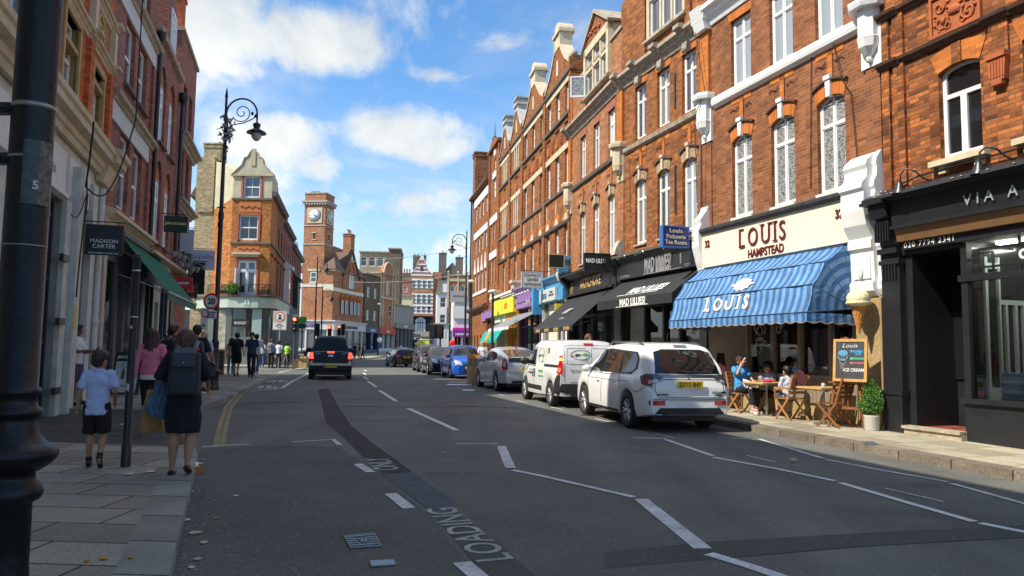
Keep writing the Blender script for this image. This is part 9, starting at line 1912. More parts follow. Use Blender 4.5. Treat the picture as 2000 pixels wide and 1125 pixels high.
BASE=dict(pel=(0,0,.93),chest=(0,.0,1.27),neck=(0,-.005,1.43),head=(0,.015,1.575),shl=(-.165,0,1.385),shr=(.165,0,1.385),ell=(-.215,-.01,1.12),elr=(.215,-.01,1.12),wrl=(-.225,.04,.88),wrr=(.225,.04,.88),hpl=(-.09,0,.90),hpr=(.09,0,.90),knl=(-.095,.01,.49),knr=(.095,.01,.49),anl=(-.095,-.02,.09),anr=(.095,-.02,.09),tol=None,tor=None)
def person(label,pos,rz,H=1.7,skin=skin_l,hair=hair_b,hairstyle='short',top=None,topm=None,sleeve='short',hem=.88,legs='trousers',legm=None,shoe=None,pose=None,vox=None,fem=False,headscale=1.0,facing=(0,0),group=None,socks=None,cap_=None,handpose=None,sleeve_r=.052,torso=1.0,legs_r=1.0,hands=True):
 t=empty('person',label,'person',pos,rz,group);J=dict(BASE);J.update(pose or{});S=H/1.7;V={k:(Vector(v) if v is not None else None) for k,v in J.items()}
 vx=(vox or.016)/S;hd=V['head'];hs=headscale;sw=.94 if fem else 1.0
 for k in('l','r'):
  if V['to'+k] is None:
   a=V['an'+k];kn=V['kn'+k];V['to'+k]=a+Vector((.02 if k=='r' else-.02,.15,-.055))
 HR=Matrix.Rotation(facing[0],3,'Z')@Matrix.Rotation(facing[1],3,'X')
 def hp(x,y,z):return hd+HR@(Vector((x,y,z))*hs)
 mb=MB()
 pel,ch,nk=V['pel'],V['chest'],V['neck']
 mb.ball(pel+Vector((0,0,0)),.145*torso,.10*torso,.12,12);cap(mb,pel,ch,.11*torso,.125*torso*sw,ell=.8);mb.ball(ch,.155*torso*sw,.105*torso,.15,12);cap(mb,ch+Vector((0,0,.1)),nk,.07,.052);cap(mb,nk,hd-Vector((0,0,.05)),.050,.048)
 cap(mb,V['shl'],V['shr'],.052,.052)
 mb.ball(hp(0,-.005,.03),.076*hs,.096*hs,.098*hs,14);mb.ball(hp(0,.022,-.045),.056*hs,.066*hs,.065*hs,12);mb.ball(hp(0,.05,-.085),.026*hs,.022*hs,.02*hs,8)
 cap(mb,hp(0,.088,.012),hp(0,.108,-.025),.009*hs,.014*hs,6)
 for s in(-1,1):mb.ball(hp(s*.078,-.005,-.01),.012*hs,.022*hs,.032*hs,8)
 for k in('l','r'):
  s=-1 if k=='l' else 1
  cap(mb,V['sh'+k],V['el'+k],.046*sw,.038*sw);cap(mb,V['el'+k],V['wr'+k],.038*sw,.025*sw)
  cap(mb,V['hp'+k],V['kn'+k],.078*legs_r,.052*legs_r);cap(mb,V['kn'+k],V['kn'+k]+(V['an'+k]-V['kn'+k])*.35+Vector((0,-.012,0)),.050*legs_r,.054*legs_r);cap(mb,V['kn'+k]+(V['an'+k]-V['kn'+k])*.35+Vector((0,-.012,0)),V['an'+k],.052*legs_r,.032)
  cap(mb,V['an'+k]-Vector((0,.02,.02)),V['to'+k],.034,.028)
  if hands:
   w_=V['wr'+k];d=(w_-V['el'+k]).normalized();side=Vector((0,1,0));side=(side-d*side.dot(d));side=side.normalized() if side.length>.1 else Vector((1,0,0));nrm=d.cross(side).normalized()*(1 if k=='l' else-1)
   hpz=(handpose or{}).get(k,.35)
   palm=w_+d*.05;cap(mb,w_+d*.01,w_+d*.075,.024,.030,8,ell=.62)
   for i,(o_,ln) in enumerate(((-.027,.060),(-.009,.072),(.009,.076),(.027,.068))):
    b0=w_+d*.085+side*o_;b1=b0+(d*math.cos(hpz)-nrm*math.sin(hpz))*ln*.5;b2=b1+(d*math.cos(hpz*2.2)-nrm*math.sin(hpz*2.2))*ln*.5;cap(mb,b0,b1,.0098,.009,6);cap(mb,b1,b2,.009,.0078,6)
   b0=w_+d*.03+side*.026;b1=b0+(side*.75+d*.65-nrm*.3).normalized()*.04;b2=b1+(d*.9+side*.2-nrm*.3).normalized()*.032;cap(mb,b0,b1,.012,.0105,6);cap(mb,b1,b2,.0105,.009,6)
 blob(mb,'body',skin,t,vx,2,S)
 fc=MB()
 for s in(-1,1):fc.ball(hp(s*.031,.083,.012)*S,.011*S*hs,.007*S*hs,.006*S*hs,8);fc.tube([hp(s*.016,.09,.036)*S,hp(s*.046,.082,.038)*S],.004*S,5)
 fc.build('eyes',eye_m,t);MB().tube([hp(-.022,.084,-.052)*S,hp(0,.092,-.050)*S,hp(.022,.084,-.052)*S],.005*S,5).build('mouth',lip_m,t)
 hm=MB();hm.ball(hp(0,-.024,.045),.089*hs,.102*hs,.094*hs,14);hm.ball(hp(0,-.045,-.0),.078*hs,.066*hs,.075*hs,12)
 if hairstyle in('short','boy'):hm.ball(hp(0,.03,.098),.068*hs,.062*hs,.042*hs,10)
 if hairstyle=='boy':hm.ball(hp(0,-.01,.065),.095*hs,.105*hs,.085*hs,12);hm.ball(hp(.02,.06,.082),.06*hs,.04*hs,.03*hs,8)
 if hairstyle=='long':
  for s in(-1,1):cap(hm,hp(s*.065,-.03,.03),hp(s*.085,-.055,-.22),.042*hs,.040*hs,ell=.7)
  cap(hm,hp(0,-.07,.02),hp(0,-.095,-.26),.070*hs,.055*hs,ell=.6);cap(hm,hp(.06,-.05,-.1),hp(.11,-.05,-.24),.04,.02)
 if hairstyle=='bob':
  for s in(-1,1):cap(hm,hp(s*.072,-.02,.04),hp(s*.082,-.04,-.12),.046*hs,.042*hs)
  cap(hm,hp(0,-.06,.03),hp(.0,-.085,-.15),.086*hs,.070*hs);cap(hm,hp(.04,-.08,-.05),hp(.055,-.10,-.2),.045,.022)
 if hairstyle=='windy':
  cap(hm,hp(0,-.06,.0),hp(.06,-.16,-.14),.06,.06);cap(hm,hp(.06,-.12,-.06),hp(.16,-.18,-.22),.05,.04);cap(hm,hp(0,-.08,-.1),hp(.05,-.1,-.26),.05,.05)
 if hairstyle=='pony':cap(hm,hp(0,-.10,.01),hp(0,-.14,-.13),.03,.018)
 blob(hm,'hair',hair,t,.012/S,1,S)
 if cap_:
  cm=MB();cm.ball(hp(0,-.015,.065),.093*hs,.105*hs,.078*hs,14);c=blob(cm,'cap',cap_,t,.010/S,1,S);M=HR.to_4x4();b=MB();b.prism([(.07*math.cos(a*math.pi/8),.07+.11*math.sin(a*math.pi/8)) for a in range(9)],.035,.043,'z');b.v=[tuple((hd+HR@(Vector(v)*hs))*S) for v in b.v];b.build('cap_peak',cap_,c)
 if topm:
  g=MB();tm=torso
  g.ball(ch,.172*tm*sw,.122*tm,.155,14);lo_=Vector((pel.x,pel.y,hem)) if abs(pel.z-.93)<.2 else pel-Vector((0,0,.03));g.tube([lo_,lo_.lerp(ch,.3),ch],[.166*tm,.158*tm,.142*tm*sw],16,ell=.80);cap(g,V['shl'],V['shr'],.056,.056);cap(g,ch+Vector((0,0,.08)),nk-Vector((0,0,.015)),.10,.062)
  for k in('l','r'):
   e=V['el'+k];s0=V['sh'+k];w_=V['wr'+k]
   if sleeve=='long':cap(g,s0,e,.055,.046);cap(g,e,w_-(w_-e)*.06,.046,.034)
   elif sleeve=='short':q=s0+(e-s0)*.80;P=[s0,s0+(q-s0)*.3,q];g.tube(P,[.056,.058,.062],12);g.ball(s0,.057)
   elif sleeve=='elbow':q=s0+(e-s0)*1.05;g.tube([s0,s0+(q-s0)*.3,q],[.064,.072,.078],12);g.ball(s0,.066)
  blob(g,top or 'shirt',topm,t,vx*.9,3,S)
 if legm:
  g=MB();sitting=V['knl'].z>.40 and abs(V['knl'].y-V['hpl'].y)>.25
  if legs=='skirt':
   m_=(V['knl']+V['knr'])/2;bot=.50;g.prism([(1,1)],0,1) if False else None
   prof=[(.150,hem+.12),(.165,.88),(.185,.78),(.19,.62),(.178,bot),(.16,bot+.004),(.16,.8)]
   g.lathe(prof,(pel.x,pel.y,0),20,sy=.74)
  else:
   g.ball(pel-Vector((0,0,.01)),.148,.108,.10,12)
   for k in('l','r'):
    h_,kn,an=V['hp'+k],V['kn'+k],V['an'+k]
    if legs=='shorts':q=h_+(kn-h_)*.92;g.tube([h_+Vector((0,0,.02)),h_+(q-h_)*.4,q],[.085,.094,.090],12);g.ball(h_,.092)
    elif legs=='capri':cap(g,h_,kn,.090,.060);cap(g,kn,kn+(an-kn)*.25,.060,.056)
    elif legs=='leggings':cap(g,h_,kn,.088,.058);g.tube([kn,kn+(an-kn)*.35,kn+(an-kn)*.80],[.058,.058,.044],12)
    else:cap(g,h_,kn,.092,.066);g.tube([kn,kn+(an-kn)*.5,an+Vector((0,-.0,-.02))],[.066,.062,.058],12)
  blob(g,{'skirt':'skirt','shorts':'shorts','leggings':'leggings','capri':'leggings'}.get(legs,'trousers'),legm,t,vx*.9,2,S)
 for k in('l','r'):
  a,to=V['an'+k],V['to'+k]
  if socks:g=MB();g.tube([a+(V['kn'+k]-a)*.22,a-Vector((0,0,.02))],[.045,.043],10);blob(g,'sock',socks,t,vx,0,S)
  if shoe:
   g=MB();d=(to-a);dl=Vector((d.x,d.y,d.z));heel=a-Vector((0,.0,0))-d.normalized()*.045+Vector((0,0,-.03));cap(g,heel,to+Vector((0,0,.0)),.040,.038,ell=1.0);cap(g,a-Vector((0,0,.0)),a-Vector((0,0,.03)),.042,.045)
   s_=blob(g,'shoe',shoe[0],t,vx,1,S)
   if len(shoe)>1:z=min(heel.z,to.z)-.034;MB().prism([(q.x,q.y) for q in(heel+Vector((-.036,-.02,0)),heel+Vector((.036,-.02,0)),to+Vector((.038,.02,0)),to+Vector((0,.045,0)),to+Vector((-.038,.02,0)))],z-.008,z+.014,'z').xf(Matrix.Scale(S,4)).build('sole',shoe[1],s_)
 t['_S']=S;del t['_S']
 return t,V,S
def walk(f=.22,lift=.0,lead='l',arm=.12):
 o='r' if lead=='l' else 'l';x={'l':-.085,'r':.085}
 return{'kn'+lead:(x[lead],f*.62,.50),'an'+lead:(x[lead],f,.09),'kn'+o:(x[o],-f*.05,.485),'an'+o:(x[o],-f*.95,.14+lift),'to'+o:(x[o],-f*.95+.115,.045+lift*.3),'el'+lead:(-.21 if lead=='l' else.21,-arm*.6,1.13),'wr'+lead:(-.23 if lead=='l' else.23,-arm,.90),'el'+o:(.21 if o=='r' else-.21,arm*.3,1.12),'wr'+o:(.22 if o=='r' else-.22,arm*1.3,.91)}
def rucksack(label,pos,rz,m,m2,s=1.0,strapm=None,tilt=0.0):
 t=empty('rucksack',label,'rucksack',pos,rz);t.rotation_euler=(tilt,0,rz);t.scale=(s,s,s)
 g=MB();g.hexa([(-.15,-.13,-.22),(.15,-.13,-.22),(.15,.02,-.22),(-.15,.02,-.22)],[(-.135,-.11,.20),(.135,-.11,.20),(.135,.02,.20),(-.135,.02,.20)]);blob(g,'bag',m,t,.014,6)
 g=MB();g.hexa([(-.11,-.17,-.20),(.11,-.17,-.20),(.11,-.09,-.20),(-.11,-.09,-.20)],[(-.11,-.165,.0),(.11,-.165,.0),(.11,-.09,.0),(-.11,-.09,.0)]);blob(g,'front_pocket',m,t,.012,4)
 g=MB();g.hexa([(-.10,-.15,.07),(.10,-.15,.07),(.11,-.04,.24),(-.11,-.04,.24)],[(-.105,-.135,.20),(.105,-.135,.20),(.105,-.02,.255),(-.105,-.02,.255)]);g.box(-.10,.10,-.150,-.13,.06,.2);blob(g,'flap',m2,t,.010,4)
 MB().ball((0,-.158,.10),.009).build('stud',steel,t)
 g=MB()
 for sx in(-1,1):g.tube([(sx*.07,-.0,.22),(sx*.085,.06,.31),(sx*.10,.17,.30),(sx*.12,.22,.12)],[.024,.026,.026,.02],8,ell=.4)
 g.build('strap',strapm or m2,t);return t
pos3=lambda v,z:(v.x,v.y,z)
navy_t=mat('navy_cloth',(.006,.007,.015),.85,var=.3,vs=8);black_c=mat('black_cloth',(.010,.010,.012),.9,var=.2);bshirt=mat('pale_blue_shirt',(.44,.52,.78),.85,var=.06,vs=9,bump=.5,bs=9)
leather=(mat('black_leather',(.010,.010,.011),.4),)
b=on(183,916);t,V,S=person('schoolboy seen from behind in a pale blue shirt, black shorts and black shoes',(b.x,b.y,b.z),R_(14),1.33,skin_m,hair_b,'boy','shirt',bshirt,'short',.80,'shorts',black_c,leather,vox=.009,headscale=1.24,facing=(-.5,0),socks=(mat('dark_sock',(.02,.02,.03),.9)),torso=.98,pose=dict(anl=(-.10,.10,.09),knl=(-.10,.10,.49),anr=(.10,-.14,.18),knr=(.10,.02,.50),tor=(.11,-.09,.05),ell=(-.24,-.02,1.13),wrl=(-.27,.03,.89),elr=(.235,.0,1.14),wrr=(.20,.14,.98)))
mb=MB();mb.lathe([(.062,0),(.070,.03),(.060,.045)],(0,-.005,1.425),16,caps=False);mb.xf(Matrix.Scale(S,4)).build('collar',bshirt,t)
w0=on(352,926);wp=(w0.x,w0.y,w0.z)
t,V,S=person('woman seen from behind in a dark navy dress with grey rucksack on the kerb',wp,R_(13),1.60,skin_m,mat('hair_chestnut',(.075,.030,.015),.5,var=.5,vs=22,bump=.5,bs=60),'bob','dress_top',navy_t,'elbow',.80,'skirt',navy_t,None,vox=.009,fem=True,torso=1.14,legs_r=1.22,facing=(-.15,.1),pose=dict(anl=(-.09,-.02,.09),knl=(-.09,.0,.49),anr=(.09,-.10,.15),knr=(.09,.02,.50),tor=(.10,-.02,.06),ell=(-.255,-.02,1.13),wrl=(-.27,.16,1.02),elr=(.265,-.02,1.13),wrr=(.24,.16,1.02)))
fl=MB();fl.tube([(-.09,-.09,.03),(-.09,.02,.028),(-.10,.16,.028)],[.040,.044,.036],10,ell=.75);blob(fl,'shoe',leather[0],t,.008,1,S);fl=MB();fl.tube([(.09,-.17,.10),(.095,-.08,.055),(.10,.02,.025)],[.036,.042,.034],10,ell=.75);blob(fl,'shoe',leather[0],t,.008,1,S)
rk=Matrix.Rotation(R_(13),3,'Z')@Vector((.03,-.13,1.13));rucksack('grey and black rucksack with a flap on the back of the woman in navy',(wp[0]+rk.x,wp[1]+rk.y,wp[2]+rk.z),R_(13),mat('charcoal_canvas',(.026,.030,.040),.8,var=.2),mat('slate_canvas',(.050,.060,.085),.75),1.12,mat('grey_strap',(.16,.17,.20),.8))
def cloth(name,label,cat,pts,m,pos,rz,folds=.02,seed=1,n=14,mm=8):
 """hanging cloth: left and right edge polylines, wavy"""
 t=empty(name,label,cat,pos,rz);rnd=random.Random(seed);Lp,Rp=pts;vs=[];K=len(Lp)
 for side in(1,-1):
  for j in range(mm+1):
   f=j/mm*(K-1);a=min(int(f),K-2);fr_=f-a;p=Vector(Lp[a]).lerp(Vector(Lp[a+1]),fr_);q=Vector(Rp[a]).lerp(Vector(Rp[a+1]),fr_)
   for i in range(n+1):c=p.lerp(q,i/n);e=math.sin(math.pi*i/n);vs.append((c.x,c.y+folds*math.sin(i*1.7+j*.5+seed)*e+side*(.012+.02*e),c.z))
 M=(n+1)*(mm+1);fs=[]
 for j in range(mm):
  for i in range(n):a=j*(n+1)+i;fs.append((a,a+1,a+n+2,a+n+1));fs.append((M+a,M+a+n+1,M+a+n+2,M+a+1))
 for j in range(mm):
  for i in(0,n):a=j*(n+1)+i;fs.append((a,a+n+1,M+a+n+1,M+a) if i==0 else(a+n+1,a,M+a,M+a+n+1))
 for i in range(n):fs.append((i+1,i,M+i,M+i+1));a=mm*(n+1)+i;fs.append((a,a+1,M+a+1,M+a))
 mb=MB();mb.add(vs,fs,0,True);mb.build('cloth',m,t);return t
cloth('denim_jacket','blue denim jacket hanging from the left arm of the woman in navy','jacket',([(-.05,.0,.24),(-.08,0,.06),(-.17,0,-.12),(-.13,0,-.20),(-.06,0,-.21)],[(.11,.0,.26),(.11,0,.02),(.09,0,-.18),(.07,0,-.26),(.06,0,-.27)]),mat('denim',(.09,.17,.27),.85,var=.45,vs=9),(wp[0]-.27,wp[1]+.02,wp[2]+.86),R_(13),.03,3)
q=on(288,838);
cloth('paper_bag','crumpled brown paper bag carried between the woman in pink and the woman in navy','bag',([(-.05,.0,.30),(-.08,0,.1),(-.11,0,-.14),(-.09,0,-.20)],[(.10,.0,.30),(.11,0,.1),(.13,0,-.12),(.17,0,-.15)]),mat('kraft_paper',(.36,.20,.08),.8,var=.25,vs=12),(wp[0]-.42,wp[1]+.12,wp[2]+.62),R_(13),.02,5)
t,V,S=person('woman seen from behind with long dark hair, pink long-sleeved top and black leggings',(q.x,q.y,q.z),R_(15),1.66,skin_l,mat('hair_dark_red',(.045,.012,.012),.45,var=.4,vs=25,bump=.4,bs=60),'long','jumper',mat('rose_knit',(.62,.16,.24),.85,var=.15,vs=12),'long',.93,'capri',black_c,(mat('brown_boot',(.05,.03,.02),.6),),pose=walk(.2,.06,'l')|dict(elr=(.22,-.02,1.13),wrr=(.15,.16,1.0)),vox=.011,fem=True)
g=MB();g.lathe([(.168,0),(.176,.06),(.168,.12)],(0,0,.84),18,sy=.78);blob(g,'vest_hem',mat('pale_vest',(.60,.62,.64),.8),t,.012,1,S)
dpos=FL.w(.12,-.10);t,V,S=person('man in a white t-shirt and purple patterned shorts leaning in a doorway holding a phone',(dpos.x,dpos.y,gz(dpos.y)+.12),R_(-85),1.78,skin_d,hair_k,'short','shirt',mat('white_tee',(.60,.62,.66),.85),'short',.88,'shorts',mat('purple_print',(.07,.05,.14),.8,var=.9,vs=18),leather,pose=dict(elr=(.21,.10,1.13),wrr=(.16,.34,1.16),ell=(-.21,.1,1.12),wrl=(-.12,.34,1.16),anl=(-.10,.12,.09),knl=(-.09,.08,.49)),vox=.014)
MB().box(-.035,.035,-.005,.005,-.07,.07).build('phone',blackm,None).parent=t
for ch in t.children:
 if ch.name.startswith('phone'):ch.location=(.10,.50,1.26);ch.rotation_euler=(-.9,0,0)
def passer(label,px,Y,H,rz,**k):
 p=at(px,Y,k.pop('dz',.12));return person(label,(p.x,p.y,p.z),R_(rz),H,**k)
whtee=mat('white_cotton',(.62,.64,.70),.85,var=.08);jeans=mat('blue_jeans',(.07,.13,.24),.85,var=.2);trainers=(mat('white_trainer',(.55,.55,.55),.6),mat('white_sole',(.65,.65,.62),.6))
t,V,S=passer('young man in a salmon t-shirt with a black rucksack, ahead of the woman in pink',337,17.2,1.80,10,skin=skin_m,hair=hair_k,hairstyle='short',topm=mat('salmon_tee',(.66,.26,.20),.85),legm=black_c,shoe=leather,pose=walk(.2),facing=(-.9,0))
p=at(337,17.2);rucksack('black rucksack on the man in the salmon t-shirt',(p.x-.02,p.y-.15,p.z+1.25),R_(10),black_c,black_c,1.05)
t,V,S=passer('man in a dark navy hooded top carrying a bright red bag by the lamp',384,18.2,1.83,12,skin=skin_m,hair=hair_k,hairstyle='short',top='hoodie',topm=navy_t,sleeve='elbow',legm=black_c,shoe=leather,pose=walk(.15)|dict(elr=(.25,.0,1.13),wrr=(.28,.12,.98)),torso=1.15)
p=at(393,18.0);cloth('red_bag','bright red bag hanging at the side of the man in the hooded top','bag',([(-.16,0,.35),(-.17,0,0),(-.12,0,-.25),(-.02,0,-.40)],[(.14,0,.12),(.20,0,.0),(.12,0,-.15),(.02,0,-.38)]),mat('bright_red_cloth',(.60,.012,.012),.7),(p.x,p.y-.05,p.z+1.05),R_(10),.03,2)
passer('blonde woman in a white cap, pale blue t-shirt and white trousers beside the street lamp',399,21.6,1.72,5,skin=skin_l,hair=hair_y,hairstyle='windy',topm=mat('sky_tee',(.42,.52,.66),.85),legs='capri',legm=mat('white_denim',(.55,.56,.62),.85,var=.3,vs=14),shoe=(mat('black_trainer',(.02,.02,.02),.6),bwhite),pose=walk(.18),cap_=whtee,fem=True,facing=(-.6,0))
passer('bearded man in a navy t-shirt and black trousers walking towards the camera',492,30.8,1.80,190,skin=skin_l,hair=hair_k,hairstyle='short',topm=mat('petrol_navy_tee',(.018,.035,.075),.85),legm=black_c,shoe=leather,pose=walk(.22),facing=(.2,0))
passer('man in a black t-shirt and shorts with a black rucksack, just behind the bearded man',463,31.6,1.80,8,skin=skin_l,hair=hair_k,hairstyle='short',topm=black_c,legs='shorts',legm=black_c,shoe=leather,pose=walk(.15));p=at(463,31.6);rucksack('black rucksack on the man in black shorts',(p.x,p.y-.15,p.z+1.25),R_(8),black_c,black_c)
passer('man in a white t-shirt and blue jeans with a black strap across his back',501,33.4,1.78,5,skin=skin_m,hair=hair_k,hairstyle='short',topm=whtee,legm=jeans,shoe=trainers,pose=walk(.12)|dict(elr=(.27,.05,1.14),wrr=(.30,.18,1.08)),torso=1.1)
p=at(501,33.4);t=empty('shoulder_strap','black strap worn across the white t-shirt of the man in blue jeans','strap',(p.x,p.y,p.z+1.2),R_(5));MB().tube([(.13,-.11,.30),(.0,-.15,.05),(-.14,-.12,-.22)],.02,6).build('strap',blackm,t)
passer('woman in floral trousers, left of the man in black shorts',452,33.6,1.62,0,skin=skin_l,hair=hair_m,hairstyle='long',topm=mat('beige_top',(.40,.34,.28),.85),legm=mat('floral_trousers',(.14,.26,.34),.85,var=.9,vs=18),shoe=trainers,fem=True,dz=.11)
passer('red-haired person mostly hidden behind the man in the white t-shirt',512,43.5,1.62,0,skin=skin_l,hair=hair_g,topm=whtee,legm=jeans,shoe=trainers,vox=.022);passer('person in a grey-blue jacket with a grey rucksack outside the rounded shop',530,45,1.70,0,skin=skin_l,hair=hair_m,topm=mat('steel_blue_jacket',(.16,.20,.32),.8),sleeve='long',legm=black_c,shoe=leather,vox=.022);p=at(529,44.8);rucksack('grey rucksack on the person in the steel blue jacket',(p.x,p.y-.15,p.z+1.2),0,mat('grey_pack',(.18,.18,.19),.8),mat('grey_pack_flap',(.25,.25,.25),.8))
passer('person in a white shirt with a dark rucksack beside the bicycle',545,46,1.62,0,skin=skin_m,hair=hair_k,topm=whtee,legm=black_c,shoe=leather,vox=.022);passer('person in a bright green high-visibility vest by the traffic light',561,47.5,1.55,0,skin=skin_m,hair=hair_k,topm=mat('hi_vis',(.35,.75,.04),.6),legm=navy_t,shoe=leather,vox=.022,pose=dict(elr=(.26,.05,1.15),wrr=(.42,.1,1.1)))
for(px,Y,H,lb,tm,lm,rz) in((693,84,1.72,'person in black nearest the black signal pole, far left pavement',black_c,black_c,180),(702,83,1.72,'person in mustard trousers and dark top on the far left pavement',mat('maroon_top',(.12,.04,.04),.8),mat('mustard',(.50,.26,.03),.8),120),(709,85,1.66,'person in dark clothes just right of the mustard trousers',black_c,black_c,90),(773,101,1.75,'person in a red t-shirt and grey shorts on the far left pavement',mat('crimson_tee',(.45,.02,.05),.8),grey,10),(783,103,1.35,'child in a white top beside the person in red',whtee,jeans,0),(808,119,1.72,'person in black walking up the hill by the grey shop',black_c,black_c,0)):
 passer(lb,px,Y,H,rz,skin=skin_l,hair=hair_k,topm=tm,legm=lm,shoe=leather,pose=walk(.15),vox=.026,hands=False)
def bicycle(label,p,rz,fm):
 t=empty('bicycle',label,'bicycle',tuple(p),rz)
 for x in(-.52,.52):w_=MB().tube(arc3(x,.34,.33,0,360,20),.016,6);w_.build('wheel',tyre_m,t);MB().tube([(x-.3,0,.34),(x+.3,0,.34)],.004,3).tube([(x,0,.04),(x,0,.64)],.004,3).build('spokes',steel,t)
 MB().tube([(-.52,0,.34),(-.18,0,.78),(.38,0,.80),(-.05,0,.30),(-.18,0,.78)],.018,6).tube([(-.52,0,.34),(-.05,0,.30)],.014,6).tube([(.52,0,.34),(.38,0,.80),(.36,0,.96)],.016,6).build('frame',fm,t);MB().tube([(.34,-.25,.98),(.36,0,.98),(.34,.25,.98)],.014,6).build('handlebar',blackm,t);MB().ball((-.22,0,.86),.12,.07,.03,10).build('saddle',blackm,t)
bicycle('white and orange bicycle leaning by the kerb near the left traffic light',at(554,46.5),R_(80),mat('white_orange_frame',(.60,.45,.38),.4));
passer('woman in a white top seen over the cardboard stack on the right pavement',943,34.5,1.62,175,skin=skin_l,hair=hair_y,hairstyle='bob',topm=whtee,legm=black_c,shoe=leather,fem=True,pose=dict(elr=(.2,.1,1.13),wrr=(.1,.28,1.15)))
hq=lambda px,Y:at(px,Y)
p=at(1150,23.2);person('person with brown curly hair seen over the roof of the white van',(p.x,p.y,p.z),R_(200),1.80,skin_m,hair_m,'long','shirt',black_c,'long',legm=black_c,shoe=leather,headscale=1.15)
p=at(1178,22.6);person('person with pinned-up hair just right of the curly-haired person, over the van roof',(p.x,p.y,p.z),R_(170),1.50,skin_l,hair_m,'bob','shirt',whtee,'long',legm=black_c,shoe=leather)
# ---- at the cafe table (seated: hips at seat height)
def sit(seat=.50,fwd=.42,lean=0.0,knee=.50,foot=None):
 z=seat;f=foot if foot is not None else fwd+.02
 d=dict(pel=(0,0,z+.03),chest=(0,lean*.6,z+.36),neck=(0,lean,z+.53),head=(0,lean+.03,z+.67),shl=(-.165,lean*.9,z+.48),shr=(.165,lean*.9,z+.48),hpl=(-.09,.02,z+.0),hpr=(.09,.02,z+.0),knl=(-.11,fwd,knee),knr=(.11,fwd,knee),anl=(-.11,f,.09),anr=(.11,f,.09),ell=(-.22,lean+.05,z+.22),elr=(.22,lean+.05,z+.22),wrl=(-.16,lean+.26,z+.15),wrr=(.16,lean+.26,z+.15));return d
A_R=FN.a-math.pi/2
P_=sit(.52,.44,-.06,.53,.40);P_.update(elr=(.20,.12,.90),wrr=(.08,.14,1.14),ell=(-.20,.08,.80),wrl=(-.06,.34,.76),head=(.01,.0,1.17),knr=(.09,.46,.60),anr=(.10,.56,.12),tor=(.10,.70,.10))
t,V,S=person('seated woman in a bright blue t-shirt and black cap, hand raised to her face',cw,A_R,1.68,skin_l,hair_m,'pony','shirt',mat('bright_blue_tee',(.06,.30,.66),.85,var=.1),'short',legs='leggings',legm=black_c,shoe=(mat('dusty_pink_trainer',(.50,.26,.26),.7),bwhite),pose=P_,vox=.009,fem=True,cap_=black_c,facing=(0,.12),handpose={'r':.12})
q=FN.w(-3.40,-.74);cloth('white_cardigan','white cardigan lying over the lap of the woman in blue','cardigan',([(-.14,0,.08),(-.15,0,0),(-.10,0,-.10)],[(.18,0,.02),(.20,0,-.04),(.16,0,-.14)]),whtee,(q.x,q.y-.12,cw[2]+.70),FN.a,.03,6)
q=FN.w(-3.90,-.90);t=empty('handbag','grey handbag hanging from the back of the chair of the woman in blue','bag',(q.x,q.y,cw[2]+.30),FN.a);g=MB();g.hexa([(-.13,-.05,0),(.13,-.05,0),(.13,.05,0),(-.13,.05,0)],[(-.15,-.04,.26),(.15,-.04,.26),(.15,.04,.26),(-.15,.04,.26)]);blob(g,'bag',mat('grey_leather',(.10,.10,.105),.5,var=.15),t,.012,3);MB().tube([(-.1,0,.25),(-.06,.1,.45),(.06,.1,.45),(.1,0,.25)],.010,6).build('strap',blackm,t)
P_=sit(.47,.36,.05,.48,.22);P_.update(anl=(-.11,.34,.13),anr=(.11,.14,.10),elr=(.20,.10,.70),wrr=(.12,.32,.66),ell=(-.2,.10,.70),wrl=(-.12,.34,.66))
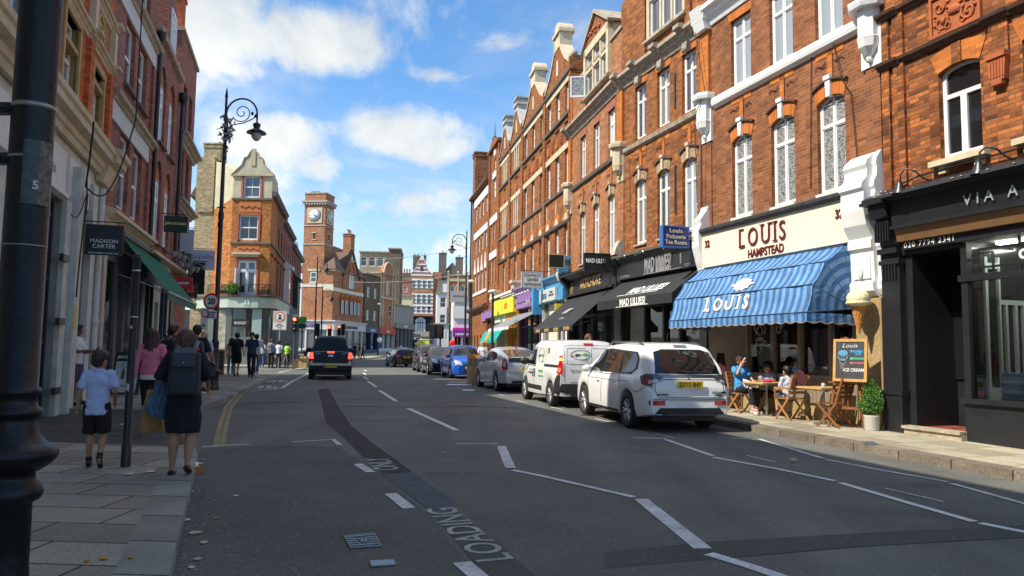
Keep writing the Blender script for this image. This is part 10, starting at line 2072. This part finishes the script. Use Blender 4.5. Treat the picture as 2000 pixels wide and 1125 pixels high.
person('small boy with dark curly hair seated in the wooden armchair, seen from the side',(cb[0]-.05*math.cos(FN.a),cb[1]-.05*math.sin(FN.a),cb[2]),FN.a+math.pi/2,1.36,skin_l,hair_k,'boy','shirt',mat('grey_white_tee',(.50,.51,.58),.85,var=.2,vs=7),'short',legs='shorts',legm=mat('dark_grey_shorts',(.06,.065,.075),.85),shoe=leather,socks=mat('navy_sock',(.03,.035,.05),.9),pose={k:(v[0],v[1],v[2]+(.10 if k not in('anl','anr') else 0)) for k,v in P_.items()},vox=.009,headscale=1.2)
q=FNp(-3.32,.10);P_=sit(.50,.34,.10,.52);P_.update(wrr=(.06,.32,.86),elr=(.22,.22,.84),ell=(-.24,.2,.84),wrl=(-.10,.38,.84))
person('boy in a grey top seated behind the small table, facing the street',(q[0],q[1],q[2]),FN.a+math.pi+.15,1.5,skin_m,hair_k,'boy','shirt',mat('pale_grey_tee',(.34,.36,.42),.85,var=.2),'short',legs='shorts',legm=black_c,shoe=leather,pose=P_,vox=.010,headscale=1.15)
t=empty('magenta_pouch','bright magenta pouch lying on the small table where the family sits','pouch',(tb1[0],tb1[1],tb1[2]+.735),FN.a);g=MB();g.ball((.05,0,.03),.14,.10,.04,12);blob(g,'pouch',mat('magenta_cloth',(.55,.01,.16),.6),t,.01,2)
q=FN.w(-1.70,-.66);cloth('maroon_jacket','dark maroon jacket draped over the back of the wooden armchair','jacket',([(-.10,.0,.14),(-.20,0,.02),(-.26,0,-.16),(-.16,0,-.24)],[(.06,.0,.14),(.16,0,.06),(.26,0,-.12),(.14,0,-.20)]),mat('maroon_cloth',(.055,.010,.014),.9,var=.3),(q.x,q.y-.03,cb[2]+.90),FN.a,.03,4)
q=FN.w(-4.80,-.45);cloth('maroon_coat','dark reddish coat hung on the chair behind the white car, by the wooden boards','coat',([(-.12,.0,.30),(-.20,0,.05),(-.24,0,-.4),(-.22,0,-.75)],[(.12,.0,.30),(.20,0,.05),(.24,0,-.4),(.22,0,-.75)]),MATS['maroon_cloth'],(q.x,q.y,cj[2]+1.05),FN.a,.05,8)
GR={'chair':'folding chairs outside the tea room','table':'cafe tables outside the tea room','traffic light':'traffic lights at the junction','street lamp':'street lamps along the street','box':'cardboard boxes left by the kerb','rucksack':'rucksacks worn by passers-by'}
for o in list(bpy.data.objects):
 if not o.parent and o.get('category') in GR and 'group' not in o:o['group']=GR[o['category']]
for n in('black_hatchback','brown_suv','blue_hatchback','silver_hatchback','white_suv'):bpy.data.objects[n]['group']='cars parked along the right kerb'
